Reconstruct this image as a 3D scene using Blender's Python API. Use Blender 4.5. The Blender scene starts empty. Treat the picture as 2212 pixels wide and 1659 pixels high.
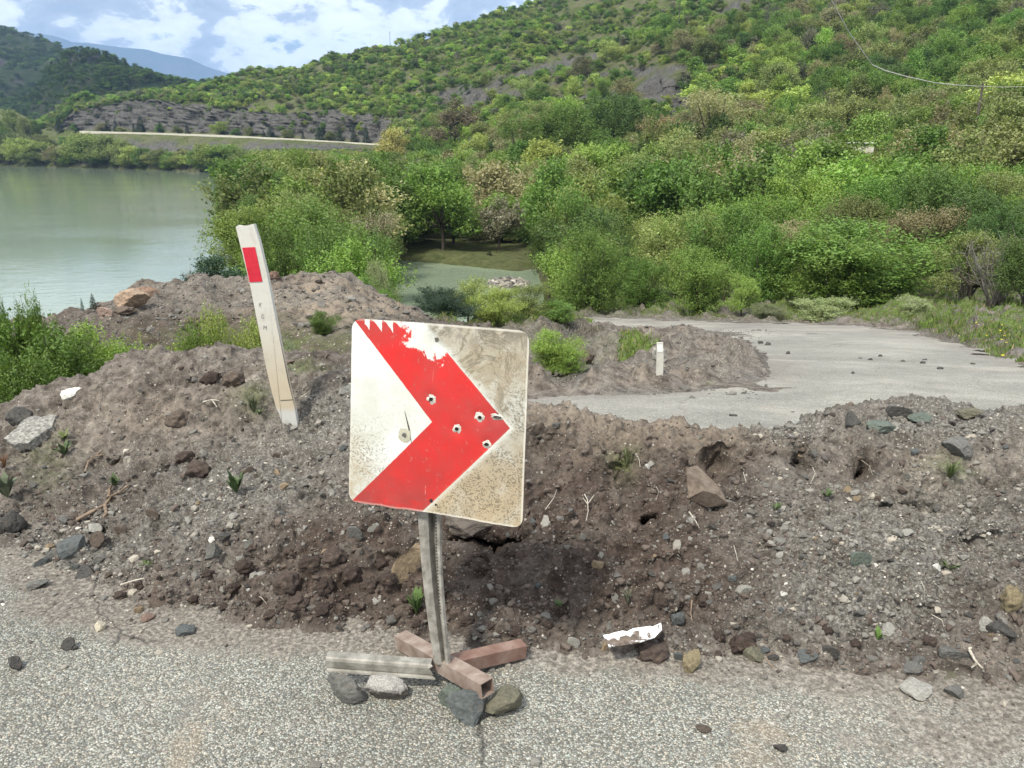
import bpy, math, random
import numpy as np
R = math.radians
SC = bpy.context.scene
rng = np.random.default_rng(7)
random.seed(7)

# ------------------------------------------------------------------ camera
FPX = 1671.0                      # focal length in units of a 2212 x 1659 picture
HC = 1.75                         # eye height
PITCH = R(17.1)
CP, SP = math.cos(PITCH), math.sin(PITCH)
cam_d = bpy.data.cameras.new('camera')
cam_d.sensor_width = 36.0
cam_d.lens = 36.0 * FPX / 2212.0
cam_d.clip_start = 0.05
cam_d.clip_end = 20000.0
cam = bpy.data.objects.new('camera', cam_d)
SC.collection.objects.link(cam)
cam.location = (0, 0, HC)
cam.rotation_euler = (math.pi / 2 - PITCH, 0, 0)
SC.camera = cam

# ------------------------------------------------------------------ exposure
SC.render.engine = 'CYCLES'
SC.view_settings.view_transform = 'Standard'
SC.view_settings.look = 'None'
SC.view_settings.gamma = 1.0
SC.view_settings.use_curve_mapping = False
SC.view_settings.exposure = 0.52
SC.cycles.max_bounces = 6
SC.cycles.transparent_max_bounces = 6
SC.cycles.volume_bounces = 0
SC.cycles.use_denoising = True

# ------------------------------------------------------------------ sky + sun
SUN_EL, SUN_AZ = R(56), R(215)     # azimuth clockwise from +Y : behind the camera, to the left
w = bpy.data.worlds.new('World')
SC.world = w
w.use_nodes = True
nt = w.node_tree
nt.nodes.clear()
def wn(t, **k):
    n = nt.nodes.new(t)
    for a, b in k.items():
        setattr(n, a, b)
    return n
def wl(a, b):
    nt.links.new(a, b)
sky = wn('ShaderNodeTexSky', sky_type='NISHITA', sun_disc=False)
sky.sun_elevation = SUN_EL
sky.sun_rotation = SUN_AZ
sky.air_density = 1.0
sky.dust_density = 1.2
tc = wn('ShaderNodeTexCoord')
sep = wn('ShaderNodeSeparateXYZ')
wl(tc.outputs['Generated'], sep.inputs[0])
def wm(op, a, b=None, c=None, clamp=False):
    n = wn('ShaderNodeMath', operation=op, use_clamp=clamp)
    for i, v in enumerate((a, b, c)):
        if v is None:
            continue
        if isinstance(v, (int, float)):
            n.inputs[i].default_value = v
        else:
            wl(v, n.inputs[i])
    return n.outputs[0]
zz = wm('ADD', wm('MAXIMUM', sep.outputs[2], 0.0), 0.42)
cx = wm('DIVIDE', sep.outputs[0], zz)
cy = wm('DIVIDE', sep.outputs[1], zz)
cmb = wn('ShaderNodeCombineXYZ')
wl(cx, cmb.inputs[0]); wl(cy, cmb.inputs[1])
cmb.inputs[2].default_value = 3.7
def wnoise(scale, detail, rough, dist=0.0, vec=None):
    n = wn('ShaderNodeTexNoise')
    n.inputs['Scale'].default_value = scale
    n.inputs['Detail'].default_value = detail
    n.inputs['Roughness'].default_value = rough
    n.inputs['Distortion'].default_value = dist
    wl(vec or cmb.outputs[0], n.inputs['Vector'])
    return n.outputs['Fac']
n1 = wnoise(4.6, 9, 0.56, 0.5)
n2 = wnoise(15.0, 8, 0.60, 0.3)
mix = wm('ADD', wm('MULTIPLY', n1, 0.68), wm('MULTIPLY', n2, 0.32))
cover = wn('ShaderNodeMapRange', interpolation_type='SMOOTHSTEP')
wl(mix, cover.inputs[0])
cover.inputs[1].default_value = 0.33
cover.inputs[2].default_value = 0.39
ramp = wn('ShaderNodeValToRGB')
wl(mix, ramp.inputs[0])
e = ramp.color_ramp.elements
e[0].position = 0.42; e[0].color = (14.0, 14.2, 14.4, 1)
e[1].position = 0.60; e[1].color = (4.0, 4.4, 4.9, 1)
m1 = e.new(0.492); m1.color = (11.5, 11.6, 11.5, 1)
m2 = e.new(0.522); m2.color = (5.7, 6.1, 6.6, 1)
mx = wn('ShaderNodeMix', data_type='RGBA')
wl(cover.outputs[0], mx.inputs[0])
wl(sky.outputs[0], mx.inputs[6])
wl(ramp.outputs[0], mx.inputs[7])
bg = wn('ShaderNodeBackground')
bg.inputs[1].default_value = 0.10
out = wn('ShaderNodeOutputWorld')
wl(mx.outputs[2], bg.inputs[0])
wl(bg.outputs[0], out.inputs[0])

sun_d = bpy.data.lights.new('sun', 'SUN')
sun_d.energy = 3.4
sun_d.angle = R(8)
sun_d.color = (1.0, 0.93, 0.80)
sun = bpy.data.objects.new('sun', sun_d)
SC.collection.objects.link(sun)
sun.rotation_euler = (math.pi / 2 - SUN_EL, 0, math.pi - SUN_AZ)

# ------------------------------------------------------------------ picture <-> place
def zof(Y, y):
    """height of the point at forward distance Y seen at picture row y"""
    a = np.arctan((829.5 - np.asarray(y, float)) / FPX)
    return HC - np.asarray(Y, float) * np.tan(PITCH - a)
def project(P):
    P = np.asarray(P, float)
    d = P[..., 1] * CP - (P[..., 2] - HC) * SP
    v = P[..., 1] * SP + (P[..., 2] - HC) * CP
    return 1106 + FPX * P[..., 0] / d, 829.5 - FPX * v / d, d
def atY(px, y, Y):
    z = float(zof(Y, y))
    d = Y * CP - (z - HC) * SP
    return np.array([(px - 1106) / FPX * d, Y, z])
def atZ(px, y, z):
    a = math.atan((829.5 - y) / FPX)
    Y = (HC - z) / math.tan(PITCH - a)
    return atY(px, y, Y)
def colX(px, Y, z):
    return (px - 1106) / FPX * (Y * CP - (z - HC) * SP)

# ------------------------------------------------------------------ noise (numpy)
def _hash(ix, iy, iz, k=0):
    h = (ix.astype(np.int64) * 374761393 + iy.astype(np.int64) * 668265263 + iz.astype(np.int64) * 2147483647 + k * 974634777)
    h = (h ^ (h >> 13)) * 1274126177
    h = h & 0x7fffffff
    h = (h ^ (h >> 16)) * 668265263
    return (h & 0xffffff).astype(np.float64) / float(0xffffff)
def vnoise(x, y, z, k=0):
    ix, iy, iz = np.floor(x), np.floor(y), np.floor(z)
    fx, fy, fz = x - ix, y - iy, z - iz
    ux, uy, uz = (f * f * f * (f * (f * 6 - 15) + 10) for f in (fx, fy, fz))
    r = 0
    for dx in (0, 1):
        wx = ux if dx else 1 - ux
        for dy in (0, 1):
            wy = uy if dy else 1 - uy
            for dz in (0, 1):
                wz = uz if dz else 1 - uz
                # gradient noise
                g1 = _hash(ix + dx, iy + dy, iz + dz, k) * 2 - 1
                g2 = _hash(ix + dx, iy + dy, iz + dz, k + 11) * 2 - 1
                g3 = _hash(ix + dx, iy + dy, iz + dz, k + 23) * 2 - 1
                r = r + wx * wy * wz * (g1 * (fx - dx) + g2 * (fy - dy) + g3 * (fz - dz))
    return r * 1.6
def fbm(P, scale, octs=4, gain=0.5, lac=2.03, k=0):
    r = 0; a = 1.0; s = scale
    for o in range(octs):
        r = r + a * vnoise(P[..., 0] * s + 17.3 * o, P[..., 1] * s + 5.1 * o, P[..., 2] * s, k + o)
        a *= gain; s *= lac
    return r
def worley(P, scale, k=0):
    x, y, z = (P[..., i] * scale for i in range(3))
    ix, iy, iz = np.floor(x), np.floor(y), np.floor(z)
    d1 = np.full(x.shape, 9.0); d2 = np.full(x.shape, 9.0); rid = np.zeros(x.shape)
    for dx in (-1, 0, 1):
        for dy in (-1, 0, 1):
            for dz in (-1, 0, 1):
                cx_, cy_, cz_ = ix + dx, iy + dy, iz + dz
                a = _hash(cx_, cy_, cz_, k); b = _hash(cx_, cy_, cz_, k + 5); c = _hash(cx_, cy_, cz_, k + 9)
                d = (cx_ + a - x) ** 2 + (cy_ + b - y) ** 2 + (cz_ + c - z) ** 2
                near = d < d1
                d2 = np.where(near, d1, np.minimum(d2, d))
                rid = np.where(near, a, rid)
                d1 = np.where(near, d, d1)
    return np.sqrt(d1), np.sqrt(d2), rid
def sstep(a, b, x):
    t = np.clip((x - a) / (b - a), 0, 1)
    return t * t * (3 - 2 * t)

# ------------------------------------------------------------------ mesh + object helpers
def mesh_np(name, V, F, mat=None, smooth=True, attrs=None):
    V = np.asarray(V, np.float32); F = np.asarray(F, np.int32)
    k = F.shape[1]
    me = bpy.data.meshes.new(name)
    me.vertices.add(len(V)); me.vertices.foreach_set('co', V.ravel())
    me.loops.add(F.size); me.loops.foreach_set('vertex_index', F.ravel())
    me.polygons.add(len(F))
    me.polygons.foreach_set('loop_start', np.arange(0, F.size, k, dtype=np.int32))
    me.polygons.foreach_set('loop_total', np.full(len(F), k, np.int32))
    me.polygons.foreach_set('use_smooth', np.full(len(F), bool(smooth)))
    me.update(calc_edges=True)
    for an, av in (attrs or {}).items():
        av = np.asarray(av, np.float32)
        if av.ndim == 1:
            a = me.attributes.new(an, 'FLOAT', 'POINT'); a.data.foreach_set('value', av)
        elif av.shape[1] == 3:
            a = me.attributes.new(an, 'FLOAT_VECTOR', 'POINT'); a.data.foreach_set('vector', av.ravel())
        else:
            a = me.attributes.new(an, 'FLOAT_COLOR', 'POINT'); a.data.foreach_set('color', av.ravel())
    if mat:
        me.materials.append(mat)
    return me
def link(name, data, parent=None, label=None, cat=None, group=None, kind=None, loc=None):
    o = bpy.data.objects.new(name, data)
    SC.collection.objects.link(o)
    if parent is not None:
        o.parent = parent
    if loc is not None:
        o.location = loc
    for k_, v_ in (('label', label), ('category', cat), ('group', group), ('kind', kind)):
        if v_:
            o[k_] = v_
    return o
def grid_faces(nr, nc):
    i = np.arange(nr * nc).reshape(nr, nc)
    return np.stack([i[:-1, :-1], i[:-1, 1:], i[1:, 1:], i[1:, :-1]], -1).reshape(-1, 4)
def box_np(p0, p1, wd, ht, up=(0, 0, 1)):
    """bar from p0 to p1, returns V,F (quads)"""
    p0, p1 = np.array(p0, float), np.array(p1, float)
    a = (p1 - p0) / np.linalg.norm(p1 - p0)
    s = np.cross(a, up); s /= np.linalg.norm(s)
    u = np.cross(s, a)
    V = [q + s * sx * wd / 2 + u * sz * ht / 2 for q in (p0, p1) for sx, sz in ((-1, -1), (1, -1), (1, 1), (-1, 1))]
    F = [(0, 1, 2, 3), (7, 6, 5, 4), (0, 4, 5, 1), (1, 5, 6, 2), (2, 6, 7, 3), (3, 7, 4, 0)]
    return np.array(V), np.array(F)
class MB:
    def __init__(s): s.V = []; s.F = []; s.n = 0
    def add(s, V, F):
        s.V.append(np.asarray(V, float)); s.F.append(np.asarray(F) + s.n); s.n += len(V)
    def mesh(s, name, mat, smooth=False, attrs=None):
        return mesh_np(name, np.concatenate(s.V), np.concatenate(s.F), mat, smooth, attrs)
def tube_np(pts, rads, n=6):
    pts = np.asarray(pts, float); m = len(pts)
    V = []
    for i in range(m):
        t = pts[min(i + 1, m - 1)] - pts[max(i - 1, 0)]
        t /= (np.linalg.norm(t) + 1e-9)
        ref = np.array([0, 0, 1.0]) if abs(t[2]) < 0.9 else np.array([1.0, 0, 0])
        a = np.cross(t, ref); a /= np.linalg.norm(a); b = np.cross(t, a)
        for j in range(n):
            th = 2 * math.pi * j / n
            V.append(pts[i] + rads[i] * (a * math.cos(th) + b * math.sin(th)))
    F = []
    for i in range(m - 1):
        for j in range(n):
            F.append((i * n + j, i * n + (j + 1) % n, (i + 1) * n + (j + 1) % n, (i + 1) * n + j))
    return np.array(V), np.array(F)

# ------------------------------------------------------------------ material helpers
class Mt:
    def __init__(s, name):
        s.m = bpy.data.materials.new(name); s.m.use_nodes = True
        s.t = s.m.node_tree; s.t.nodes.clear()
        s.out = s.t.nodes.new('ShaderNodeOutputMaterial')
        s.tc = None
    def n(s, t, **k):
        x = s.t.nodes.new(t)
        for a, b in k.items(): setattr(x, a, b)
        return x
    def l(s, a, b): s.t.links.new(a, b)
    def put(s, sock, v):
        if v is None: return
        if isinstance(v, bpy.types.NodeSocket): s.l(v, sock)
        elif isinstance(v, (tuple, list)) and len(v) == 3 and sock.type == 'RGBA': sock.default_value = (*v, 1)
        else: sock.default_value = v
    def math(s, op, a, b=None, clamp=False):
        x = s.n('ShaderNodeMath', operation=op, use_clamp=clamp)
        s.put(x.inputs[0], a)
        if b is not None: s.put(x.inputs[1], b)
        return x.outputs[0]
    def pos(s, kind='Object'):
        if not s.tc: s.tc = s.n('ShaderNodeTexCoord')
        return s.tc.outputs[kind]
    def noise(s, scale, detail=4, rough=0.55, vec=None, dist=0.0, col=False):
        x = s.n('ShaderNodeTexNoise')
        x.inputs['Scale'].default_value = scale; x.inputs['Detail'].default_value = detail
        x.inputs['Roughness'].default_value = rough; x.inputs['Distortion'].default_value = dist
        s.l(vec or s.pos(), x.inputs['Vector'])
        return x.outputs['Color' if col else 'Fac']
    def voro(s, scale, feature='F1', vec=None, rnd=1.0):
        x = s.n('ShaderNodeTexVoronoi', feature=feature)
        x.inputs['Scale'].default_value = scale
        x.inputs['Randomness'].default_value = rnd
        s.l(vec or s.pos(), x.inputs['Vector'])
        return x
    def mr(s, v, a, b, c=0.0, d=1.0, smooth=True):
        x = s.n('ShaderNodeMapRange', interpolation_type='SMOOTHSTEP' if smooth else 'LINEAR')
        s.put(x.inputs[0], v)
        for i, q in enumerate((a, b, c, d)): x.inputs[i + 1].default_value = q
        return x.outputs[0]
    def mix(s, f, a, b, mode='MIX'):
        x = s.n('ShaderNodeMix', data_type='RGBA', blend_type=mode)
        s.put(x.inputs[0], f); s.put(x.inputs[6], a); s.put(x.inputs[7], b)
        return x.outputs[2]
    def ramp(s, v, stops, const=False):
        x = s.n('ShaderNodeValToRGB')
        s.put(x.inputs[0], v)
        cr = x.color_ramp
        if const: cr.interpolation = 'CONSTANT'
        while len(cr.elements) < len(stops): cr.elements.new(0.5)
        for el, (p, c) in zip(cr.elements, stops):
            el.position = p; el.color = (*c, 1)
        return x.outputs[0]
    def attr(s, name, kind='GEOMETRY', out='Fac'):
        x = s.n('ShaderNodeAttribute', attribute_name=name, attribute_type=kind)
        return x.outputs[out]
    def bump(s, h, dist, strength=1.0, normal=None):
        x = s.n('ShaderNodeBump')
        s.put(x.inputs['Height'], h)
        x.inputs['Distance'].default_value = dist; x.inputs['Strength'].default_value = strength
        if normal: s.l(normal, x.inputs['Normal'])
        return x.outputs[0]
    def bsdf(s, col, rough=0.9, spec=0.3, metal=0.0, normal=None):
        x = s.n('ShaderNodeBsdfPrincipled')
        s.put(x.inputs['Base Color'], col); s.put(x.inputs['Roughness'], rough)
        s.put(x.inputs['Specular IOR Level'], spec); s.put(x.inputs['Metallic'], metal)
        if normal: s.l(normal, x.inputs['Normal'])
        s.l(x.outputs[0], s.out.inputs[0])
        return x

# ================================================================== MATERIALS
def soil_material(name, scale=1.0, fine=True):
    M = Mt(name)
    moist, grav, dry, grass = (M.attr(a) for a in ('moist', 'grav', 'dry', 'grass'))
    big = M.noise(2.3 * scale, 5, 0.6)
    med = M.noise(14 * scale, 6, 0.65)
    fin = M.noise(70 * scale, 4, 0.7)
    mixn = M.math('ADD', M.math('MULTIPLY', big, 0.35), M.math('MULTIPLY', med, 0.65))
    base = M.ramp(mixn, [(0.36, (0.050, 0.042, 0.037)), (0.46, (0.096, 0.083, 0.073)), (0.56, (0.170, 0.151, 0.134)), (0.66, (0.275, 0.248, 0.218))])
    base = M.mix(M.math('MULTIPLY', dry, M.mr(med, 0.3, 0.6), clamp=True), base, (0.245, 0.205, 0.163))
    greyc = M.ramp(fin, [(0.34, (0.065, 0.064, 0.060)), (0.5, (0.140, 0.138, 0.128)), (0.68, (0.27, 0.265, 0.245))])
    base = M.mix(M.math('MULTIPLY', grav, M.mr(med, 0.25, 0.55), clamp=True), base, greyc)
    wet = M.ramp(med, [(0.35, (0.036, 0.027, 0.023)), (0.52, (0.070, 0.053, 0.045)), (0.70, (0.120, 0.096, 0.082))])
    base = M.mix(M.math('MULTIPLY', moist, M.mr(M.noise(7 * scale, 4, 0.6), 0.28, 0.52), clamp=True), base, wet)
    gcol = M.ramp(M.noise(30 * scale, 4, 0.6), [(0.35, (0.045, 0.075, 0.018)), (0.6, (0.12, 0.17, 0.04))])
    base = M.mix(M.math('MULTIPLY', grass, M.mr(M.noise(9 * scale, 4, 0.6), 0.3, 0.55), clamp=True), base, gcol)
    v = M.mr(fin, 0.25, 0.75, 0.72, 1.28, False)
    vv = M.n('ShaderNodeVectorMath', operation='SCALE'); M.l(base, vv.inputs[0]); M.l(v, vv.inputs['Scale'])
    base = vv.outputs[0]
    h = M.math('ADD', M.math('MULTIPLY', med, 0.6), M.math('MULTIPLY', fin, 0.4))
    if fine:
        for sc, thr, k in ((52 * scale, 0.93, 0.42), (95 * scale, 0.90, 0.40), (170 * scale, 0.88, 0.36)):
            vo = M.voro(sc)
            sp = M.n('ShaderNodeSeparateColor'); M.l(vo.outputs['Color'], sp.inputs[0])
            lim = M.math('SUBTRACT', thr, M.math('MULTIPLY', grav, 0.16))
            m = M.math('MULTIPLY', M.math('GREATER_THAN', sp.outputs[0], lim), M.mr(vo.outputs['Distance'], k, k - 0.12))
            pc = M.ramp(sp.outputs[1], [(0.0, (0.11, 0.115, 0.11)), (0.4, (0.22, 0.20, 0.175)), (0.75, (0.29, 0.265, 0.225)), (0.97, (0.42, 0.40, 0.36))])
            base = M.mix(m, base, pc)
            h = M.math('ADD', h, M.math('MULTIPLY', m, 0.5))
    nrm = M.bump(h, 0.02 / scale, 0.9)
    M.bsdf(base, 0.96, 0.15, normal=nrm)
    return M.m

def asphalt_material(name, k=1.0, pale=0.0):
    """worn chip-sealed road: pale stone chips in a grey binder"""
    M = Mt(name)
    vo = M.voro(158 * k); sp = M.n('ShaderNodeSeparateColor'); M.l(vo.outputs['Color'], sp.inputs[0])
    vo2 = M.voro(62 * k); sp2 = M.n('ShaderNodeSeparateColor'); M.l(vo2.outputs['Color'], sp2.inputs[0])
    patch = M.noise(1.1, 5, 0.62)
    patch2 = M.noise(5.0, 5, 0.6)
    c = M.ramp(sp.outputs[0], [(0.0, (0.105, 0.105, 0.098)), (0.30, (0.175, 0.175, 0.163)), (0.56, (0.285, 0.282, 0.262)), (0.80, (0.43, 0.425, 0.395)), (1.0, (0.58, 0.575, 0.54))])
    tint = M.ramp(sp.outputs[2], [(0.0, (0.90, 1.0, 0.96)), (0.5, (1, 1, 1)), (0.9, (1.05, 0.98, 0.86))])
    c = M.mix(0.22, c, (0.28, 0.275, 0.255))
    c = M.mix(1.0, c, tint, 'MULTIPLY')
    gap = M.mr(vo.outputs['Distance'], 0.42, 0.68)
    c = M.mix(M.math('MULTIPLY', gap, 0.55), c, (0.065, 0.064, 0.058))
    m2 = M.math('MULTIPLY', M.math('GREATER_THAN', sp2.outputs[0], 0.86), M.mr(vo2.outputs['Distance'], 0.36, 0.26))
    c = M.mix(m2, c, M.ramp(sp2.outputs[1], [(0.2, (0.17, 0.19, 0.18)), (0.7, (0.38, 0.38, 0.35)), (1, (0.6, 0.6, 0.56))]))
    # bare binder where the chips have gone
    bare = M.mr(M.math('ADD', M.math('MULTIPLY', patch, 0.55), M.math('MULTIPLY', patch2, 0.45)), 0.55, 0.64)
    c = M.mix(M.math('MULTIPLY', bare, 0.60), c, (0.175, 0.172, 0.160))
    # dust and soil washed over the edge
    dirt = M.attr('dirt')
    dn = M.math('ADD', dirt, M.math('MULTIPLY', M.math('SUBTRACT', patch2, 0.5), 1.6))
    dcol = M.ramp(M.noise(60 * k, 4, 0.7), [(0.36, (0.080, 0.070, 0.061)), (0.5, (0.155, 0.138, 0.120)), (0.62, (0.29, 0.265, 0.232))])
    c = M.mix(M.math('MULTIPLY', M.mr(dn, 0.15, 0.75), 0.90), c, dcol)
    # hairline cracks
    wob = M.noise(3.0, 4, 0.6, col=True)
    wv = M.n('ShaderNodeMix', data_type='VECTOR'); wv.inputs[0].default_value = 0.16
    M.l(M.pos(), wv.inputs[4]); M.l(wob, wv.inputs[5])
    ce = M.voro(1.15, 'DISTANCE_TO_EDGE', vec=wv.outputs[1])
    crk = M.math('MULTIPLY', M.mr(ce.outputs['Distance'], 0.0075, 0.002), M.mr(M.noise(0.8, 3, 0.5), 0.46, 0.56))
    c = M.mix(M.math('MULTIPLY', crk, 0.8), c, (0.045, 0.043, 0.040))
    big2 = M.mr(M.noise(0.55, 4, 0.6), 0.35, 0.65, 0.84, 1.12, False)
    bv = M.n('ShaderNodeVectorMath', operation='SCALE'); M.l(c, bv.inputs[0]); M.l(big2, bv.inputs['Scale']); c = bv.outputs[0]
    # a few tan dust patches
    tan = M.mr(M.noise(1.7, 4, 0.6, vec=M.pos('Object'), dist=0.6), 0.60, 0.72)
    c = M.mix(M.math('MULTIPLY', tan, 0.42), c, (0.30, 0.24, 0.175))
    if pale:
        c = M.mix(pale, c, M.ramp(M.noise(0.45, 7, 0.72, dist=0.5), [(0.36, (0.18, 0.176, 0.165)), (0.5, (0.29, 0.283, 0.262)), (0.64, (0.46, 0.44, 0.40))]))
    h = M.math('SUBTRACT', M.math('MULTIPLY', sp.outputs[1], 0.5), M.math('MULTIPLY', vo.outputs['Distance'], 1.2))
    h = M.math('MULTIPLY', h, M.mr(dn, 0.75, 0.1, 0.25, 1.0))
    nrm = M.bump(h, 0.006, 0.8)
    M.bsdf(c, 0.85, 0.25, normal=nrm)
    return M.m

def hill_material(name, soil=(0.20, 0.178, 0.130), green=(0.13, 0.165, 0.048), rocky=(0.168, 0.162, 0.150), s=1.0):
    M = Mt(name)
    rock = M.attr('rock')
    n = M.noise(0.07 * s, 6, 0.62); n2 = M.noise(0.5 * s, 6, 0.7)
    base = M.mix(M.mr(n2, 0.38, 0.62), soil, green)
    base = M.mix(M.mr(n, 0.44, 0.62), base, tuple(q * 0.85 for q in green))
    mpr = M.n('ShaderNodeMapping'); mpr.inputs['Scale'].default_value = (1.0, 1.0, 0.40); M.l(M.pos(), mpr.inputs[0])
    rc = M.ramp(M.noise(0.50 * s, 10, 0.80, dist=1.0, vec=mpr.outputs[0]), [(0.36, tuple(q * 0.30 for q in rocky)), (0.47, tuple(q * 0.8 for q in rocky)), (0.58, tuple(q * 1.15 for q in rocky)), (0.68, tuple(q * 1.9 for q in rocky))])
    base = M.mix(M.attr('lush'), base, M.ramp(M.noise(0.9 * s, 5, 0.6), [(0.35, (0.12, 0.15, 0.055)), (0.65, (0.25, 0.27, 0.12))]))
    base = M.mix(rock, base, rc)
    nrm = M.bump(M.noise(1.4 * s, 8, 0.75, dist=0.5), 1.6 / s, 1.0)
    M.bsdf(base, 0.97, 0.1, normal=nrm)
    return M.m

def leaf_material(name, inst=False, trans=0.24):
    M = Mt(name)
    if inst:
        col = M.attr('tint', 'INSTANCER', 'Color')
    else:
        col = M.n('ShaderNodeObjectInfo').outputs['Color']
    var = M.attr('var')             # differs from leaf to leaf
    hue = M.attr('hue')             # differs from clump to clump
    f = M.mr(var, 0, 1, 0.72, 1.28, False)
    vv = M.n('ShaderNodeVectorMath', operation='SCALE'); M.l(col, vv.inputs[0]); M.l(f, vv.inputs['Scale'])
    hs = M.n('ShaderNodeHueSaturation'); M.l(vv.outputs[0], hs.inputs['Color'])
    M.l(M.mr(hue, 0, 1, 0.487, 0.509, False), hs.inputs['Hue'])
    M.l(M.mr(hue, 0, 1, 0.82, 1.18, False), hs.inputs['Value'])
    x = M.n('ShaderNodeBsdfPrincipled'); M.l(hs.outputs[0], x.inputs['Base Color'])
    x.inputs['Roughness'].default_value = 0.55; x.inputs['Specular IOR Level'].default_value = 0.25
    t = M.n('ShaderNodeBsdfTranslucent')
    br = M.n('ShaderNodeVectorMath', operation='MULTIPLY'); M.l(hs.outputs[0], br.inputs[0]); br.inputs[1].default_value = (1.5, 1.6, 0.7)
    M.l(br.outputs[0], t.inputs['Color'])
    ms = M.n('ShaderNodeMixShader'); ms.inputs[0].default_value = trans
    M.l(x.outputs[0], ms.inputs[1]); M.l(t.outputs[0], ms.inputs[2]); M.l(ms.outputs[0], M.out.inputs[0])
    return M.m

def plain_noise(name, stops, scale, rough=0.9, bump=0.01, bscale=None, detail=6, spec=0.25, metal=0.0, dist=0.3):
    M = Mt(name)
    c = M.ramp(M.noise(scale, detail, 0.65, dist=dist), stops)
    nrm = M.bump(M.noise(bscale or scale * 3, 6, 0.7), bump, 0.8)
    M.bsdf(c, rough, spec, metal, nrm)
    return M.m

def rock_material():
    """every loose stone: its colour comes from the object"""
    M = Mt('weathered_stone')
    col = M.n('ShaderNodeObjectInfo').outputs['Color']
    n = M.noise(9, 6, 0.7); fine = M.noise(60, 5, 0.7)
    f = M.math('MULTIPLY', M.mr(n, 0.3, 0.7, 0.62, 1.35, False), M.mr(fine, 0.3, 0.7, 0.7, 1.3, False))
    vv = M.n('ShaderNodeVectorMath', operation='SCALE'); M.l(col, vv.inputs[0]); M.l(f, vv.inputs['Scale'])
    c = M.mix(M.mr(M.noise(4, 5, 0.65), 0.55, 0.72, 0, 0.55), vv.outputs[0], (0.17, 0.13, 0.095))
    nrm = M.bump(M.math('ADD', M.math('MULTIPLY', n, 0.7), M.math('MULTIPLY', fine, 0.3)), 0.012, 0.9)
    M.bsdf(c, 0.9, 0.25, normal=nrm)
    return M.m
def pebble_material():
    M = Mt('gravel_stone')
    a = M.attr('tone')
    c = M.ramp(a, [(0.0, (0.055, 0.045, 0.040)), (0.35, (0.12, 0.115, 0.105)), (0.6, (0.20, 0.195, 0.18)), (0.82, (0.34, 0.31, 0.26)), (1.0, (0.62, 0.60, 0.56))])
    M.bsdf(c, 0.9, 0.25, normal=M.bump(M.noise(90, 4, 0.7), 0.004, 0.7))
    return M.m
def water_material():
    M = Mt('reservoir_water')
    mp = M.n('ShaderNodeMapping'); mp.inputs['Scale'].default_value = (0.7, 1.0, 1.0); M.l(M.pos(), mp.inputs[0])
    r1 = M.noise(0.9, 4, 0.6, vec=mp.outputs[0]); r2 = M.noise(0.06, 3, 0.5, vec=mp.outputs[0])
    amp = M.mr(r2, 0.35, 0.65, 0.35, 1.0)
    nrm = M.bump(M.math('MULTIPLY', r1, amp), 0.042, 1.0)
    x = M.bsdf((0.20, 0.25, 0.18), 0.06, 0.5, normal=nrm)
    x.inputs['IOR'].default_value = 1.33
    return M.m

# ================================================================== TERRAIN
road_plane = lambda Y: 0.534 - 0.178 * Y
class Z(float):
    pass
def node(Y, v):
    """v is a picture row, or Z(height)"""
    return (Y, float(v) if isinstance(v, Z) else float(zof(Y, v)))
def RD(Y): return (Y, Z(road_plane(Y)))
W_ = Z(-12.6)
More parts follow.
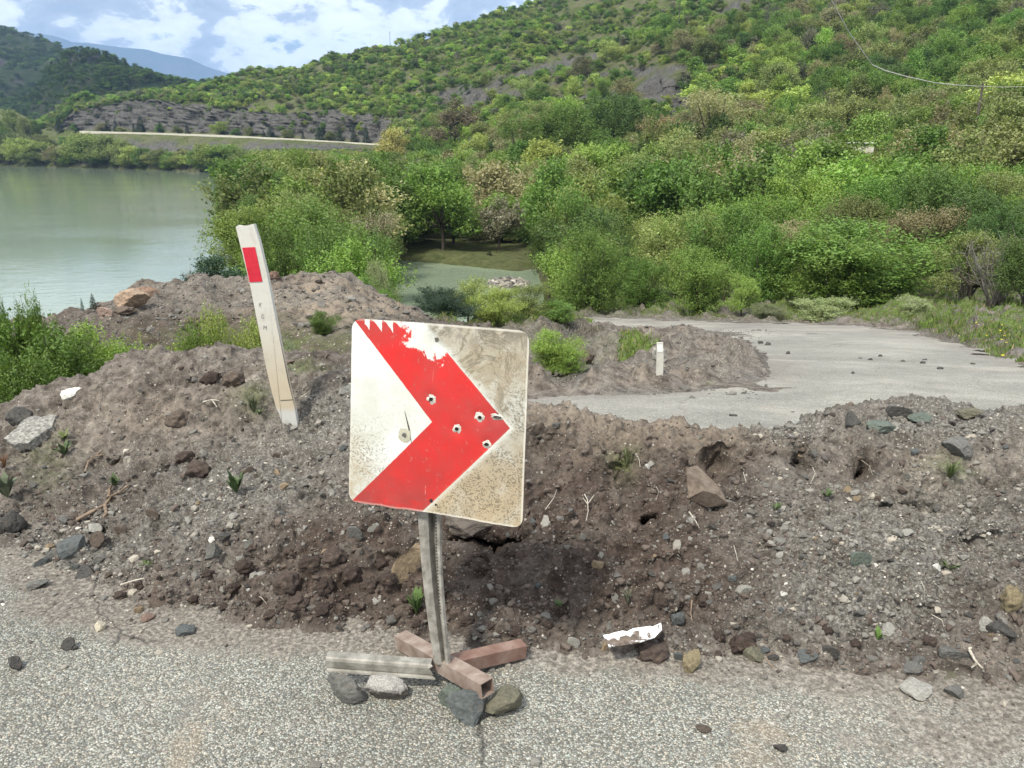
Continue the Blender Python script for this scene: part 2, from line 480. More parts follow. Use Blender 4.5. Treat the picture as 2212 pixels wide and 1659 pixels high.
# columns of profile nodes: 0 start, 1 valley, 2 foot, 3 middle, 4 crest / road edge, 5 back, 6 slope, 7 shore,
# 8 inlet near, 9 inlet far, 10 bank, 11 low wood, 12 mid wood, 13 top wood, 14 road, 15 road inner, 16 cliff top, 17 hill, 18 ridge, 19 behind
TAB = {
 -900: [(4, Z(-.8)), (7, Z(-1.8)), (9, Z(-1.9)), (11, Z(-1.6)), (13, Z(-2)), (16, Z(-4)), (30, Z(-9)), (42, W_), (60, W_), (80, W_), (100, W_), (200, W_), (540, W_), (552, Z(-9.6)), (600, 300), (612, 299), (640, 262), (700, 250), (760, 240), (820, Z(-20))],
 -300: [(4, Z(-.8)), (7, Z(-1.8)), (9, Z(-1.8)), (11, 745), (13, 742), (16, Z(-3.5)), (30, Z(-9)), (42, W_), (60, W_), (80, W_), (100, W_), (200, W_), (530, W_), (541, Z(-9.6)), (600, 300), (612, 299), (640, 262), (700, 250), (760, 240), (820, Z(-20))],
 0:   [(4.6, Z(-.5)), (6.5, Z(-1.5)), (8, Z(-1.75)), (10, 742), (12, 706), (15, Z(-3)), (27, Z(-8.3)), (42, W_), (60, W_), (80, W_), (100, W_), (200, W_), (508, W_), (517, Z(-9.6)), (590, 300), (602, 292), (630, 250), (680, 240), (740, 236), (800, Z(-20))],
 90:  [(4.6, Z(-.5)), (6.5, Z(-1.45)), (8, Z(-1.7)), (10, 730), (12, 694), (15, Z(-3)), (27, Z(-8.3)), (42, W_), (60, W_), (80, W_), (100, W_), (200, W_), (480, W_), (492, Z(-9.6)), (545, 300), (557, 284), (575, 280), (600, 272), (640, 268), (700, Z(-20))],
 180: [(4.6, Z(-.4)), (6.5, Z(-1.4)), (8.3, 800), (10, 722), (12, 672), (15, Z(-2.8)), (26, Z(-8)), (42, W_), (60, W_), (80, W_), (100, W_), (200, W_), (452, W_), (464, Z(-9.6)), (520, 288), (530, 286), (548, 240), (580, 225), (610, 222), (660, Z(-12))],
 260: [(4.6, Z(-.4)), (6.5, Z(-1.3)), (8.3, 790), (10, 712), (12, 636), (15, Z(-2.2)), (26, Z(-7.5)), (42, W_), (60, W_), (80, W_), (100, W_), (200, W_), (428, W_), (440, Z(-9.6)), (496, 288), (506, 287), (526, 222), (560, 208), (610, 203), (660, Z(-8))],
 330: [(4.6, Z(-.3)), (6.5, Z(-1.2)), (8.3, 785), (10, 700), (12, 606), (15, Z(-1.8)), (26, Z(-7.2)), (42, W_), (60, W_), (80, W_), (100, W_), (200, W_), (408, W_), (420, Z(-9.6)), (476, 290), (486, 288), (508, 217), (550, 204), (610, 197), (680, Z(-6))],
 440: [(4.6, Z(-.3)), (6.5, Z(-1.1)), (8.3, 775), (10, 690), (12, 597), (15, Z(-1.5)), (26, Z(-7)), (42, W_), (60, W_), (80, W_), (100, W_), (200, W_), (378, W_), (390, Z(-9.6)), (448, 294), (458, 292), (476, 242), (530, 214), (610, 186), (700, Z(-4))],
 492: [(4.6, Z(-.3)), (6.5, Z(-1.05)), (8.3, 770), (10, 688), (12, 606), (15, Z(-1.5)), (26, Z(-7)), (42, W_), (60, W_), (80, W_), (100, W_), (200, W_), (362, W_), (376, Z(-9.6)), (436, 296), (446, 294), (464, 246), (520, 212), (610, 180), (700, Z(-2))],
 515: [(4.6, Z(-.3)), (6.5, Z(-1)), (8.3, 765), (10, 686), (12, 600), (15, Z(-1.4)), (24, Z(-6.2)), (34, Z(-8.8)), (60, Z(-9.4)), (80, Z(-9.5)), (100, Z(-9.5)), (200, Z(-9.4)), (330, Z(-9)), (372, Z(-8.6)), (432, 297), (442, 295), (460, 245), (520, 208), (610, 172), (700, Z(0))],
 600: [(4.6, Z(-.3)), (6.5, Z(-1)), (8.3, 760), (10, 680), (12, 592), (15, Z(-1.2)), (23, Z(-5.2)), (34, Z(-7.6)), (60, Z(-8.6)), (80, Z(-8.8)), (100, Z(-8.6)), (160, Z(-8)), (260, Z(-6.6)), (350, 335), (412, 301), (422, 299), (438, 250), (490, 208), (605, 155), (700, Z(10))],
 720: [(4.6, Z(-.3)), (6.5, Z(-.95)), (8.3, 740), (10, 672), (12.5, 604), (15, Z(-1.3)), (23, Z(-5.2)), (34, Z(-7.4)), (60, Z(-8.8)), (80, Z(-8.9)), (95, Z(-8.6)), (150, Z(-7.6)), (250, Z(-5.6)), (330, 328), (395, 307), (405, 305), (420, 255), (480, 200), (602, 134), (700, Z(20))],
 820: [(4.6, Z(-.3)), (6.5, Z(-.95)), (8.5, 738), (10.5, 690), (13, 646), (17, Z(-2.9)), (25, Z(-6)), (36, Z(-8.2)), (58, Z(-9.8)), (80, Z(-9.9)), (92, Z(-9.2)), (140, Z(-7.4)), (230, Z(-4.4)), (310, 328), (380, 314), (390, 312), (404, 264), (470, 190), (600, 112), (700, Z(30))],
 880: [(4.6, Z(-.3)), (6.5, Z(-.9)), (8.8, 735), (11.5, 690), (14, 664), (18, Z(-3.5)), (27, Z(-7)), (37, Z(-11)), (50, W_), (78, W_), (86, Z(-9.6)), (125, 484), (210, 392), (290, 322), (350, 300), (358, 298), (380, 262), (455, 170), (605, 98), (700, Z(35))],
 1000:[RD(4.7), RD(7), RD(9), (14, 725), (19, 700), (24, Z(-5.2)), (30, Z(-8.2)), (40, Z(-11.6)), (52, W_), (74, W_), (84, Z(-9.6)), (118, 496), (180, 408), (240, 322), (290, 288), (302, 286), (330, 255), (440, 148), (610, 68), (720, Z(50))],
 1120:[RD(4.8), RD(7), RD(9), (15, 728), (21, 694), (27, Z(-5.6)), (36, Z(-9)), (45, W_), (56, W_), (68, W_), (80, Z(-9.6)), (112, 500), (165, 402), (225, 312), (260, 284), (268, 282), (305, 235), (430, 120), (622, 28), (740, Z(70))],
 1200:[RD(4.8), RD(7), RD(9.5), (15, 735), (22, 694), (28, 680), (36, Z(-7.2)), (47, Z(-9)), (60, Z(-9.2)), (74, Z(-8.9)), (88, 548), (112, 490), (160, 398), (215, 306), (245, 278), (252, 276), (295, 225), (425, 105), (630, 4), (760, Z(80))],
 1290:[RD(4.8), RD(8), RD(13), RD(20), RD(29), (33, 678), (42, 655), (52, 632), (64, 600), (76, 570), (90, 535), (115, 480), (155, 400), (200, 306), (222, 282), (228, 280), (280, 215), (415, 85), (635, -35), (780, Z(90))],
 1450:[RD(4.8), RD(8), RD(13), RD(20), RD(28), (31, 684), (40, 655), (50, 625), (62, 590), (74, 560), (88, 525), (112, 465), (148, 385), (188, 312), (198, 290), (204, 262), (240, 188), (390, 45), (640, -80), (800, Z(110))],
 1700:[RD(4.8), RD(8), RD(12), RD(18), RD(26), (29, 690), (36, 665), (45, 628), (56, 585), (68, 545), (80, 510), (104, 440), (132, 370), (158, 312), (163, 306), (172, 262), (235, 160), (360, 20), (640, -140), (800, Z(130))],
 1960:[RD(4.8), RD(8), RD(12), RD(17), RD(22.3), (26, 690), (34, 652), (42, 615), (52, 572), (62, 532), (74, 490), (94, 425), (118, 360), (142, 314), (148, 306), (158, 268), (210, 150), (330, -10), (640, -200), (800, Z(150))],
 2110:[RD(4.8), RD(7.5), RD(10.5), RD(12.8), RD(14.8), (19, 700), (28, 660), (36, 622), (46, 575), (55, 532), (66, 485), (84, 415), (108, 345), (132, 296), (140, 280), (150, 255), (200, 130), (320, -30), (640, -230), (800, Z(160))],
 2212:[RD(4.8), RD(7.5), RD(9.5), RD(10.6), RD(11.4), (15, 730), (24, 675), (33, 628), (42, 580), (52, 525), (62, 478), (80, 405), (102, 335), (126, 280), (134, 262), (144, 240), (190, 110), (310, -50), (640, -250), (800, Z(165))],
 2600:[RD(4.8), RD(6.5), RD(7.5), RD(8.0), RD(8.6), (12, 770), (20, 690), (30, 625), (40, 565), (50, 505), (60, 455), (78, 380), (100, 300), (122, 240), (130, 225), (140, 205), (185, 80), (300, -90), (640, -300), (800, Z(180))],
 3100:[(4.8, Z(-.2)), (6, Z(-.3)), (7, Z(-.4)), (7.6, Z(-.4)), (8, Z(-.4)), (12, Z(-.6)), (20, Z(-.4)), (30, Z(.5)), (40, Z(2)), (50, Z(4)), (60, Z(6)), (78, Z(10)), (100, Z(16)), (122, Z(22)), (130, Z(25)), (140, Z(28)), (185, Z(44)), (300, Z(80)), (640, Z(150)), (800, Z(185))],
}
TC = np.array(sorted(TAB))
TN = np.array([[node(*n_) for n_ in TAB[c]] for c in sorted(TAB)])      # col, node, (Y,z)
for a_ in range(1, TN.shape[1]):
    assert (np.diff(TN[:, :, 0], axis=1) > 0).all(), (TC, TN[:, :, 0])
def table_at(px):
    """smooth profile for an array of picture columns"""
    px = np.asarray(px, float)
    i = np.clip(np.searchsorted(TC, px) - 1, 0, len(TC) - 2)
    t = np.clip((px - TC[i]) / (TC[i + 1] - TC[i]), 0, 1)
    t = 0.55 * t + 0.45 * (t * t * (3 - 2 * t))
    return TN[i] * (1 - t)[:, None, None] + TN[i + 1] * t[:, None, None]
def surf(px, s):
    """terrain point for picture columns px and profile position s (0..19), element by element"""
    T = table_at(px)
    i = np.clip(np.floor(s).astype(int), 0, T.shape[1] - 2)
    t = s - i
    r = np.arange(len(px))
    Y = T[r, i, 0] * (1 - t) + T[r, i + 1, 0] * t
    zz_ = T[r, i, 1] * (1 - t) + T[r, i + 1, 1] * t
    return np.stack([colX(px, Y, zz_), Y, zz_], -1)
def seg_dist(P, A, B):
    A, B = np.asarray(A)[:2], np.asarray(B)[:2]
    d = B - A
    t = np.clip(((P[:, 0] - A[0]) * d[0] + (P[:, 1] - A[1]) * d[1]) / (d @ d), 0, 1)
    return np.hypot(P[:, 0] - A[0] - t * d[0], P[:, 1] - A[1] - t * d[1]), t
def on_road(px, y):
    t = math.tan(PITCH - math.atan((829.5 - y) / FPX))
    Y = (HC - 0.534) / (t - 0.178)
    return np.array([colX(px, Y, road_plane(Y)), Y, road_plane(Y)])
HEAP = [((1120, 850), (1390, 838), .62, .22), ((1390, 838), (1570, 808), .62, .20), ((1570, 808), (1585, 775), .7, .20), ((1590, 770), (1490, 722), 1.3, .16),
        ((1490, 722), (1240, 716), 1.6, .10), ((1420, 790), (1520, 760), 1.0, .20), ((1250, 790), (1400, 820), .8, .10)]
PITS = [((1190, 775), 1.0, .9), ((1290, 752), .8, .35)]
FAR_ROAD = [(900, 872), (1150, 868), (1250, 858), (1500, 846), (1600, 828), (1635, 795), (1600, 765), (1530, 745), (1490, 726), (1420, 713), (1330, 704), (1240, 699), (1225, 693), (1262, 688), (1500, 696), (1700, 701), (1850, 705),
            (1960, 718), (2060, 744), (2140, 768), (2230, 800), (2500, 905), (2700, 1000), (2700, 1100), (900, 1100)]
def in_poly(x, y, poly):
    inside = np.zeros(x.shape, bool)
    n_ = len(poly)
    for i in range(n_):
        x0, y0 = poly[i]; x1, y1 = poly[(i + 1) % n_]
        if y0 == y1: continue
        c_ = ((y0 > y) != (y1 > y)) & (x < (x1 - x0) * (y - y0) / (y1 - y0) + x0)
        inside ^= c_
    return inside
def poly_dist(x, y, poly):
    d = np.full(x.shape, 1e9)
    P = np.stack([x, y], -1)
    for i in range(len(poly)):
        dd, _ = seg_dist(P, poly[i], poly[(i + 1) % len(poly)])
        d = np.minimum(d, dd)
    return d

def mid_surface(px, s):
    P = surf(px, s)
    x, y, _ = project(P)
    sd = poly_dist(x, y, FAR_ROAD); sd = np.where(in_poly(x, y, FAR_ROAD), -sd, sd)      # picture distance to the carriageway
    flat = sstep(-2, 14, sd)
    Y = P[:, 1]
    am = np.clip(Y / 11, 0.5, 3.0)
    rough = fbm(P, 0.8, 3, k=40) * 0.16 + fbm(P, 3.1, 5, 0.55, k=44) * 0.085
    d1, _, _ = worley(P, 2.6, 3)
    rough += (0.5 - d1) * 0.06 * (fbm(P, 1.2, 2, k=50) > 0)
    P[:, 2] += rough * am * (0.04 + 0.96 * flat)
    heap = np.zeros(len(P))
    for a, b, rad, hh in HEAP:
        A, B = on_road(*a), on_road(*b)
        d, t = seg_dist(P, A, B)
        rr = rad * np.clip(Y / 13, .7, 1.35)
        heap = np.maximum(heap, hh * np.exp(-(d / rr) ** 2 * 1.3))
    heap *= sstep(-42, 6, sd)
    P[:, 2] += heap * (1 + .8 * fbm(P, 2.2, 4, 0.6, k=61)) * (Y < 27)
    for c, rad, dep in PITS:
        C_ = on_road(*c)
        d = np.hypot(P[:, 0] - C_[0], (P[:, 1] - C_[1]) * .7)
        P[:, 2] -= dep * np.exp(-(d / rad) ** 2)
    return P, heap, sd, x, y

soil_mid = soil_material('bare_earth', 0.55)
hill_m = hill_material('hillside_ground')
water_m = water_material()

def node_rows(counts):
    """profile positions, counts[i] rows between node i and i+1"""
    s = []
    for i, c in enumerate(counts): s += [i + j / c for j in range(c)]
    return s
# --- middle ground: nodes 0..7
pxs = np.arange(-700, 2860, 5.4)
rows = node_rows([26, 40, 70, 80, 60, 40, 26]) + [7.0]
S, PX = np.meshgrid(np.array(rows), pxs, indexing='ij')
nr, nc = S.shape
P, heap, sd, xo, yo = mid_surface(PX.ravel(), S.ravel())
left = sstep(1240, 1120, PX.ravel())
mound = left * sstep(19, 15, P[:, 1])
grass = (1 - mound) * sstep(0, 25, sd) * (heap < .07)
grass = np.maximum(grass, 0) * (1 - .85 * (xo < 1340) * (yo > 703) * (P[:, 1] < 24))
gr2 = np.exp(-(((xo - 1180) / 90) ** 2 + ((yo - 694) / 14) ** 2))
grass = np.clip(np.maximum(grass * sstep(.0, .2, fbm(P, 1.0, 3, k=70) + .35 - .5 * (P[:, 1] < 14) * (xo < 1800)), gr2), 0, 1)
dry = np.clip(np.exp(-(((xo - 740) / 230) ** 2 + ((yo - 660) / 50) ** 2)) * 1.25 + .3 * mound * sstep(690, 620, yo) + .35 * sstep(.02, .2, heap), 0, 1)
moist = np.clip(left * (0.30 + .9 * np.exp(-(((xo - 480) / 300) ** 2 + ((yo - 740) / 60) ** 2))), 0, 1) * (1 - dry)
grav = np.clip(0.45 * sstep(-.1, .25, fbm(P, .9, 3, k=75)), 0, 1)
grass = np.clip(grass + .55 * mound * np.exp(-(((xo - 560) / 230) ** 2 + ((yo - 745) / 38) ** 2)), 0, 1)
ter = mesh_np('middle_ground', P, grid_faces(nr, nc), soil_mid, True, dict(grass=grass, dry=dry, moist=moist, grav=grav))
link('ground', ter, kind='structure')
MIDP, MIDxy = P, (xo, yo)

# --- the abandoned road beyond the bank
pr = np.arange(900, 2700, 4.0)
rr_ = node_rows([50, 60, 70, 80, 30])
S, PX = np.meshgrid(np.array(rr_), pr, indexing='ij')
n1_, n2_ = S.shape
Q = surf(PX.ravel(), S.ravel())
x, y, _ = project(Q)
jit = fbm(Q, 1.4, 4, .6, k=80) * 11 + fbm(Q, .5, 2, k=86) * 6
sdr = poly_dist(x, y, FAR_ROAD); sdr = np.where(in_poly(x, y, FAR_ROAD), -sdr, sdr)
keep = sdr + jit * np.clip((y - 680) / 60, .15, 1.3) < 3
Q[:, 2] += 0.018 + fbm(Q, .35, 2, k=90) * .02
F = grid_faces(n1_, n2_)
F = F[keep[F].all(1)]
used, inv = np.unique(F, return_inverse=True)
dirt = np.clip(1 - (-sdr - 2) / 26, 0, 1) * .75
tan_ = np.exp(-(((x - 1640) / 90) ** 2 + ((y - 800) / 34) ** 2)); dirt = np.clip(dirt + tan_, 0, 1)
asph_far = asphalt_material('bleached_asphalt', .55, pale=.45)
link('road', mesh_np('far_road', Q[used], inv.reshape(F.shape), asph_far, True, dict(dirt=dirt[used])), kind='structure')
FRP = Q[used]

# --- far ground: nodes 7..19
pxf = np.arange(-880, 3080, 8.0)
rows = [7 + q for q in node_rows([10, 12, 12, 16, 18, 22, 8, 4, 30, 30, 40, 6])] + [19.0]
S, PX = np.meshgrid(np.array(rows), pxf, indexing='ij')
nr, nc = S.shape
P = surf(PX.ravel(), S.ravel())
x, y, _ = project(P)
s_ = S.ravel(); p_ = PX.ravel()
amp = np.clip(P[:, 1] / 300, 0.15, 1.4) * sstep(7, 8.5, s_)
bench = 1 - np.exp(-((s_ - 14.3) / 1.1) ** 2)
rough = fbm(P * [1, 1, 1.6], .018, 4, .5, k=101) * 5.5 * sstep(15.6, 17, s_) * sstep(19.01, 18, s_) + fbm(P, .12, 5, .6, k=110) * 1.5
cz = sstep(14.9, 15.1, s_) * sstep(16.4, 16.0, s_) * (p_ < 900)
P[:, 2] += rough * amp * bench * (1 - .75 * cz)
lake = (p_ < 503) & (s_ < 12.8)
inlet = (p_ > 850) & (p_ < 1150) & (s_ > 7.9) & (s_ < 9.6)
P[:, 2] = np.where(lake | inlet, np.minimum(P[:, 2], -10.9), P[:, 2])
x, y, _ = project(P)
def blob(cx_, cy_, rx, ry, rot=0.0):
    c_, s2 = math.cos(R(rot)), math.sin(R(rot))
    u = (x - cx_) * c_ + (y - cy_) * s2; v = -(x - cx_) * s2 + (y - cy_) * c_
    return np.exp(-((u / rx) ** 2 + (v / ry) ** 2) ** 1.5)
rock = np.zeros(len(P))
cliff = sstep(15.0, 15.2, s_) * sstep(16.5, 15.9, s_) * sstep(60, 170, p_) * sstep(900, 820, p_)
below = sstep(12.9, 13.2, s_) * sstep(14.0, 13.6, s_) * sstep(100, 200, p_) * sstep(900, 700, p_) * .75
rock = np.maximum(rock, np.maximum(cliff, below))
for b in ((1440, 195, 75, 45, 10), (1360, 160, 180, 12, -8), (1600, 225, 70, 16, 12), (1020, 300, 52, 38, 10), (1480, 245, 130, 26, 22), (1015, 205, 85, 26, -10), (1180, 150, 150, 14, -14), (1660, 80, 130, 9, -18),
          (1250, 215, 110, 12, -8), (640, 150, 22, 7, 0), (1590, 15, 50, 14, -30), (1130, 205, 60, 12, -10), (1900, 330, 60, 8, 0), (1320, 235, 60, 10, 0)):
    rock = np.maximum(rock, blob(*b))
rock = sstep(.38, .62, rock + .35 * fbm(P, .06, 4, .6, k=120))
cl = rock * sstep(15, 15.3, s_)
d1, d2, rid = worley(P * [1, 1, .35], .14, 9)
rg_ = 1 - np.abs(fbm(P * [1, .4, .28], .16, 4, .6, k=130)) * 2
nx = fbm(P * [1, .15, .12], .20, 5, .65, k=137) * 6.5 * cl + fbm(P * [1, .3, .5], .7, 3, .6, k=139) * 1.2 * cl
P[:, 1] += nx
link('hillside', mesh_np('hillside', P, grid_faces(nr, nc), hill_m, True, dict(rock=rock, lush=np.clip(blob(1000, 562, 200, 34) + .6 * blob(40, 265, 90, 30), 0, 1))), kind='structure')
FARP, FARxy, FARs = P, project(P)[:2], s_
FARrock = rock
# rock pile at the end of the inlet is placed with the stones below

# --- water
wv = np.array([(-1600, 24, -10.25), (60, 24, -10.25), (60, 900, -10.25), (-1600, 900, -10.25)])
link('lake', mesh_np('lake', wv, [[0, 1, 2, 3]], water_m), kind='structure')

# --- wooded hills across the lake and the blue mountain
def ridge_mesh(name, cols, m, step=12, rows=40, k=0, amp=12, sc=.006, lowY=None):
    xs = np.array([c[0] for c in cols], float)
    px_ = np.arange(xs[0], xs[-1], step)
    prof = np.array([[v for n_ in c[1] for v in node(*n_)] for c in cols]).reshape(len(cols), -1, 2)
    nn = prof.shape[1]
    s2 = np.linspace(0, nn - 1.0001, rows)
    out_ = []
    for s1 in s2:
        i = int(s1); t = s1 - i
        pr_ = prof[:, i] * (1 - t) + prof[:, i + 1] * t
        Yv = np.interp(px_, xs, pr_[:, 0]); zv = np.interp(px_, xs, pr_[:, 1])
        out_.append(np.stack([colX(px_, Yv, zv), Yv, zv], -1))
    P_ = np.array(out_).reshape(-1, 3)
    sr = np.repeat(s2, len(px_)) / (nn - 1)
    P_[:, 2] += fbm(P_, sc, 5, .5, k=k) * amp * (.25 + .75 * sstep(0, .4, sr)) * (1 - .65 * sstep(.5, .66, sr))
    rk = sstep(.35, .6, fbm(P_, sc * 1.5, 4, .55, k=k + 7))
    link(name, mesh_np(name, P_, grid_faces(rows, len(px_)), m, True, dict(rock=rk)), kind='structure')
    return P_
wood_m = hill_material('far_wooded_ground', (0.075, 0.072, 0.045), (0.035, 0.065, 0.022), (0.10, 0.092, 0.098), .35)
H1 = ridge_mesh('wooded_hill', [(-1500, [(900, 320), (1150, 160), (1500, -40), (1800, 100)]), (-500, [(900, 320), (1150, 160), (1500, -30), (1800, 100)]), (0, [(860, 310), (1100, 190), (1450, 54), (1800, 200)]), (75, [(860, 310), (1100, 200), (1400, 76), (1800, 220)]),
    (142, [(850, 305), (1050, 200), (1350, 108), (1700, 230)]), (235, [(820, 300), (950, 210), (1300, 150), (1600, 230)]), (330, [(800, 295), (900, 230), (1250, 176), (1500, 230)]), (430, [(800, 290), (880, 230), (1150, 184), (1400, 230)]), (560, [(800, 290), (860, 240), (1050, 196), (1300, 250)]), (800, [(800, 300), (860, 260), (950, 240), (1200, 300)])], wood_m, 10, 70, 200, 16, .008)
H2 = ridge_mesh('wooded_knoll', [(60, [(700, 300), (800, 285), (880, 240), (1000, 280)]), (110, [(680, 300), (780, 220), (880, 150), (1000, 200)]), (150, [(680, 300), (760, 200), (860, 118), (980, 200)]), (190, [(680, 300), (750, 200), (850, 106), (960, 200)]), (233, [(680, 300), (740, 200), (840, 119), (950, 200)]),
    (292, [(670, 300), (730, 210), (820, 148), (930, 220)]), (357, [(660, 295), (720, 220), (800, 173), (900, 230)]), (437, [(660, 290), (710, 220), (790, 184), (880, 230)]), (520, [(660, 290), (700, 230), (770, 200), (860, 250)])], wood_m, 7, 50, 230, 7, .012)
mt_m = hill_material('mountain_ground', (0.06, 0.065, 0.05), (0.03, 0.05, 0.03), (0.09, 0.09, 0.09), .08)
ridge_mesh('mountain', [(-1500, [(6200, 258), (6800, 140), (7400, 50), (8200, 200)]), (-400, [(6200, 258), (6800, 140), (7400, 50), (8200, 200)])] + [(a, [(6200, 258), (6700, (b + 258) / 2), (7300, b - 4), (8200, 250)]) for a, b in
    ((0, 66), (80, 73), (120, 79), (157, 93), (204, 95), (251, 101), (313, 108), (350, 119), (408, 127), (445, 145), (510, 165), (600, 185), (1000, 230))], mt_m, 8, 50, 260, 18, .002)

# ================================================================== FOREGROUND
# --- old road under the camera
gx = np.arange(-6.0, 6.01, .03); gy = np.arange(-3.0, 4.05, .03)
GY, GX = np.meshgrid(gy, gx, indexing='ij')
P = np.stack([GX.ravel(), GY.ravel(), np.zeros(GX.size)], -1)
P[:, 2] = fbm(P, .7, 3, k=300) * .016 + fbm(P, 9, 3, k=304) * .0022
x, y, dd = project(P)
toe_px = [-500, 0, 60, 160, 300, 450, 620, 850, 1150, 1300, 1600, 1900, 2212, 2700]
toe_y = [1120, 1170, 1240, 1300, 1350, 1365, 1375, 1390, 1405, 1405, 1440, 1470, 1520, 1560]
Yt = np.array([atZ(a, b, 0)[1] for a, b in zip(toe_px, toe_y)])
Xt = np.array([atZ(a, b, 0)[0] for a, b in zip(toe_px, toe_y)])
toeY = np.interp(P[:, 0], Xt, Yt)
dirt = np.clip(1 - (toeY - P[:, 1]) / .20, 0, 1)
ok = dd > .3
dirt = np.where(ok, np.maximum(dirt, .9 * np.exp(-(((x - 170) / 170) ** 2 + ((y - 1320) / 48) ** 2))), dirt)
dirt = np.where(ok, np.maximum(dirt, .62 * np.exp(-(((x - 2120) / 420) ** 2 + ((y - 1545) / 150) ** 2))), dirt)
asph = asphalt_material('chip_seal_asphalt')
link('road', mesh_np('near_road', P, grid_faces(*GY.shape), asph, True, dict(dirt=dirt)), kind='structure')
ROADP = P

# --- bank of dumped earth across the road
BT = {
 -700: [(3.9, Z(-.10)), (4.1, Z(0)), (4.4, Z(.05)), (4.7, Z(.09)), (4.95, Z(.12)), (5.5, Z(-.1)), (6.6, Z(-1.3))],
 -250: [(3.5, Z(-.10)), (3.7, Z(0)), (4.0, Z(.04)), (4.4, Z(.09)), (4.8, Z(.13)), (5.4, Z(-.1)), (6.5, Z(-1.4))],
 0:   [(3.05, Z(-.08)), (3.25, Z(0)), (3.65, 1062), (4.1, 980), (4.5, 918), (5.2, Z(-.1)), (6.4, Z(-1.5))],
 70:  [(2.95, Z(-.08)), (3.12, Z(0)), (3.55, 1080), (4.0, 980), (4.55, 876), (5.2, Z(0)), (6.4, Z(-1.5))],
 160: [(2.8, Z(-.08)), (2.95, Z(0)), (3.4, 1100), (3.9, 975), (4.6, 846), (5.2, Z(.1)), (6.4, Z(-1.4))],
 300: [(2.55, Z(-.08)), (2.7, Z(0)), (3.1, 1150), (3.75, 960), (4.5, 799), (5.1, Z(.25)), (6.4, Z(-1.3))],
 400: [(2.48, Z(-.08)), (2.64, Z(0)), (3.0, 1155), (3.7, 945), (4.4, 782), (5.0, Z(.3)), (6.4, Z(-1.2))],
 620: [(2.4, Z(-.08)), (2.56, Z(0)), (2.95, 1150), (3.7, 925), (4.4, 783), (5.0, Z(.3)), (6.4, Z(-1.2))],
 760: [(2.38, Z(-.08)), (2.52, Z(0)), (2.85, 1180), (3.5, 960), (4.3, 775), (4.9, Z(.3)), (6.4, Z(-1.2))],
 900: [(2.33, Z(-.08)), (2.47, Z(0)), (2.8, 1200), (3.35, 1010), (4.1, 815), (4.7, Z(.25)), (6.2, Z(-1.2))],
 1150:[(2.26, Z(-.08)), (2.41, Z(0)), (2.75, 1205), (3.2, 1020), (3.75, 884), (4.3, Z(.2)), (5.6, Z(-.8))],
 1400:[(2.26, Z(-.08)), (2.40, Z(0)), (2.72, 1205), (3.15, 1025), (3.55, 922), (4.0, Z(.15)), (5.2, Z(-.7))],
 1620:[(2.2, Z(-.08)), (2.34, Z(0)), (2.68, 1215), (3.05, 1055), (3.45, 936), (3.9, Z(.15)), (5.2, Z(-.7))],
 1900:[(2.1, Z(-.08)), (2.26, Z(0)), (2.6, 1230), (3.0, 1055), (3.6, 882), (4.2, Z(.25)), (5.4, Z(-.7))],
 2212:[(2.02, Z(-.08)), (2.2, Z(0)), (2.58, 1230), (3.0, 1050), (3.6, 892), (4.2, Z(.2)), (5.4, Z(-.7))],
 2700:[(1.95, Z(-.08)), (2.15, Z(0)), (2.55, 1230), (2.95, 1060), (3.45, 930), (4.0, Z(.2)), (5.2, Z(-.6))],
 3100:[(1.95, Z(-.08)), (2.15, Z(0)), (2.5, Z(.12)), (2.9, Z(.2)), (3.4, Z(.3)), (4.0, Z(.1)), (5.2, Z(-.6))],
}
BC = np.array(sorted(BT)); BN = np.array([[node(*n_) for n_ in BT[c]] for c in sorted(BT)])
pxb = np.concatenate([np.arange(-650, -60, 7), np.arange(-60, 2280, 2.6), np.arange(2280, 3000, 7)])
rows = node_rows([14, 96, 96, 84, 22, 14]) + [6.0]
S, PX = np.meshgrid(np.array(rows), pxb, indexing='ij')
nr, nc = S.shape
s_, p_ = S.ravel(), PX.ravel()
i = np.clip(np.searchsorted(BC, p_) - 1, 0, len(BC) - 2)
t = np.clip((p_ - BC[i]) / (BC[i + 1] - BC[i]), 0, 1); t = .5 * t + .5 * t * t * (3 - 2 * t)
A = BN[i] * (1 - t)[:, None, None] + BN[i + 1] * t[:, None, None]
# smooth profile (Catmull-Rom over the nodes)
j = np.clip(np.floor(s_).astype(int), 0, 5); u = s_ - j; ar = np.arange(len(s_))
p0, p1, p2, p3 = A[ar, np.maximum(j - 1, 0)], A[ar, j], A[ar, j + 1], A[ar, np.minimum(j + 2, 6)]
u = u[:, None]
YZ = .5 * ((2 * p1) + (-p0 + p2) * u + (2 * p0 - 5 * p1 + 4 * p2 - p3) * u * u + (-p0 + 3 * p1 - 3 * p2 + p3) * u ** 3)
P = np.stack([colX(p_, YZ[:, 0], YZ[:, 1]), YZ[:, 0], YZ[:, 1]], -1)
x, y, _ = project(P)
def B(cx_, cy_, rx, ry, rot=0.0, pw=1.0):
    c_, s2 = math.cos(R(rot)), math.sin(R(rot))
    a_ = (x - cx_) * c_ + (y - cy_) * s2; b_ = -(x - cx_) * s2 + (y - cy_) * c_
    return np.exp(-((a_ / rx) ** 2 + (b_ / ry) ** 2) ** pw)
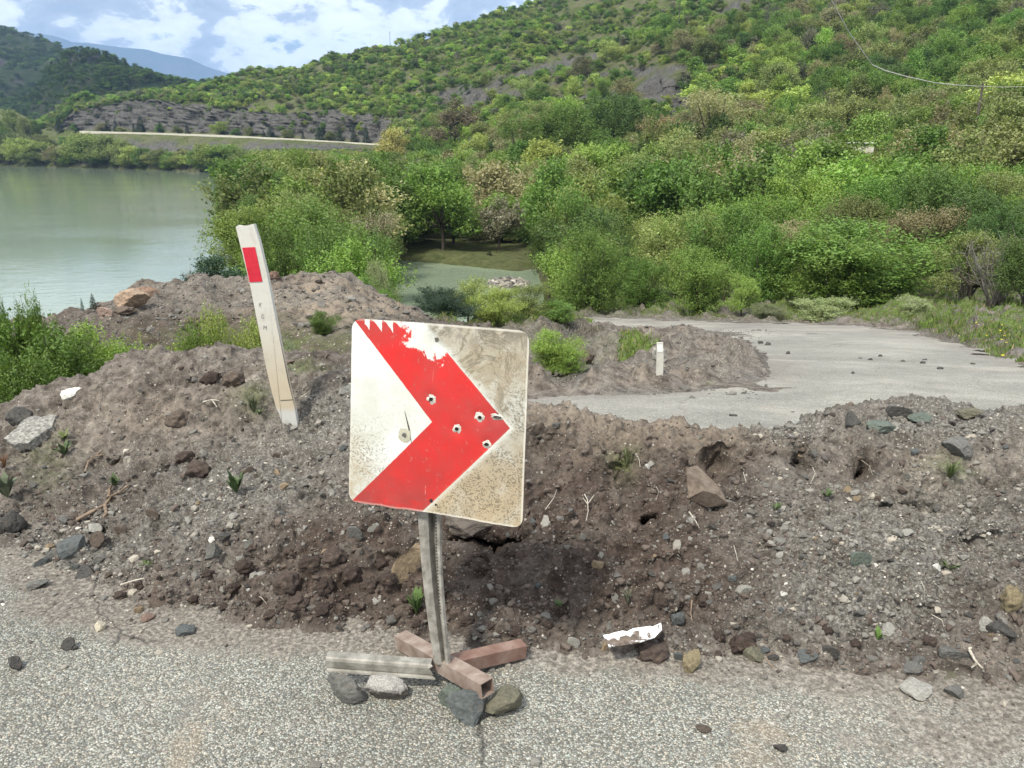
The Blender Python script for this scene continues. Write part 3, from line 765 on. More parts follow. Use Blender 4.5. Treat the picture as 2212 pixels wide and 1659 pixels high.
# normal of the smooth bank
G = P.reshape(nr, nc, 3)
du = np.gradient(G, axis=1); dv = np.gradient(G, axis=0)
Nn = np.cross(du, dv).reshape(-1, 3); Nn /= np.linalg.norm(Nn, axis=1)[:, None] + 1e-12
Nn *= np.where(Nn[:, 2:3] < 0, -1, 1)
body = sstep(0.3, 1.3, s_) * 1.0
moist = np.clip(B(820, 1260, 420, 115, -3) * 1.3 + B(700, 1150, 160, 50) * .5 + B(1330, 1090, 260, 130, 10) * 1.15 + B(1540, 990, 120, 60) * .6 + B(1350, 1290, 330, 90) * 1.0 + B(250, 1060, 200, 60, -25) * .55 + B(2150, 1330, 200, 120) * .5 + B(1100, 1130, 180, 60) + B(1880, 1020, 70, 50) * .6 + B(950, 1060, 200, 100) * .35, 0, 1)
grav = np.clip(B(480, 1080, 330, 130, -12) * .9 + B(1950, 1180, 380, 150) * .95 + B(2050, 910, 220, 50) * 1.0 + B(150, 1200, 120, 50) + B(1700, 925, 90, 30) + B(1800, 1320, 260, 70) * .8 + B(720, 900, 90, 60) * .7 + B(860, 1110, 120, 50) * .7, 0, 1)
dry = np.clip(B(1480, 935, 260, 48) + B(1270, 1010, 70, 50) * .9 + B(1970, 1040, 110, 70) * .9 + B(350, 900, 200, 60) * .45 + B(1200, 900, 120, 30) * .6, 0, 1)
pebbly = np.clip(grav * 1.0 + .25, 0, 1)
# big forms: scoops, overhangs, the burrow
fl = fbm(P, 3.2, 3, .5, k=400)
disp = fl * .048
disp += fbm(P, 9, 4, .55, k=410) * .026
rg = 1 - np.abs(fbm(P, 6.0, 4, .55, k=415)) * 2.2
disp += (rg - .45) * .014
d1, d2, rid = worley(P, 15, 2)
clod = sstep(.62, .2, d1) * (rid > .5)
disp += clod * .030 * np.clip(.25 + moist * 1.0 - grav * .3 + sstep(0, .3, fbm(P, 2.1, 2, k=430)) * .5, 0, 1.1)
d1, d2, rid = worley(P, 34, 5)
disp += sstep(.6, .2, d1) * (rid > .45) * .011
d1, d2, rid = worley(P, 75, 6)
disp += sstep(.55, .25, d1) * (rid > .45) * .0045
disp += fbm(P, 60, 3, .6, k=440) * .0045
forms = -(.10 * B(1545, 1000, 70, 40, 20, 1.6) + .06 * B(1330, 1060, 150, 60, 15, 1.4) + .12 * B(1875, 1012, 30, 34, 0, 2) + .11 * B(1405, 1104, 17, 9, 0, 2) + .035 * B(1330, 1006, 36, 44) + .07 * B(1735, 1000, 26, 32) + .05 * B(1180, 985, 60, 30) + .08 * B(2150, 1045, 34, 20, 0, 2) + .07 * B(1560, 968, 30, 9, 0, 1.5)
          + .05 * B(1480, 1330, 26, 30) + .10 * B(1030, 1150, 80, 26, 0, 1.6) + .05 * B(1960, 1095, 90, 18, 5) + .05 * B(2130, 1190, 70, 20) + .04 * B(345, 1150, 30, 16) + .04 * B(830, 1240, 50, 18) + .045 * B(600, 1215, 26, 22))
forms += .055 * B(1270, 1020, 55, 42, 0, 1.5) + .060 * B(1960, 1040, 95, 52, 0, 1.6) + .04 * B(1590, 930, 70, 36) + .035 * B(1440, 950, 70, 30) + .03 * B(500, 860, 150, 40) + .03 * B(760, 1215, 60, 30) + .05 * B(690, 1235, 40, 26) + .03 * B(250, 900, 60, 30) + .035 * B(1700, 1030, 50, 40)
P = P + Nn * ((disp * body + forms * sstep(.9, 1.3, s_))[:, None])
P[:, 1] += body * fbm(P, 22, 3, k=450) * .008
P[:, 0] += body * fbm(P, 22, 3, k=460) * .008
cav = .16 * B(1405, 1104, 16, 8, 0, 2) + .12 * B(1875, 1012, 18, 26, 0, 2) + .07 * B(2150, 1045, 26, 12, 0, 2) + .07 * B(1555, 962, 34, 10, 0, 2) + .09 * B(1735, 1000, 22, 28, 0, 2) + .20 * B(1040, 1160, 75, 20, 0, 2) + .09 * B(1340, 1012, 36, 40) + .09 * B(1180, 960, 50, 20) + .07 * B(1120, 1010, 40, 26) + .05 * B(2130, 1165, 60, 12) + .08 * B(1480, 1335, 24, 26) + .06 * B(1590, 1100, 60, 12) + .07 * B(1960, 1098, 80, 12) + .06 * B(650, 860, 40, 26) + .05 * B(500, 890, 50, 16) + .06 * B(540, 1215, 20, 20) + .06 * B(830, 1225, 40, 16) + .06 * B(395, 1010, 50, 14) + .05 * B(240, 1000, 50, 12, -20) + .05 * B(1440, 1225, 60, 10) + .05 * B(1250, 1180, 50, 10)
n_cv = sstep(.10, .55, fbm(P, 5.5, 3, .5, k=470)) * .016 + sstep(.25, .6, fbm(P, 12, 3, .5, k=475)) * .008
cav = (cav * (1 + .5 * fbm(P, 12, 3, k=480)) + n_cv) * sstep(1.0, 1.4, s_) * sstep(4.05, 3.9, s_)
P[:, 1] += cav; P[:, 2] -= cav * .22
soil_near = soil_material('dumped_earth')
grassb = np.clip(B(1350, 985, 34, 26) * .5 + B(100, 1000, 60, 60) * .25 + B(2050, 1020, 50, 30) * .5 + B(640, 800, 60, 12) * .5 + B(550, 870, 50, 30) * .35, 0, 1)
bank = mesh_np('earth_bank', P, grid_faces(nr, nc), soil_near, True, dict(grass=grassb, dry=dry, moist=moist, grav=grav))
link('earth_bank', bank, kind='structure')
BANKP = P
bx_, by_, bd_ = project(P)
BANKxy = (bx_, by_, bd_)
BANKw = (grav, moist)
du = np.gradient(P.reshape(nr, nc, 3), axis=1); dv = np.gradient(P.reshape(nr, nc, 3), axis=0)
BN_ = np.cross(du, dv).reshape(-1, 3); BN_ /= np.linalg.norm(BN_, axis=1)[:, None] + 1e-12
BN_ *= np.where(BN_[:, 2:3] < 0, -1, 1)

ALLP = np.concatenate([BANKP, MIDP, ROADP[project(ROADP)[2] > .4]])
ax_, ay_, ad_ = project(ALLP)
def pick(px, y, r=5.0, exclude_near=0.0):
    """the nearest ground point seen at picture position (px, y)"""
    for k_ in range(8):
        m = (np.abs(ax_ - px) < r) & (np.abs(ay_ - y) < r) & (ad_ > exclude_near)
        if m.any(): break
        r *= 1.7
    idx = np.nonzero(m)[0]
    return ALLP[idx[np.argmin(ad_[idx])]].copy()

# ================================================================== VEGETATION
leaf_o = leaf_material('leaf')
leaf_i = leaf_material('leaf_scattered', inst=True)
bark = plain_noise('bark', [(0.35, (0.035, 0.028, 0.022)), (0.6, (0.085, 0.07, 0.056))], 6, bump=.02)
twig_m = plain_noise('grey_twigs', [(0.35, (0.12, 0.11, 0.10)), (0.6, (0.24, 0.225, 0.205))], 6, bump=.005)

def lobes_for(shape, g, n):
    L = []
    for i in range(n):
        th = g.uniform(0, 2 * math.pi)
        if shape == 'round':
            z = g.uniform(.30, .86); r = .30 * math.sqrt(max(0.05, 1 - ((z - .52) / .5) ** 2)) * g.uniform(.5, 1.15); q = g.uniform(.15, .24)
        elif shape == 'fan':          # many-stemmed, leafy to the ground
            z = g.uniform(.14, .86); r = (.16 + .30 * z) * g.uniform(.2, 1.1); q = g.uniform(.13, .21)
        elif shape == 'tall':
            z = g.uniform(.25, .9); r = .19 * math.sqrt(max(0.05, 1 - ((z - .5) / .5) ** 2)) * g.uniform(.4, 1.2); q = g.uniform(.11, .18)
        else:                          # 'loose'
            z = g.uniform(.32, .9); r = .33 * g.uniform(.3, 1.2) * (1.2 - z * .6); q = g.uniform(.09, .17)
        L.append((r * math.cos(th), r * math.sin(th), z, q))
    L.append((0, 0, .87 if shape != 'fan' else .84, .12)); L.append((g.normal(0, .05), g.normal(0, .05), .6, .2))
    if shape == 'fan': L.append((0, 0, .25, .22)); L.append((.1, -.1, .2, .2)); L.append((-.12, .05, .2, .2))
    return np.array(L)
def leaf_cloud(seed, shape, nlobe, nclump, nleaf, size, spread=.34, upright=0.0):
    """leaf sprays set along many thin rising shoots that fan out of the crown lobes"""
    g = np.random.default_rng(seed)
    L = lobes_for(shape, g, nlobe)
    li = g.integers(0, len(L), nclump)
    d = g.normal(size=(nclump, 3)); d /= np.linalg.norm(d, axis=1)[:, None]
    C = L[li, :3] + d * (L[li, 3] * g.uniform(.15, .80, nclump) ** .7)[:, None] * [1, 1, .85]
    out_ = C - [0, 0, .30]; out_ /= np.linalg.norm(out_, axis=1)[:, None]
    dr = out_ * .55 + d * .35 + [0, 0, .75] + g.normal(0, .22, (nclump, 3)); dr /= np.linalg.norm(dr, axis=1)[:, None]
    ln = g.uniform(.09, .20, nclump) * (1.15 if shape in ('fan', 'tall') else 1.0)
    keep = C[:, 2] > .0
    C, d, li, dr, ln = C[keep], d[keep], li[keep], dr[keep], ln[keep]
    n = len(C)
    hue = np.clip(g.normal(.5, .2, n) + (C[:, 2] - .5) * .3, 0, 1)
    ci = np.repeat(np.arange(n), nleaf)
    t = g.uniform(0, 1, len(ci))
    w_ = (size * 2.0 + .020) * (1.15 - .85 * t)
    P_ = C[ci] + dr[ci] * (ln[ci] * t)[:, None] + g.normal(size=(len(ci), 3)) * (w_ * spread * 1.25)[:, None]
    m = P_[:, 2] > .005
    P_, ci, t = P_[m], ci[m], t[m]
    N_ = d[ci] * .5 + g.normal(size=P_.shape) * .62 + [0, 0, .50]
    N_ /= np.linalg.norm(N_, axis=1)[:, None]
    a = dr[ci] * .7 + g.normal(size=P_.shape) * .6
    a -= N_ * (a * N_).sum(1)[:, None]; a /= np.linalg.norm(a, axis=1)[:, None]
    b = np.cross(N_, a)
    sz = size * g.uniform(.6, 1.25, len(P_))[:, None]
    V = np.stack([P_ - a * sz, P_ + b * sz * .55, P_ + a * sz, P_ - b * sz * .55], 1).reshape(-1, 3)
    F = np.arange(len(V)).reshape(-1, 4)
    zt = V[:, 2].max(); V *= [1, 1, .97 / zt]
    return V, F, np.repeat(g.uniform(0, 1, len(P_)), 4), np.repeat(hue[ci], 4), L
def wood_np(L, seed, trunk_r=.022, shape='round', twigs=0):
    g = np.random.default_rng(seed)
    mb = MB()
    fork = np.array([g.normal(0, .01), g.normal(0, .01), .26 if shape != 'fan' else .06])
    mb.add(*tube_np([(0, 0, -.06), (g.normal(0, .008), g.normal(0, .008), .1), fork], [trunk_r * 1.25, trunk_r, trunk_r * .85], 7))
    if shape != 'fan':
        mb.add(*tube_np([fork, fork + [g.normal(0, .02), g.normal(0, .02), .25], fork + [g.normal(0, .03), g.normal(0, .03), .5]], [trunk_r * .8, trunk_r * .5, trunk_r * .15], 6))
    for (lx, ly, lz, q) in L[:14]:
        e = np.array([lx, ly, lz])
        mid = fork * .5 + e * .5 + [lx * .1, ly * .1, -.03]
        mb.add(*tube_np([fork, mid, e], [trunk_r * .55, trunk_r * .34, trunk_r * .12], 5))
        for k_ in range(twigs):
            d = g.normal(size=3); d /= np.linalg.norm(d); d[2] = abs(d[2]) * .8
            s_ = mid + (e - mid) * g.uniform(0, 1)
            mb.add(*tube_np([s_, s_ + d * q * .6, s_ + d * q * 1.15 + [0, 0, q * .2]], [trunk_r * .14, trunk_r * .09, trunk_r * .03], 3))
    return mb
PROTO = {}
def make_proto(key, seed, shape, nlobe, nclump, nleaf, size, inst=False, twigs=0, upright=0.0, spread=.34, tr=.022):
    V, F, var, hue, L = leaf_cloud(seed, shape, nlobe, nclump, nleaf, size, spread, upright)
    cm = mesh_np('crown_' + key, V, F, leaf_i if inst else leaf_o, False, dict(var=var, hue=hue))
    tm = None if inst else wood_np(L, seed + 1, tr, shape, twigs).mesh('trunk_' + key, bark, True)
    PROTO[key] = (cm, tm)
for i_, sh in enumerate(('round', 'fan', 'round', 'fan', 'loose', 'tall')):
    make_proto('near%d' % i_, 500 + i_, sh, 17, 700 if sh != 'loose' else 480, 32, .0115, twigs=3, spread=.62)
for i_, sh in enumerate(('round', 'fan', 'round', 'tall', 'loose', 'round', 'fan')):
    make_proto('mid%d' % i_, 520 + i_, sh, 15, 430 if sh != 'loose' else 300, 20, .0195, twigs=1, spread=.55)
for i_, sh in enumerate(('round', 'fan', 'round', 'loose', 'round')):
    make_proto('far%d' % i_, 540 + i_, sh, 9, 150, 9, .042, spread=.45)
def conifer(key, seed, n=2600, size=.022, inst=False):
    g = np.random.default_rng(seed)
    z = .08 + .92 * (1 - np.sqrt(g.uniform(0, 1, n)))
    tier = np.floor(z * 13) / 13
    rmax = .26 * (1 - z) ** .85 * (.72 + .5 * (z - tier) * 13 * -1 + .5) + .012
    th = g.uniform(0, 2 * math.pi, n); br = np.round(th / .55) * .55 + g.normal(0, .10, n)
    r = rmax * g.uniform(.25, 1.0, n) ** .6
    P_ = np.stack([r * np.cos(br), r * np.sin(br), z - r * .25], 1)
    out_ = np.stack([np.cos(br), np.sin(br), -.25 * np.ones(n)], 1)
    a = out_ + g.normal(0, .3, (n, 3)); a /= np.linalg.norm(a, axis=1)[:, None]
    b = np.cross(a, [0, 0, 1]) + g.normal(0, .3, (n, 3)); b /= np.linalg.norm(b, axis=1)[:, None]
    sz = size * g.uniform(.7, 1.4, n)[:, None]
    V = np.stack([P_ - a * sz, P_ + b * sz * .4, P_ + a * sz, P_ - b * sz * .4], 1).reshape(-1, 3)
    cm = mesh_np('crown_' + key, V, np.arange(len(V)).reshape(-1, 4), leaf_o, False, dict(var=np.repeat(g.uniform(0, .8, n), 4), hue=np.repeat(g.uniform(.3, .6, n), 4)))
    tb = MB(); tb.add(*tube_np([(0, 0, -.05), (0, 0, .5), (0, 0, .97)], [.02, .012, .003], 6))
    PROTO[key] = (cm, tb.mesh('trunk_' + key, bark, True))
conifer('fir0', 560); conifer('fir1', 561, 1400, .03)

COL = dict(green=(0.108, 0.182, 0.040), fresh=(0.165, 0.248, 0.055), yellow=(0.245, 0.300, 0.085), olive=(0.185, 0.218, 0.080), tan=(0.250, 0.238, 0.130),
           brown=(0.190, 0.175, 0.120), dark=(0.080, 0.135, 0.038), fir=(0.030, 0.058, 0.034), pale=(0.26, 0.31, 0.17), grey=(0.165, 0.170, 0.120), gold=(0.35, 0.34, 0.12))
def jitcol(c, g, a=.12):
    c = np.array(COL[c]) * np.exp(g.normal(0, a * 1.6)) * np.exp(g.normal(0, a * .28, 3))
    return (*np.clip(c, 0.005, .6), 1)
gt = np.random.default_rng(99)
def plant(name, key, base, height, width, col, label, cat, group=None, parts=True, rot=None):
    cm, tm = PROTO[key]
    rz = gt.uniform(0, 6.28) if rot is None else rot
    c = jitcol(col, gt) if isinstance(col, str) else (*col, 1)
    sc = (width / .78, width / .78, height / .97)
    if parts and tm is not None:
        r = link(name, None, label=label, cat=cat, group=group, loc=tuple(base))
        r.rotation_euler = (0, 0, rz); r.scale = sc; r.empty_display_size = .2
        o = link('crown', cm, r); o.color = c
        link('trunk', tm, r)
    else:
        r = link(name, cm, label=label, cat=cat, group=group, loc=tuple(base))
        r.rotation_euler = (0, 0, rz); r.scale = sc; r.color = c
    return r
# ground lookup over the whole terrain table
def ground_at(px, Y):
    T = table_at([px])[0]
    z = np.interp(Y, T[:, 0], T[:, 1])
    return np.array([colX(px, Y, z), Y, z])
def row_of(P):
    return project(np.array(P))[1]
def tree_at(name, px, ytop, Y, wpx, key, col, label, cat='tree', group=None, parts=True, base=None):
    """a plant standing on the ground at column px and distance Y whose top reaches picture row ytop"""
    b = ground_at(px, Y) if base is None else base
    ztop = float(zof(Y, ytop))
    h = max((ztop - b[2]) * 1.12, .3)
    d = project(b)[2]
    return plant(name, key, b - [0, 0, .05], h, wpx / FPX * float(d), col, label, cat, group, parts)
def water_here(P):
    return P[2] < -10.3

# ---- bushes close by, left of the bank
NB = 'leafy bushes growing below the left side of the earth bank'
near = [
 (40, 690, 6.6, 270, 'near1', 'green', 'broad green bush at the left edge of the picture below the earth bank'),
 (150, 684, 7.0, 230, 'near3', 'green', 'full green bush behind the white stone on the bank, tallest shoots over the water'),
 (222, 696, 7.4, 150, 'near1', 'fresh', 'yellow green bush right of the tall shoots, against the dirt mound'),
 (292, 762, 6.7, 170, 'near1', 'fresh', 'low bright bush just over the crest of the bank, right end of the thicket'),
 (-60, 700, 6.0, 190, 'near3', 'dark', 'dark bush cut by the left picture edge'),
 (60, 780, 5.9, 190, 'near0', 'green', 'green bush directly behind the dark round boulder'),
 (170, 800, 6.1, 150, 'near3', 'dark', 'dark green bush low behind the white stone'),
 (440, 702, 6.3, 120, 'near1', 'fresh', 'small yellow green shrub rising over the crest left of the white post'),
 (385, 735, 6.4, 90, 'near3', 'yellow', 'lowest yellow green sprig left of the leaning white post'),
 (508, 672, 6.5, 110, 'near1', 'yellow', 'bright yellow green shrub immediately left of the leaning white post'),
 (590, 690, 6.6, 120, 'near1', 'yellow', 'yellow green shrub half hidden behind the leaning white post'),
]
for px, yt, Y, wp, key, c, lb in near:
    tree_at('bush', px, yt, Y, wp, key, c, lb, 'bush', NB)
for px, yt, Y, wp in ((78, 655, 7.0, 34), (135, 642, 7.1, 40), (112, 664, 7.2, 30)):
    tree_at('sapling', px, yt, Y, wp * 1.6, 'near5', 'green', ['thin leafy shoot standing above the bushes at left, shortest of three', 'tallest thin shoot above the left bushes, seen against the water', 'middle leafy shoot between two taller ones over the left bushes'][(78, 135, 112).index(px)], 'sapling', 'thin shoots above the left bushes')
# ---- plants on and beside the mounds
def gpick(px, y): return pick(px, y)
spot = [
 ('juniper_bush', 480, 553, 14.5, 105, 'mid0', 'fir', 'dark evergreen bush on the shore behind the dirt mound, left of the white post', 'bush'),
 ('juniper_bush', 440, 588, 14.2, 70, 'mid2', 'fir', 'low dark evergreen bush at the left foot of the headland trees', 'bush'),
 ('seedling', 203, 640, 11.8, 34, 'fir1', 'fir', 'tiny dark evergreen seedling on the mound left of the tan boulder', 'seedling'),
 ('seedling', 180, 655, 11.7, 20, 'fir1', 'fir', 'smallest dark sprig at the left end of the mound crest', 'seedling'),
 ('dark_shrub', 12, 695, 10.5, 34, 'near0', 'dark', 'small dark shrub on the shore at the left picture edge', 'bush'),
 ('juniper_bush', 965, 622, 17.5, 125, 'near2', 'fir', 'rounded near-black juniper above the top edge of the chevron sign', 'bush'),
 ('shrub', 1010, 606, 19.5, 110, 'near4', 'olive', 'thin olive shrub right behind the dark juniper', 'bush'),
 ('shrub', 1070, 622, 18.5, 110, 'near1', 'yellow', 'pale yellow green shrub in the middle of the thicket over the sign corner', 'bush'),
 ('shrub', 1125, 612, 20, 120, 'near3', 'yellow', 'feathery yellow shrub at the right of the thicket over the sign corner', 'bush'),
 ('shrub', 1195, 650, 20, 90, 'near0', 'green', 'low green shrub where the thicket meets the start of the road', 'bush'),
 ('shrub', 1195, 712, 10.8, 105, 'near1', 'fresh', 'green bush growing out of the pit beside the right edge of the sign', 'bush'),
 ('shrub', 1225, 740, 10.6, 80, 'near3', 'fresh', 'lower part-hidden green bush in the pit left of the small white post', 'bush'),
 ('tuft', 700, 698, 8.9, 62, 'near1', 'green', 'bright green tuft on the edge of the dirt track over the sign corner', 'plant'),
 ('shrub', 645, 748, 6.6, 80, 'near4', 'grey', 'half-dry grey green shrub behind the crest right of the white post', 'bush'),
 ('shrub', 835, 625, 15.5, 60, 'near4', 'green', 'sparse green shrub at the right end of the dirt mound', 'bush'),
 ('shrub', 838, 575, 26, 74, 'near4', 'pale', 'pale willow-like shrub leaning over the inlet', 'bush'),
 ('shrub', 800, 600, 17.5, 110, 'near1', 'green', 'leafy shrub at the foot of the headland thicket by the inlet', 'bush'),
 ('shrub', 1600, 600, 29.5, 66, 'near4', 'yellow', 'loose yellow brown sapling at the road edge left of the great green bush', 'bush'),
 ('shrub', 1660, 655, 28.5, 70, 'near1', 'pale', 'small pale bush in the verge, left of two pale bushes', 'bush'),
 ('shrub', 1775, 640, 27.5, 110, 'near3', 'pale', 'low pale green bush in the verge in front of the great green bush', 'bush'),
 ('shrub', 1965, 642, 26.5, 75, 'near4', 'pale', 'silvery little bush in the verge right of the great green bush', 'bush'),
]
for nm, px, yt, Y, wp, key, c, lb, cat in spot:
    tree_at(nm, px, yt, Y, wp, key, c, lb, cat)

# ---- trees one can single out
solo = [
 (715, 440, 46, 220, 'near1', 'green', 'big fresh green bushy tree of the headland, right behind the white post'),
 (630, 480, 40, 150, 'near3', 'green', 'bushy green tree between the white post and the dirt mound'),
 (760, 500, 38, 170, 'near3', 'green', 'lower green tree at the inlet side of the headland'),
 (680, 418, 54, 120, 'near4', 'olive', 'olive brown budding crown rising over the headland bush'),
 (572, 345, 84, 105, 'near2', 'green', 'dark green tree on the outer tip of the headland above the white post'),
 (562, 430, 66, 80, 'near0', 'dark', 'dark bushy tree at the water edge of the headland'),
 (615, 334, 96, 110, 'near4', 'olive', 'olive budding oak on the headland tip, behind the dark tree'),
 (655, 330, 100, 120, 'near0', 'fresh', 'light green round tree in the row above the white post'),
 (800, 470, 60, 130, 'near4', 'brown', 'brown leafless-looking oak beside the inlet'),
 (985, 222, 235, 105, 'mid4', 'brown', 'bare brown spreading tree standing alone on the slope in the picture middle'),
 (852, 282, 235, 75, 'mid0', 'gold', 'golden yellow bush at the end of the far white parapet'),
 (1325, 212, 172, 130, 'near0', 'dark', 'tall dense dark green oak, darkest round crown in the picture middle'),
 (1210, 232, 165, 120, 'near0', 'green', 'round green tree left of the dense dark oak'),
 (1140, 252, 165, 110, 'near3', 'green', 'green tree in front of the grey scree'),
 (1405, 262, 150, 90, 'mid4', 'olive', 'olive budding tree just right of the dense dark oak'),
 (1545, 205, 150, 170, 'near4', 'tan', 'wide pale brown budding oak in front of the bare bank'),
 (1745, 275, 112, 110, 'near4', 'tan', 'thin tan budding tree left of the small white roof'),
 (1860, 482, 33.5, 330, 'near1', 'green', 'great fresh green hornbeam bush at the roadside, widest of the verge'),
 (1790, 500, 32.5, 210, 'near3', 'fresh', 'left half of the roadside hornbeam thicket'),
 (1960, 455, 37, 170, 'near4', 'tan', 'tan budding crown rising behind the great hornbeam bush'),
 (2150, 520, 27, 230, 'near4', 'grey', 'grey bare twiggy thicket at the right roadside'),
 (1490, 372, 88, 110, 'near4', 'brown', 'reddish brown budding tree in the middle of the wood'),
 (890, 470, 97, 80, 'near0', 'fir', 'dark bluish evergreen at the far side of the inlet'),
 (1085, 470, 99, 90, 'near2', 'dark', 'dark bushy tree on the grassy bank of the inlet'),
 (2120, 330, 74, 150, 'near2', 'dark', 'dense dark green tree at the right, below the utility pole'),
 (2060, 200, 118, 150, 'near3', 'fresh', 'fresh yellow green tree left of the utility pole'),
 (1185, 472, 60, 100, 'near5', 'green', 'slender green tree at the right end of the inlet'),
 (1250, 420, 58, 130, 'near4', 'green', 'light loose tree on the inlet corner'),
]
for px, yt, Y, wp, key, c, lb in solo:
    if 'bare' in lb and 'twiggy' in lb: continue
    tree_at('tree' if wp / Y > 1.6 or Y > 30 else 'bush', px, yt, Y, wp, key, c, lb)
tree_at('young_fir', 1057, 540, 84, 26, 'fir0', 'fir', 'single small dark fir on the grassy shore of the inlet')
# bare grey thicket
def bare_bush(seed, n=34):
    g = np.random.default_rng(seed); mb = MB()
    for k_ in range(n):
        th = g.uniform(0, 6.28); lean = g.uniform(.05, .42)
        e = np.array([math.cos(th) * lean, math.sin(th) * lean, g.uniform(.55, .98)])
        m = e * .5 + [math.cos(th) * .03, math.sin(th) * .03, .04]
        mb.add(*tube_np([(g.normal(0, .04), g.normal(0, .04), -.03), m, e], [.008, .0055, .002], 4))
        for q in range(16):
            t = g.uniform(.25, .95); s = m * 2 * t * (1 - t) + e * t * t
            d = g.normal(size=3) * .10 + [0, 0, .11]
            mb.add(*tube_np([s, s + d * .6, s + d + g.normal(size=3) * .025], [.0026, .002, .001], 3))
    return mb.mesh('bare_branches', twig_m, True)
bb = bare_bush(31)
for i_, (px, yt, Y, wp, lb) in enumerate(((2150, 505, 26.5, 190, 'largest bare grey thicket at the right roadside, no leaves yet'), (2225, 520, 25, 170, 'bare grey thicket cut by the right picture edge'),
        (2080, 560, 29, 100, 'small bare thicket between the hornbeam bush and the grey one'), (2075, 335, 88, 70, 'grey leafless shrub high in the wood at right'), (1940, 352, 100, 70, 'grey leafless shrub right of the white roof'),
        (1265, 560, 50, 80, 'bare brown shrub on the bank at the head of the inlet'), (430, 575, 14.4, 40, 'leafless grey twigs beside the evergreen on the shore'))):
    b = ground_at(px, Y); h = float(zof(Y, yt)) - b[2]; ww = wp / FPX * float(project(b)[2])
    o = link('bare_shrub', bb, label=lb, cat='shrub', group='leafless grey shrubs', loc=tuple(b)); o.scale = (ww / .85, ww / .85, h); o.rotation_euler = (0, 0, i_ * 1.3)

# ---- the wood: individuals near, the rest scattered
cand = []
g = np.random.default_rng(5)
T_rows = []
N = 0
for it in range(60000):
    Y = 24 + (330 - 24) * g.uniform() ** 1.35
    px = g.uniform(430, 2420)
    if px < 548: continue
    if 1240 < px and Y < 31 + (2212 - px) * -.0 and Y < 30.5: 
        if not (px > 2050 and Y > 24 + (2212 - px) * .02): continue
    if 860 < px < 1165 and Y < 90 + 3 * math.sin(px * .05): continue
    if 1110 <= px < 1240 and Y < 56: continue
    if px <= 860 and Y < 36: continue
    if 1670 < px < 2060 and Y < 41: continue
    if px > 780 and px < 870 and Y < 78: continue
    if 1095 < px < 1215 and Y < 74: continue
    b = ground_at(px, Y)
    if water_here(b): continue
    T = table_at([px])[0]
    smax = np.interp(Y, T[:, 0], np.arange(20))
    if px < 860 and smax > 13.6: continue
    if smax > 13.95 and px < 1600 and g.uniform() > .02 + .3 * sstep(1380, 1600, px): continue
    if 960 < px < 1070 and 238 < Y < 330: continue
    if 1370 < px < 1640 and smax > 13.9 and row_of(b) > 160 and row_of(b) < 300: continue
    if 1600 < px < 1760 and 232 < row_of(b) < 268: continue
    if 1805 < px < 1925 and 292 < row_of(b) < 372 and Y > 85: continue
    cand.append((px, Y, b))
    if len(cand) > 14000: break
# poisson thinning in the plane
cell = {}
kept = []
for px, Y, b in cand:
    sp = 2.9 + Y * .012
    ci, cj = int(b[0] // 5), int(b[1] // 5)
    okk = True
    for a_ in range(ci - 1, ci + 2):
        for c_ in range(cj - 1, cj + 2):
            for q in cell.get((a_, c_), ()):
                if (q[0] - b[0]) ** 2 + (q[1] - b[1]) ** 2 < sp * sp: okk = False; break
            if not okk: break
        if not okk: break
    if okk:
        cell.setdefault((ci, cj), []).append(b); kept.append((px, Y, b))
KIND = [('green', .32), ('fresh', .16), ('olive', .22), ('tan', .12), ('dark', .05), ('yellow', .07), ('brown', .025), ('grey', .035)]
kn = [k_[0] for k_ in KIND]; kp = np.array([k_[1] for k_ in KIND]); kp /= kp.sum()
trees = []
for px, Y, b in kept:
    # stands of a kind keep together
    v = vnoise(np.array([b[0] * .05]), np.array([b[1] * .05]), np.array([3.3]))[0]
    p_ = kp.copy()
    if v > .12: p_ = p_ * [1.6, 1.6, .5, .4, 1.3, .7, .3, .3]
    elif v < -.12: p_ = p_ * [.6, .7, 2.2, 1.8, .4, 1.4, 1.3, 1.3]
    c = kn[g.choice(len(kn), p=p_ / p_.sum())]
    if Y < 75 and c in ('brown', 'grey'): c = 'olive'
    h = g.uniform(5.2, 10.0) * (0.78 + .3 * sstep(30, 90, Y))
    if Y < 36: h *= .62
    elif Y < 62: h *= .80
    if 1795 < px < 1925 and 60 < Y < 105:
        h = min(h, float(zof(Y, 321)) - b[2])
        if h < 1.2: continue
    if px < 900: h = min(h, max(1.6, float(zof(Y, 322)) - b[2]))
    trees.append([h * FPX / project(b)[2], px, Y, b, h, h * g.uniform(.62, .95), c])
trees.sort(key=lambda t: -t[0])
WORDS = dict(green='leafy green', fresh='light fresh green', olive='olive budding', tan='tan budding', dark='dense dark green', yellow='yellow green', brown='brown hardly leafed', grey='grey green thinly leafed')
def zone(px, Y):
    if px < 860: return 'on the headland'
    if px < 1240: return 'across the inlet'
    if px < 1700: return 'behind the road bend'
    if px < 2000: return 'above the roadside hornbeam'
    return 'on the right slope'
def size_word(h): return 'tall' if h > 6.6 else 'mid-sized' if h > 5.0 else 'low'
def band(Y): return 'front row' if Y < 48 else 'lower slope' if Y < 85 else 'mid slope' if Y < 135 else 'upper slope'
NIND = 270
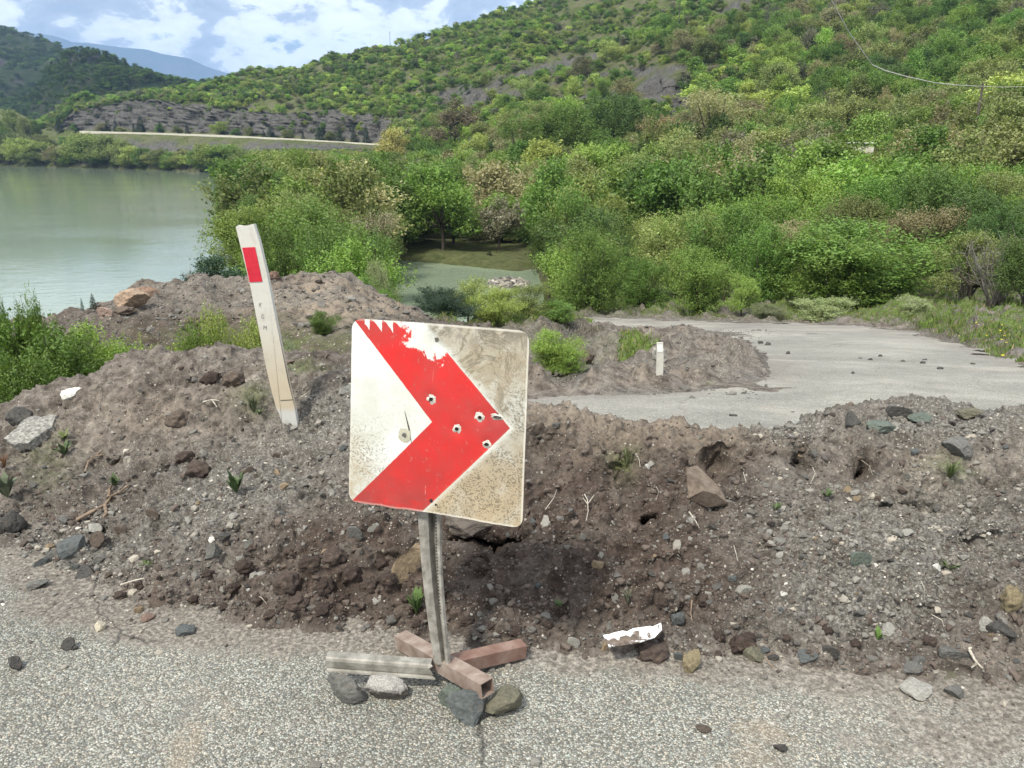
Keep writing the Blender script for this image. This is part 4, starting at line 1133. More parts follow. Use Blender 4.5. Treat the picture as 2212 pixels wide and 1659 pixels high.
for t in trees[:NIND]:
    _, px, Y, b, h, wd, c = t
    sparse = c in ('tan', 'brown', 'grey', 'olive')
    if Y < 62:
        key = 'near4' if (sparse and g.uniform() < .6) else g.choice(['near0', 'near1', 'near2', 'near3'])
    else:
        key = 'mid4' if (sparse and g.uniform() < .6) else g.choice(['mid0', 'mid1', 'mid2', 'mid3', 'mid5', 'mid6'])
    plant('tree', key, b - [0, 0, .1], h, wd, c, '%s %s tree %s, %s' % (size_word(h), WORDS[c], zone(px, Y), band(Y)), 'tree', '%s %s trees %s, %s' % (size_word(h), WORDS[c], zone(px, Y), band(Y)))

# ---- scattered stuff through geometry nodes
def scatter(name, label, pts, scl, rot, tint, vid, meshes):
    col = bpy.data.collections.new(name + '_kinds')
    for i_, me in enumerate(meshes):
        col.objects.link(bpy.data.objects.new('%s_kind_%02d' % (name, i_), me))
    n = len(pts)
    me = bpy.data.meshes.new(name)
    me.vertices.add(n); me.vertices.foreach_set('co', np.asarray(pts, np.float32).ravel())
    a = me.attributes.new('scl', 'FLOAT_VECTOR', 'POINT'); a.data.foreach_set('vector', np.asarray(scl, np.float32).ravel())
    a = me.attributes.new('rot', 'FLOAT_VECTOR', 'POINT'); a.data.foreach_set('vector', np.asarray(rot, np.float32).ravel())
    tt = np.ones((n, 4), np.float32); tt[:, :3] = tint
    a = me.attributes.new('tint', 'FLOAT_COLOR', 'POINT'); a.data.foreach_set('color', tt.ravel())
    a = me.attributes.new('vid', 'INT', 'POINT'); a.data.foreach_set('value', np.asarray(vid, np.int32))
    o = link(name, me, label=label, cat=None, kind='stuff')
    ng = bpy.data.node_groups.new(name, 'GeometryNodeTree')
    ng.interface.new_socket('Geometry', in_out='INPUT', socket_type='NodeSocketGeometry')
    ng.interface.new_socket('Geometry', in_out='OUTPUT', socket_type='NodeSocketGeometry')
    N_ = ng.nodes.new
    gi, go = N_('NodeGroupInput'), N_('NodeGroupOutput')
    ip = N_('GeometryNodeInstanceOnPoints'); ci = N_('GeometryNodeCollectionInfo')
    ci.inputs['Collection'].default_value = col
    ci.inputs['Separate Children'].default_value = True; ci.inputs['Reset Children'].default_value = True
    ip.inputs['Pick Instance'].default_value = True
    def na(nm, ty):
        x = N_('GeometryNodeInputNamedAttribute'); x.data_type = ty; x.inputs['Name'].default_value = nm
        return x.outputs['Attribute']
    L_ = ng.links.new
    L_(gi.outputs[0], ip.inputs['Points']); L_(ci.outputs[0], ip.inputs['Instance'])
    L_(na('vid', 'INT'), ip.inputs['Instance Index']); L_(na('scl', 'FLOAT_VECTOR'), ip.inputs['Scale'])
    er = N_('FunctionNodeEulerToRotation'); L_(na('rot', 'FLOAT_VECTOR'), er.inputs[0]); L_(er.outputs[0], ip.inputs['Rotation'])
    L_(ip.outputs[0], go.inputs[0])
    md = o.modifiers.new('scatter', 'NODES'); md.node_group = ng
    return o
def inst_mesh(key):
    m = PROTO[key][0].copy(); m.materials.clear(); m.materials.append(leaf_i); return m
rest = trees[NIND:]
im = [inst_mesh(k_) for k_ in ('mid0', 'mid1', 'mid2', 'mid3', 'mid4', 'mid5', 'mid6')]
scatter('wood', 'mixed spring wood covering the slope above the road and the inlet', [t[3] - [0, 0, .1] for t in rest], [(t[5] / .78, t[5] / .78, t[4]) for t in rest],
        [(0, 0, g.uniform(0, 6.28)) for t in rest], [jitcol(t[6], g)[:3] for t in rest],
        [4 if t[6] in ('tan', 'brown', 'grey') and g.uniform() < .6 else g.choice([0, 1, 2, 3, 5, 6]) for t in rest], im)
# scrub of the hillside above the far road
hx, hy = FARxy
FP = FARP
def area_pick(mask, n, gg):
    idx = np.nonzero(mask)[0]
    wgt = (FP[idx, 1] ** 2)      # grid cells grow with distance
    return gg.choice(idx, n, replace=True, p=wgt / wgt.sum())
m = (FARs > 16.0) & (FARs < 18.6) & (hx > 60) & (hx < 2420)
m |= (FARs > 14.8) & (FARs <= 16.0) & (hx > 860) & (hx < 2420)
idx = area_pick(m, 30000, g)
P = FP[idx] + g.uniform(-1, 1, (len(idx), 3)) * [2.5, 2.5, 0]
dens = fbm(P, .03, 3, .5, k=600) * 1.2 + fbm(P, .11, 2, .5, k=605) * .9 + .72 - FARrock[idx] * 1.1 - .25 * np.exp(-(((hx[idx] - 1150) / 260) ** 2 + ((hy[idx] - 190) / 50) ** 2))
keepm = g.uniform(0, 1, len(idx)) < np.clip(dens * 1.5, .03, 1)
P, idx = P[keepm], idx[keepm]
sz = g.uniform(0, 1, len(P)) ** 1.6 * 3.6 + 1.7 * (.85 + .15 * (hx[idx] > 1500)) * (1 + .35 * (hx[idx] > 1500))
yel = fbm(P, .02, 3, .5, k=620)
tint = []
for k_ in range(len(P)):
    c = g.choice(['green', 'fresh', 'yellow', 'olive', 'dark', 'grey'], p=[.22, .26, .22, .13, .11, .06] if yel[k_] > -.05 else [.30, .12, .08, .22, .18, .10])
    tint.append(np.array(jitcol(c, g, .11)[:3]) * (1.30 if c in ('fresh', 'yellow') else 1.22))
vid = g.integers(0, 5, len(P))
scatter('hillside_scrub', 'low spring green scrub dotted over the rocky hillside', P - [0, 0, .2], np.stack([sz * 1.35, sz * 1.35, sz], 1), np.stack([0 * sz, 0 * sz, g.uniform(0, 6.28, len(P))], 1), tint, vid, [inst_mesh('far%d' % k_) for k_ in range(5)])
# woods on the hills across the lake
for nm, HP, n_, lo, lb in (('lakeside_forest', H1, 9000, 1, 'dark green forest on the big hill across the lake'), ('knoll_forest', H2, 4500, 1, 'dark green forest on the rounded knoll behind the near shore')):
    hx2, hy2, _ = project(HP)
    idx = g.choice(np.nonzero((hx2 > -250) & (hx2 < 620) & (hy2 < 330))[0], n_)
    P = HP[idx] + g.uniform(-1, 1, (n_, 3)) * [7, 14, 0]
    dn = fbm(P, .006, 3, .5, k=640)
    kp_ = g.uniform(0, 1, n_) < np.clip(.85 + dn * 2.2, .15, 1)
    P = P[kp_]; s_ = g.uniform(4, 7.5, len(P)) * (1.2 if nm == 'lakeside_forest' else .75)
    tn = np.array([jitcol('dark' if g.uniform() < .7 else 'green', g, .18)[:3] for _ in P]) * .80
    scatter(nm, lb, P - [0, 0, 1], np.stack([s_ * 1.5, s_ * 1.5, s_], 1), np.stack([0 * s_, 0 * s_, g.uniform(0, 6.28, len(P))], 1), tn, g.integers(0, 5, len(P)), [inst_mesh('far%d' % k_) for k_ in range(5)])

# ---- far shore: row of waterside trees
SH = 'waterside trees and bushes on the far shore of the lake'
shore = [(20, 318, 30, 'olive', 'mid0'), (60, 306, 60, 'yellow', 'mid0'), (95, 312, 50, 'yellow', 'mid2'), (120, 322, 40, 'tan', 'mid4'), (140, 330, 34, 'olive', 'mid0'), (175, 296, 52, 'yellow', 'mid0'), (200, 300, 60, 'yellow', 'mid2'), (240, 300, 60, 'olive', 'mid5'),
         (262, 318, 34, 'tan', 'mid4'), (283, 330, 34, 'olive', 'mid0'), (308, 334, 28, 'fresh', 'mid1'), (335, 336, 40, 'olive', 'mid2'), (362, 346, 30, 'fresh', 'mid1'), (385, 346, 36, 'yellow', 'mid1'), (418, 334, 40, 'yellow', 'mid0'), (445, 346, 34, 'green', 'mid1'),
         (470, 322, 60, 'yellow', 'mid0'), (500, 318, 66, 'fresh', 'mid2'), (530, 330, 50, 'olive', 'mid0'), (150, 340, 34, 'green', 'mid1'), (225, 344, 36, 'green', 'mid1'), (20, 330, 40, 'olive', 'mid2'), (-20, 318, 60, 'green', 'mid0'), (-60, 310, 60, 'olive', 'mid2'), (478, 352, 40, 'fresh', 'mid1'), (252, 346, 24, 'green', 'mid1'), (300, 350, 40, 'olive', 'mid1'), (268, 308, 40, 'olive', 'mid0'), (290, 322, 40, 'yellow', 'mid5'), (318, 326, 36, 'green', 'mid0'), (350, 328, 40, 'olive', 'mid2'), (375, 334, 34, 'fresh', 'mid0'), (402, 330, 36, 'olive', 'mid5'), (432, 328, 36, 'green', 'mid2'), (452, 318, 40, 'yellow', 'mid0'), (210, 322, 40, 'green', 'mid1'), (80, 330, 44, 'olive', 'mid2')]
for i_, (px, yt, wp, c, key) in enumerate(shore):
    T = table_at([px])[0]
    Ysh = T[13, 0] - 1 + (i_ % 3) * 3
    lbl = {0: 'leftmost', 1: 'left', 2: 'middle', 3: 'right'}[min(3, max(0, int((px + 60) // 150)))]
    tree_at('shore_tree', px, yt - 5, Ysh, wp * 1.35, key, c, '%s tree on the far shore, %s stretch' % (WORDS.get(c, c), lbl), 'tree', SH)
for px, yt, wp, c, dY in ((10, 262, 40, 'fresh', 40), (35, 240, 44, 'yellow', 60), (60, 255, 30, 'olive', 50), (5, 285, 50, 'green', 20), (82, 262, 20, 'green', 50), (140, 296, 22, 'green', 30), (100, 292, 40, 'olive', 30), (30, 290, 50, 'olive', 25), (60, 292, 40, 'olive', 22)):
    T = table_at([px])[0]
    tree_at('knoll_tree', px, yt, T[13, 0] + dY, wp, 'mid0', c, '%s bush on the low knoll at the left end of the far shore' % WORDS[c], 'bush', 'bushes on the low knoll across the lake')
for px, yt, wp in ((305, 250, 24), (252, 258, 16), (290, 268, 12), (347, 264, 15), (233, 262, 14), (585, 272, 22), (690, 268, 24), (735, 276, 18), (765, 274, 20), (792, 272, 22), (405, 266, 14), (130, 250, 22), (570, 282, 14), (480, 272, 13), (655, 286, 12)):
    T = table_at([px])[0]
    nb = 'tallest dark fir in front of the left cliff' if px == 305 else ('dark fir by the far road under the left cliff' if px < 500 else 'dark fir by the far road, right part of the row')
    tree_at('fir_tree', px, yt, T[15, 0] - 1.5, wp * 1.5, 'fir1', 'fir', nb, 'fir tree', 'dark firs along the far road')
for px, yt, wp, c in ((345, 268, 16, 'green'), (475, 264, 34, 'yellow'), (220, 266, 22, 'tan'), (262, 275, 18, 'olive'), (385, 272, 18, 'olive'), (510, 278, 20, 'dark'), (540, 275, 22, 'olive'), (620, 280, 24, 'olive'), (713, 284, 20, 'olive'), (165, 268, 20, 'dark')):
    T = table_at([px])[0]
    tree_at('roadside_tree', px, yt, T[15, 0] - 1, wp * 1.1, 'mid0', c, '%s tree beside the far road under the cliffs' % WORDS[c], 'tree', 'leafy trees beside the far road')
# bushes under the far road
n_ = 520
pp, ss, tt, vv_ = [], [], [], []
for k_ in range(n_):
    px = g.uniform(80, 860); T = table_at([px])[0]
    sY = g.uniform(13.05, 13.95) if px < 520 else g.uniform(12.6, 13.8)
    if k_ % 3 == 0: sY = g.uniform(15.1, 16.1)
    Y = np.interp(sY, np.arange(20), T[:, 0]); b = ground_at(px, Y)
    pp.append(b); s_ = g.uniform(1.6, 3.4) * (1.25 if px > 560 else .8); s_ = min(s_, max(.6, float(zof(Y, 320)) - b[2])) if sY < 14 else s_ * .8; ss.append((s_ * 1.3, s_ * 1.3, s_)); tt.append(jitcol(g.choice(['olive', 'green', 'yellow', 'grey', 'green']), g)[:3]); vv_.append(g.integers(0, 5))
scatter('slope_scrub', 'thin scrub on the slope below the far road', pp, ss, [(0, 0, g.uniform(0, 6)) for _ in pp], tt, vv_, [inst_mesh('far%d' % k_) for k_ in range(5)])

# ---- grass
def blades(name, label, pts, hts, wd, cols_, lean=.35, mat_=None, seed=3):
    gg = np.random.default_rng(seed)
    n = len(pts); th = gg.uniform(0, 6.28, n)
    sd_ = np.stack([np.cos(th), np.sin(th), 0 * th], 1) * (np.asarray(wd) / 2)[:, None]
    tip = np.stack([gg.normal(0, lean, n), gg.normal(0, lean, n), np.ones(n)], 1) * np.asarray(hts)[:, None]
    mid = tip * [.35, .35, .55]
    P_ = np.asarray(pts)
    V = np.stack([P_ - sd_, P_ + sd_, P_ + mid + sd_ * .7, P_ + tip, P_ + mid - sd_ * .7], 1).reshape(-1, 3)
    b_ = np.arange(n)[:, None] * 5
    F = np.concatenate([b_ + [0, 1, 2], b_ + [0, 2, 4], b_ + [4, 2, 3]], 1).reshape(-1, 3)
    c = np.repeat(np.concatenate([cols_, np.ones((n, 1))], 1), 5, axis=0)
    me = mesh_np(name, V, F, mat_, False, dict(tint=c))
    return me
GM = Mt('grass_blades'); GM.bsdf(GM.attr('tint', 'GEOMETRY', 'Color'), .6, .2)
mx_, my_ = MIDxy
gra = ter.attributes['grass']; ga = np.empty(len(MIDP), np.float32); gra.data.foreach_get('value', ga)
idx = np.nonzero((ga > .3) & (mx_ > 900) & (mx_ < 2300) & (MIDP[:, 1] > 9) & (MIDP[:, 1] < 34) & (my_ < 800))[0]
idx = g.choice(idx, 34000, p=MIDP[idx, 1] ** 1.0 / (MIDP[idx, 1] ** 1.0).sum())
P = MIDP[idx] + g.uniform(-.12, .12, (len(idx), 3)) * [1, 1, 0]
ht = g.uniform(.03, .12, len(P)) * (1 + .5 * (vnoise(P[:, 0] * .8, P[:, 1] * .8, P[:, 2]) > .1))
cc = np.where(g.uniform(0, 1, (len(P), 1)) < .80, [[.10, .16, .03]], [[.22, .19, .09]]) * g.uniform(.7, 1.35, (len(P), 1))
link('verge_grass', blades('verge_grass', '', P - [0, 0, .02], ht, np.full(len(P), .022), cc, mat_=GM.m), label='green and straw coloured grass on the verge beyond the road', kind='stuff')
# yellow flowers in the verge at right
yx = [(P_, 1) for P_ in P if 0]
fm = plain_noise('yellow_petals', [(0.3, (.62, .50, .03)), (0.7, (.75, .62, .06))], 20, rough=.7)
msk = np.nonzero((mx_ > 2000) & (my_ > 690) & (my_ < 790) & (ga > .3))[0]
fl_ = MIDP[g.choice(msk, 260)]
cl_ = np.array([np.exp(-(((project(q)[0] - 2175) / 60) ** 2 + ((project(q)[1] - 740) / 28) ** 2)) for q in fl_])
fl_ = fl_[g.uniform(0, 1, len(fl_)) < .06 + cl_ * .7]
mb = MB()
for q in fl_:
    q = q + [0, 0, g.uniform(.08, .2)]
    th = g.uniform(0, 6.28); r = g.uniform(.018, .034)
    ring = [q + [r * math.cos(th + k_ * 1.257), r * math.sin(th + k_ * 1.257), g.normal(0, .006)] for k_ in range(5)]
    mb.add(np.array([q + [0, 0, .008]] + ring), np.array([(0, k_ + 1, (k_ + 1) % 5 + 1) for k_ in range(5)]))
link('yellow_flowers', mb.mesh('yellow_flowers', fm), label='small yellow flowers dotted in the verge at right', kind='stuff')

# ================================================================== STONES
stone_m = rock_material()
peb_m = pebble_material()
def ico(sub):
    bm_ = __import__('bmesh').new()
    __import__('bmesh').ops.create_icosphere(bm_, subdivisions=sub, radius=1.0)
    V = np.array([v.co[:] for v in bm_.verts]); F = np.array([[v.index for v in f.verts] for f in bm_.faces])
    bm_.free()
    return V, F
ICO = {k_: ico(k_) for k_ in (1, 2, 3, 4)}
def stone_np(seed, sub=4, cuts=7, rough=.045, flat=1.0, depth=(.32, .68)):
    g = np.random.default_rng(seed)
    V, F = ICO[sub]; V = V.copy()
    for k_ in range(cuts):
        n = g.normal(size=3); n /= np.linalg.norm(n); d = g.uniform(*depth)
        s = V @ n - d
        V = np.where((s > 0)[:, None], V - n * s[:, None] * .96, V)
    V *= (1 + .10 * fbm(V, 1.3, 2, k=seed))[:, None]
    V += V / (np.linalg.norm(V, axis=1)[:, None]) * (fbm(V, 3.2, 5, .68, k=seed + 3) * rough * 1.5)[:, None]
    V *= [1, 1, flat]
    lo, hi = V.min(0), V.max(0)
    V = (V - (lo + hi) / 2) / (hi - lo)             # unit box, centred
    return V, F
def clod_np(seed, sub=4):
    g = np.random.default_rng(seed)
    V, F = ICO[sub]; V = V.copy()
    n_ = V / np.linalg.norm(V, axis=1)[:, None]
    d1, d2, rid = worley(V + seed * 3.1, 1.5, seed)
    V = V + n_ * (fbm(V, 1.2, 3, .6, k=seed) * .38 + (.5 - d1) * .28 + fbm(V, 6, 3, .6, k=seed + 9) * .07)[:, None]
    lo, hi = V.min(0), V.max(0)
    return (V - (lo + hi) / 2) / (hi - lo), F
STM = [mesh_np('stone', *stone_np(700 + i_), stone_m, False) for i_ in range(8)]
CLM = [mesh_np('clod', *clod_np(720 + i_), stone_m, True) for i_ in range(5)]
FLM = [mesh_np('flat_stone', *stone_np(740 + i_, cuts=12, rough=.04, depth=(.45, .85)), stone_m, False) for i_ in range(3)]
SCOL = dict(dark=(.075, .073, .070), grey=(.135, .135, .128), blue=(.105, .118, .120), green=(.125, .150, .130), brown=(.115, .092, .076), red=(.078, .060, .052), tan=(.27, .21, .14), ochre=(.225, .19, .12),
            cream=(.55, .50, .40), white=(.62, .62, .58), pale=(.33, .325, .30), pink=(.24, .17, .14), teal=(.20, .34, .29), soil=(.058, .043, .037), olive=(.14, .135, .10))
gs = np.random.default_rng(17)
def stone(name, px, y, wpx, hpx, col, label, kind='s', sub_=None, sink=.28, tilt=.5, deep=.85, group=None, cat=None, dz=0.0, roll=None):
    """a stone whose middle is seen at (px, y) and which covers wpx x hpx of the picture"""
    b = pick(px, y + hpx * .42)
    d = float(project(b)[2])
    wd, ht = wpx / FPX * d, hpx / FPX * d
    me = {'s': STM, 'c': CLM, 'f': FLM}[kind][gs.integers(0, {'s': 8, 'c': 5, 'f': 3}[kind])]
    c = SCOL[col] if isinstance(col, str) else col
    o = link(name, me, label=label, cat=cat or ('clod' if kind == 'c' else 'stone'), group=group)
    dp = wd * deep
    hz = ht / (1 - sink * .6) * (.95 if kind != 'f' else .9)
    o.scale = (wd, dp, hz)
    o.location = (b[0], b[1] + dp * .35, b[2] + hz * (.5 - sink) + dz)
    o.rotation_euler = (gs.uniform(-.2, .2) * tilt, gs.uniform(-.2, .2) * tilt if roll is None else roll, gs.uniform(0, .5) + (gs.integers(0, 2) * math.pi))
    v = np.exp(gs.normal(0, .06))
    o.color = (c[0] * v, c[1] * v, c[2] * v, 1)
    return o
SL = [
 # px, y, w, h, colour, kind, label, name
 (880, 1213, 82, 84, 'tan', 's', 'tan block with a flat lit top half buried behind the sign post', 'boulder'),
 (1030, 1126, 150, 60, (.115, .10, .088), 's', 'big grey boulder in the bank right under the lower edge of the sign', 'boulder'),
 (33, 900, 54, 52, 'dark', 's', 'dark round boulder at the left edge above the pale slab', 'boulder'),
 (148, 848, 44, 26, 'white', 's', 'white angular stone on the left crest in front of the bushes', 'stone'),
 (150, 1186, 58, 50, 'blue', 's', 'blue grey rock, largest in the heap of stones at the left foot of the bank', 'stone'),
 (200, 1168, 40, 34, 'brown', 's', 'brown stone leaning on the blue grey rock at left', 'stone'),
 (196, 1143, 34, 16, 'pale', 's', 'pale flat stone topmost in the heap of stones at left', 'stone'),
 (100, 1199, 34, 22, 'grey', 's', 'grey stone at the left of the blue grey rock', 'stone'),
 (86, 1216, 30, 18, 'blue', 's', 'small bluish stone lowest in the heap of stones at left', 'stone'),
 (175, 1232, 44, 28, 'dark', 's', 'dark slaty stone below the blue grey rock', 'stone'),
 (216, 1202, 40, 26, 'grey', 's', 'grey stone right of the blue grey rock', 'stone'),
 (22, 1122, 60, 60, 'dark', 's', 'dark rock cut by the left edge of the picture', 'boulder'),
 (345, 1278, 50, 50, 'brown', 's', 'round brown stone alone at the foot of the bank at left', 'stone'),
 (312, 1331, 28, 16, 'pink', 's', 'pinkish brown stone lying on the road edge at left', 'stone'),
 (212, 1345, 22, 26, 'cream', 's', 'small cream stone standing on the dusty patch at left', 'stone'),
 (136, 1389, 32, 28, 'dark', 's', 'dark lump of stone on the road at left', 'stone'),
 (160, 1393, 14, 10, 'dark', 's', 'tiny dark stone touching the dark lump on the road', 'stone'),
 (20, 1438, 32, 32, 'dark', 's', 'dark rough stone near the left edge, lowest on the road', 'stone'),
 (80, 1264, 46, 18, 'grey', 's', 'grey row of flat stones on the dusty patch at left', 'stone'),
 (395, 1363, 42, 20, 'blue', 'f', 'flat bluish stone sunk in the road left of the stand', 'stone'),
 (485, 1157, 32, 28, 'dark', 's', 'dark pointed stone in the middle of the left bank face', 'stone'),
 (455, 1185, 40, 40, 'grey', 's', 'grey block below the dark pointed stone', 'stone'),
 (770, 1147, 34, 34, 'grey', 's', 'grey angular stone under the lower left sign corner', 'stone'),
 (802, 1140, 26, 18, 'pale', 's', 'pale grey stone next to the angular one under the sign', 'stone'),
 (742, 833, 36, 20, 'pale', 's', 'pale grey stone on the crest at the left edge of the sign', 'stone'),
 (810, 1297, 22, 16, 'pale', 's', 'round pale pebble left of the sign post', 'stone'),
 (862, 1318, 30, 22, 'brown', 's', 'brown stone in the gravel left of the post foot', 'stone'),
 (845, 1345, 34, 20, 'grey', 's', 'grey flat stone by the back leg of the stand', 'stone'),
 (1410, 1419, 76, 50, 'red', 'c', 'reddish brown earthy lump at the road edge below the broken board', 'clod'),
 (1400, 1386, 56, 40, 'soil', 'c', 'dark clod pressed against the right end of the broken board', 'clod'),
 (1499, 1428, 46, 46, 'ochre', 's', 'rounded ochre yellow stone at the road edge', 'stone'),
 (1468, 1418, 26, 20, 'blue', 's', 'bluish stone left of the ochre one', 'stone'),
 (1631, 1421, 44, 44, 'olive', 's', 'olive grey stone at the road edge right of the ochre one', 'stone'),
 (1610, 1394, 72, 42, 'soil', 'c', 'dark earthy clod above the olive grey stone', 'clod'),
 (1668, 1422, 26, 24, 'dark', 's', 'dark stone touching the olive grey stone', 'stone'),
 (1147, 1437, 36, 24, 'dark', 's', 'dark stone on the road under the right leg end', 'stone'),
 (1241, 1386, 26, 30, 'pale', 's', 'pale faceted stone between the right leg and the broken board', 'stone'),
 (1312, 1396, 30, 18, 'tan', 's', 'flat tan stone left of the broken board', 'stone'),
 (1468, 1335, 36, 36, 'blue', 's', 'blue grey stone in a small hollow above the broken board', 'stone'),
 (1467, 1492, 40, 22, 'teal', 'c', 'green tinted chip lying on the bare road', 'stone'),
 (1293, 1216, 28, 22, 'tan', 's', 'tan pyramid shaped stone in the dark soil right of the sign', 'stone'),
 (1861, 1202, 40, 38, 'green', 's', 'round greenish grey stone in the gravelly right bank', 'stone'),
 (1608, 1270, 34, 26, 'pale', 's', 'pale green grey stone on the lower right bank', 'stone'),
 (1912, 923, 62, 26, 'green', 'f', 'slanted greenish slab on top of the right crest', 'stone'),
 (1985, 899, 50, 18, 'green', 'f', 'thin greenish slab farther right on the crest', 'stone'),
 (2083, 966, 66, 48, 'grey', 'f', 'grey slab sticking out of the right bank near the edge', 'stone'),
 (2100, 890, 58, 24, 'olive', 's', 'mossy brown lump on the crest at right', 'stone'),
 (1945, 886, 50, 30, 'dark', 's', 'dark lump on the right crest between the two slabs', 'stone'),
 (1838, 900, 34, 30, 'dark', 's', 'dark grey stone standing on the crest where it rises', 'stone'),
 (2165, 1562, 96, 34, 'dark', 'f', 'dark flat broken asphalt piece at the lower right', 'slab'),
 (1990, 1496, 72, 22, 'pale', 'f', 'pale grey cracked asphalt flake at lower right', 'slab'),
 (2045, 1476, 60, 34, 'olive', 'f', 'olive slab tilted over a dark gap at lower right', 'slab'),
 (2070, 1500, 46, 30, 'grey', 'f', 'grey wedge stone below the tilted olive slab', 'slab'),
 (1977, 1432, 50, 24, 'grey', 's', 'grey flat stone, upper of a pair at lower right', 'stone'),
 (1982, 1449, 52, 20, 'grey', 's', 'grey flat stone, lower of a pair at lower right', 'stone'),
 (2070, 1422, 66, 32, 'grey', 's', 'long grey stone over a dark hollow at lower right', 'stone'),
 (1920, 1356, 32, 24, 'pale', 's', 'pale stone beside the little green weed at right', 'stone'),
 (1860, 1320, 30, 18, 'grey', 's', 'grey stone up left of the little green weed', 'stone'),
 (2135, 1345, 40, 26, 'pale', 's', 'pale lump near the right edge', 'stone'),
 (2180, 1370, 60, 36, 'dark', 's', 'dark block at the right edge of the picture', 'stone'),
 (2190, 1290, 60, 60, 'ochre', 'c', 'ochre earthy lump at the right edge', 'clod'),
 (1750, 1425, 40, 26, 'blue', 's', 'bluish stone at the foot of the right bank', 'stone'),
 (1800, 1412, 34, 34, 'dark', 's', 'dark stone at the foot of the right bank', 'stone'),
 (1683, 1612, 34, 22, 'dark', 's', 'dark small stone low on the road', 'stone'),
 (1516, 1573, 36, 16, 'brown', 's', 'brown flat stone low on the road', 'stone'),
 (1584, 898, 20, 14, 'dark', 's', 'lone dark block on the pale road just beyond the bank', 'stone'),
 (1397, 1010, 14, 12, 'white', 's', 'small white triangular stone in the bank right of the sign', 'stone'),
 (1175, 1122, 30, 24, 'pale', 's', 'pale stone right of the lower sign corner', 'stone'),
 (2032, 1224, 24, 14, 'white', 's', 'bright white stone in the right bank', 'stone'),
 (1265, 762, 46, 38, 'brown', 's', 'brown boulder on the spoil heap beside the pit bush', 'boulder'),
 (1421, 762, 34, 34, 'pale', 's', 'pale stone leaning behind the small white post', 'stone'),
 (277, 640, 74, 46, (.30, .225, .165), 's', 'big orange tan boulder on the crest of the mound by the lake', 'boulder'),
 (318, 630, 56, 30, (.27, .18, .13), 's', 'lower brownish boulder right of the orange tan one', 'boulder'),
 (226, 672, 50, 24, (.28, .21, .175), 's', 'pinkish stone left of the orange tan boulder', 'boulder'),
 (268, 668, 44, 20, 'brown', 'c', 'brown lump below the orange tan boulder', 'clod'),
 (420, 690, 46, 22, 'brown', 'c', 'dark lump on the face of the mound', 'clod'),
 (596, 586, 30, 24, (.15, .10, .08), 'c', 'reddish knob on top of the mound right of the white post', 'clod'),
 (540, 1172, 30, 20, 'grey', 's', 'small grey stone in the lower left bank', 'stone'),
 (330, 1105, 34, 20, 'brown', 's', 'brown stone near the root on the left bank', 'stone'),
 (255, 1142, 36, 24, 'brown', 's', 'brown flat stone on the lower left bank', 'stone'),
 (400, 985, 40, 30, 'red', 'c', 'reddish clod in the middle of the left bank', 'clod'),
 (415, 1010, 60, 40, 'red', 'c', 'large reddish clod in the middle of the left bank', 'clod'),
 (380, 900, 56, 40, 'brown', 'c', 'brown clod near the left crest', 'clod'),
 (500, 818, 50, 36, 'brown', 'c', 'brown clod on the crest left of the white post', 'clod'),
 (455, 812, 46, 30, 'soil', 'c', 'dark clod on the crest farther left of the white post', 'clod'),
]
for px, y, w_, h_, c, kd, lb, nm in SL:
    on_bank = nm
    stone(nm, px, y, w_, h_, c, lb, kd, sink=.22 if y > 1330 or kd == 'f' else .3, deep=.8)
for i_, (px, y) in enumerate(((1860, 771), (1881, 774), (1900, 765), (1954, 777), (2001, 774), (2036, 793), (1848, 803), (1716, 891), (2100, 782), (1990, 780), (1640, 736), (1660, 740), (1655, 737), (1700, 758))):
    stone('clod', px, y, 10 + (i_ * 7) % 6, 6 + (i_ * 3) % 4, 'dark', 'small dark lump lying on the pale road beyond the bank', 'c', group='dark lumps strewn on the far road', sink=.1)
# lumps of dark moist soil at the foot of the bank, left of the stand
CG = 'lumps of dark moist soil at the foot of the bank'
cl = [(610, 1255, 74, 56), (560, 1290, 60, 36), (665, 1225, 66, 46), (722, 1200, 74, 50), (700, 1265, 60, 44), (760, 1240, 60, 50), (640, 1305, 70, 40), (580, 1330, 50, 26), (690, 1315, 60, 30), (800, 1262, 50, 40), (820, 1215, 44, 34),
      (520, 1225, 50, 40), (500, 1275, 46, 30), (740, 1290, 44, 28), (780, 1310, 36, 22), (625, 1190, 46, 30), (480, 1310, 34, 20), (880, 1290, 30, 20), (545, 1180, 40, 26), (840, 1255, 60, 40), (1005, 1340, 40, 30), (1060, 1350, 34, 24), (1110, 1362, 40, 22), (1330, 1330, 30, 20),
      (1520, 1300, 40, 26), (1430, 1305, 34, 22), (1560, 1375, 40, 26), (1700, 1380, 36, 24), (1850, 1390, 34, 20), (1180, 1350, 34, 24), (2010, 1390, 40, 22), (450, 1245, 36, 24), (900, 1345, 30, 20), (1550, 1415, 30, 20), (1790, 1360, 34, 24), (300, 1260, 40, 28), (260, 1290, 36, 22), (415, 1290, 30, 20)]
for i_, (px, y, w_, h_) in enumerate(cl):
    zn = 'left of the post under the tan block' if 600 < px < 860 else ('at the left end of the dark soil' if px <= 600 else ('behind the stand' if px < 1250 else 'along the road edge right of the stand'))
    sz_ = 'large' if w_ >= 60 else ('middling' if w_ >= 40 else 'small')
    stone('clod', px, y, w_ * .82, h_ * .82, 'red' if i_ % 3 == 0 else 'soil', '%s dark soil lump %s' % (sz_, zn), 'c', group='%s %s %s' % (sz_, CG, zn), sink=.3)
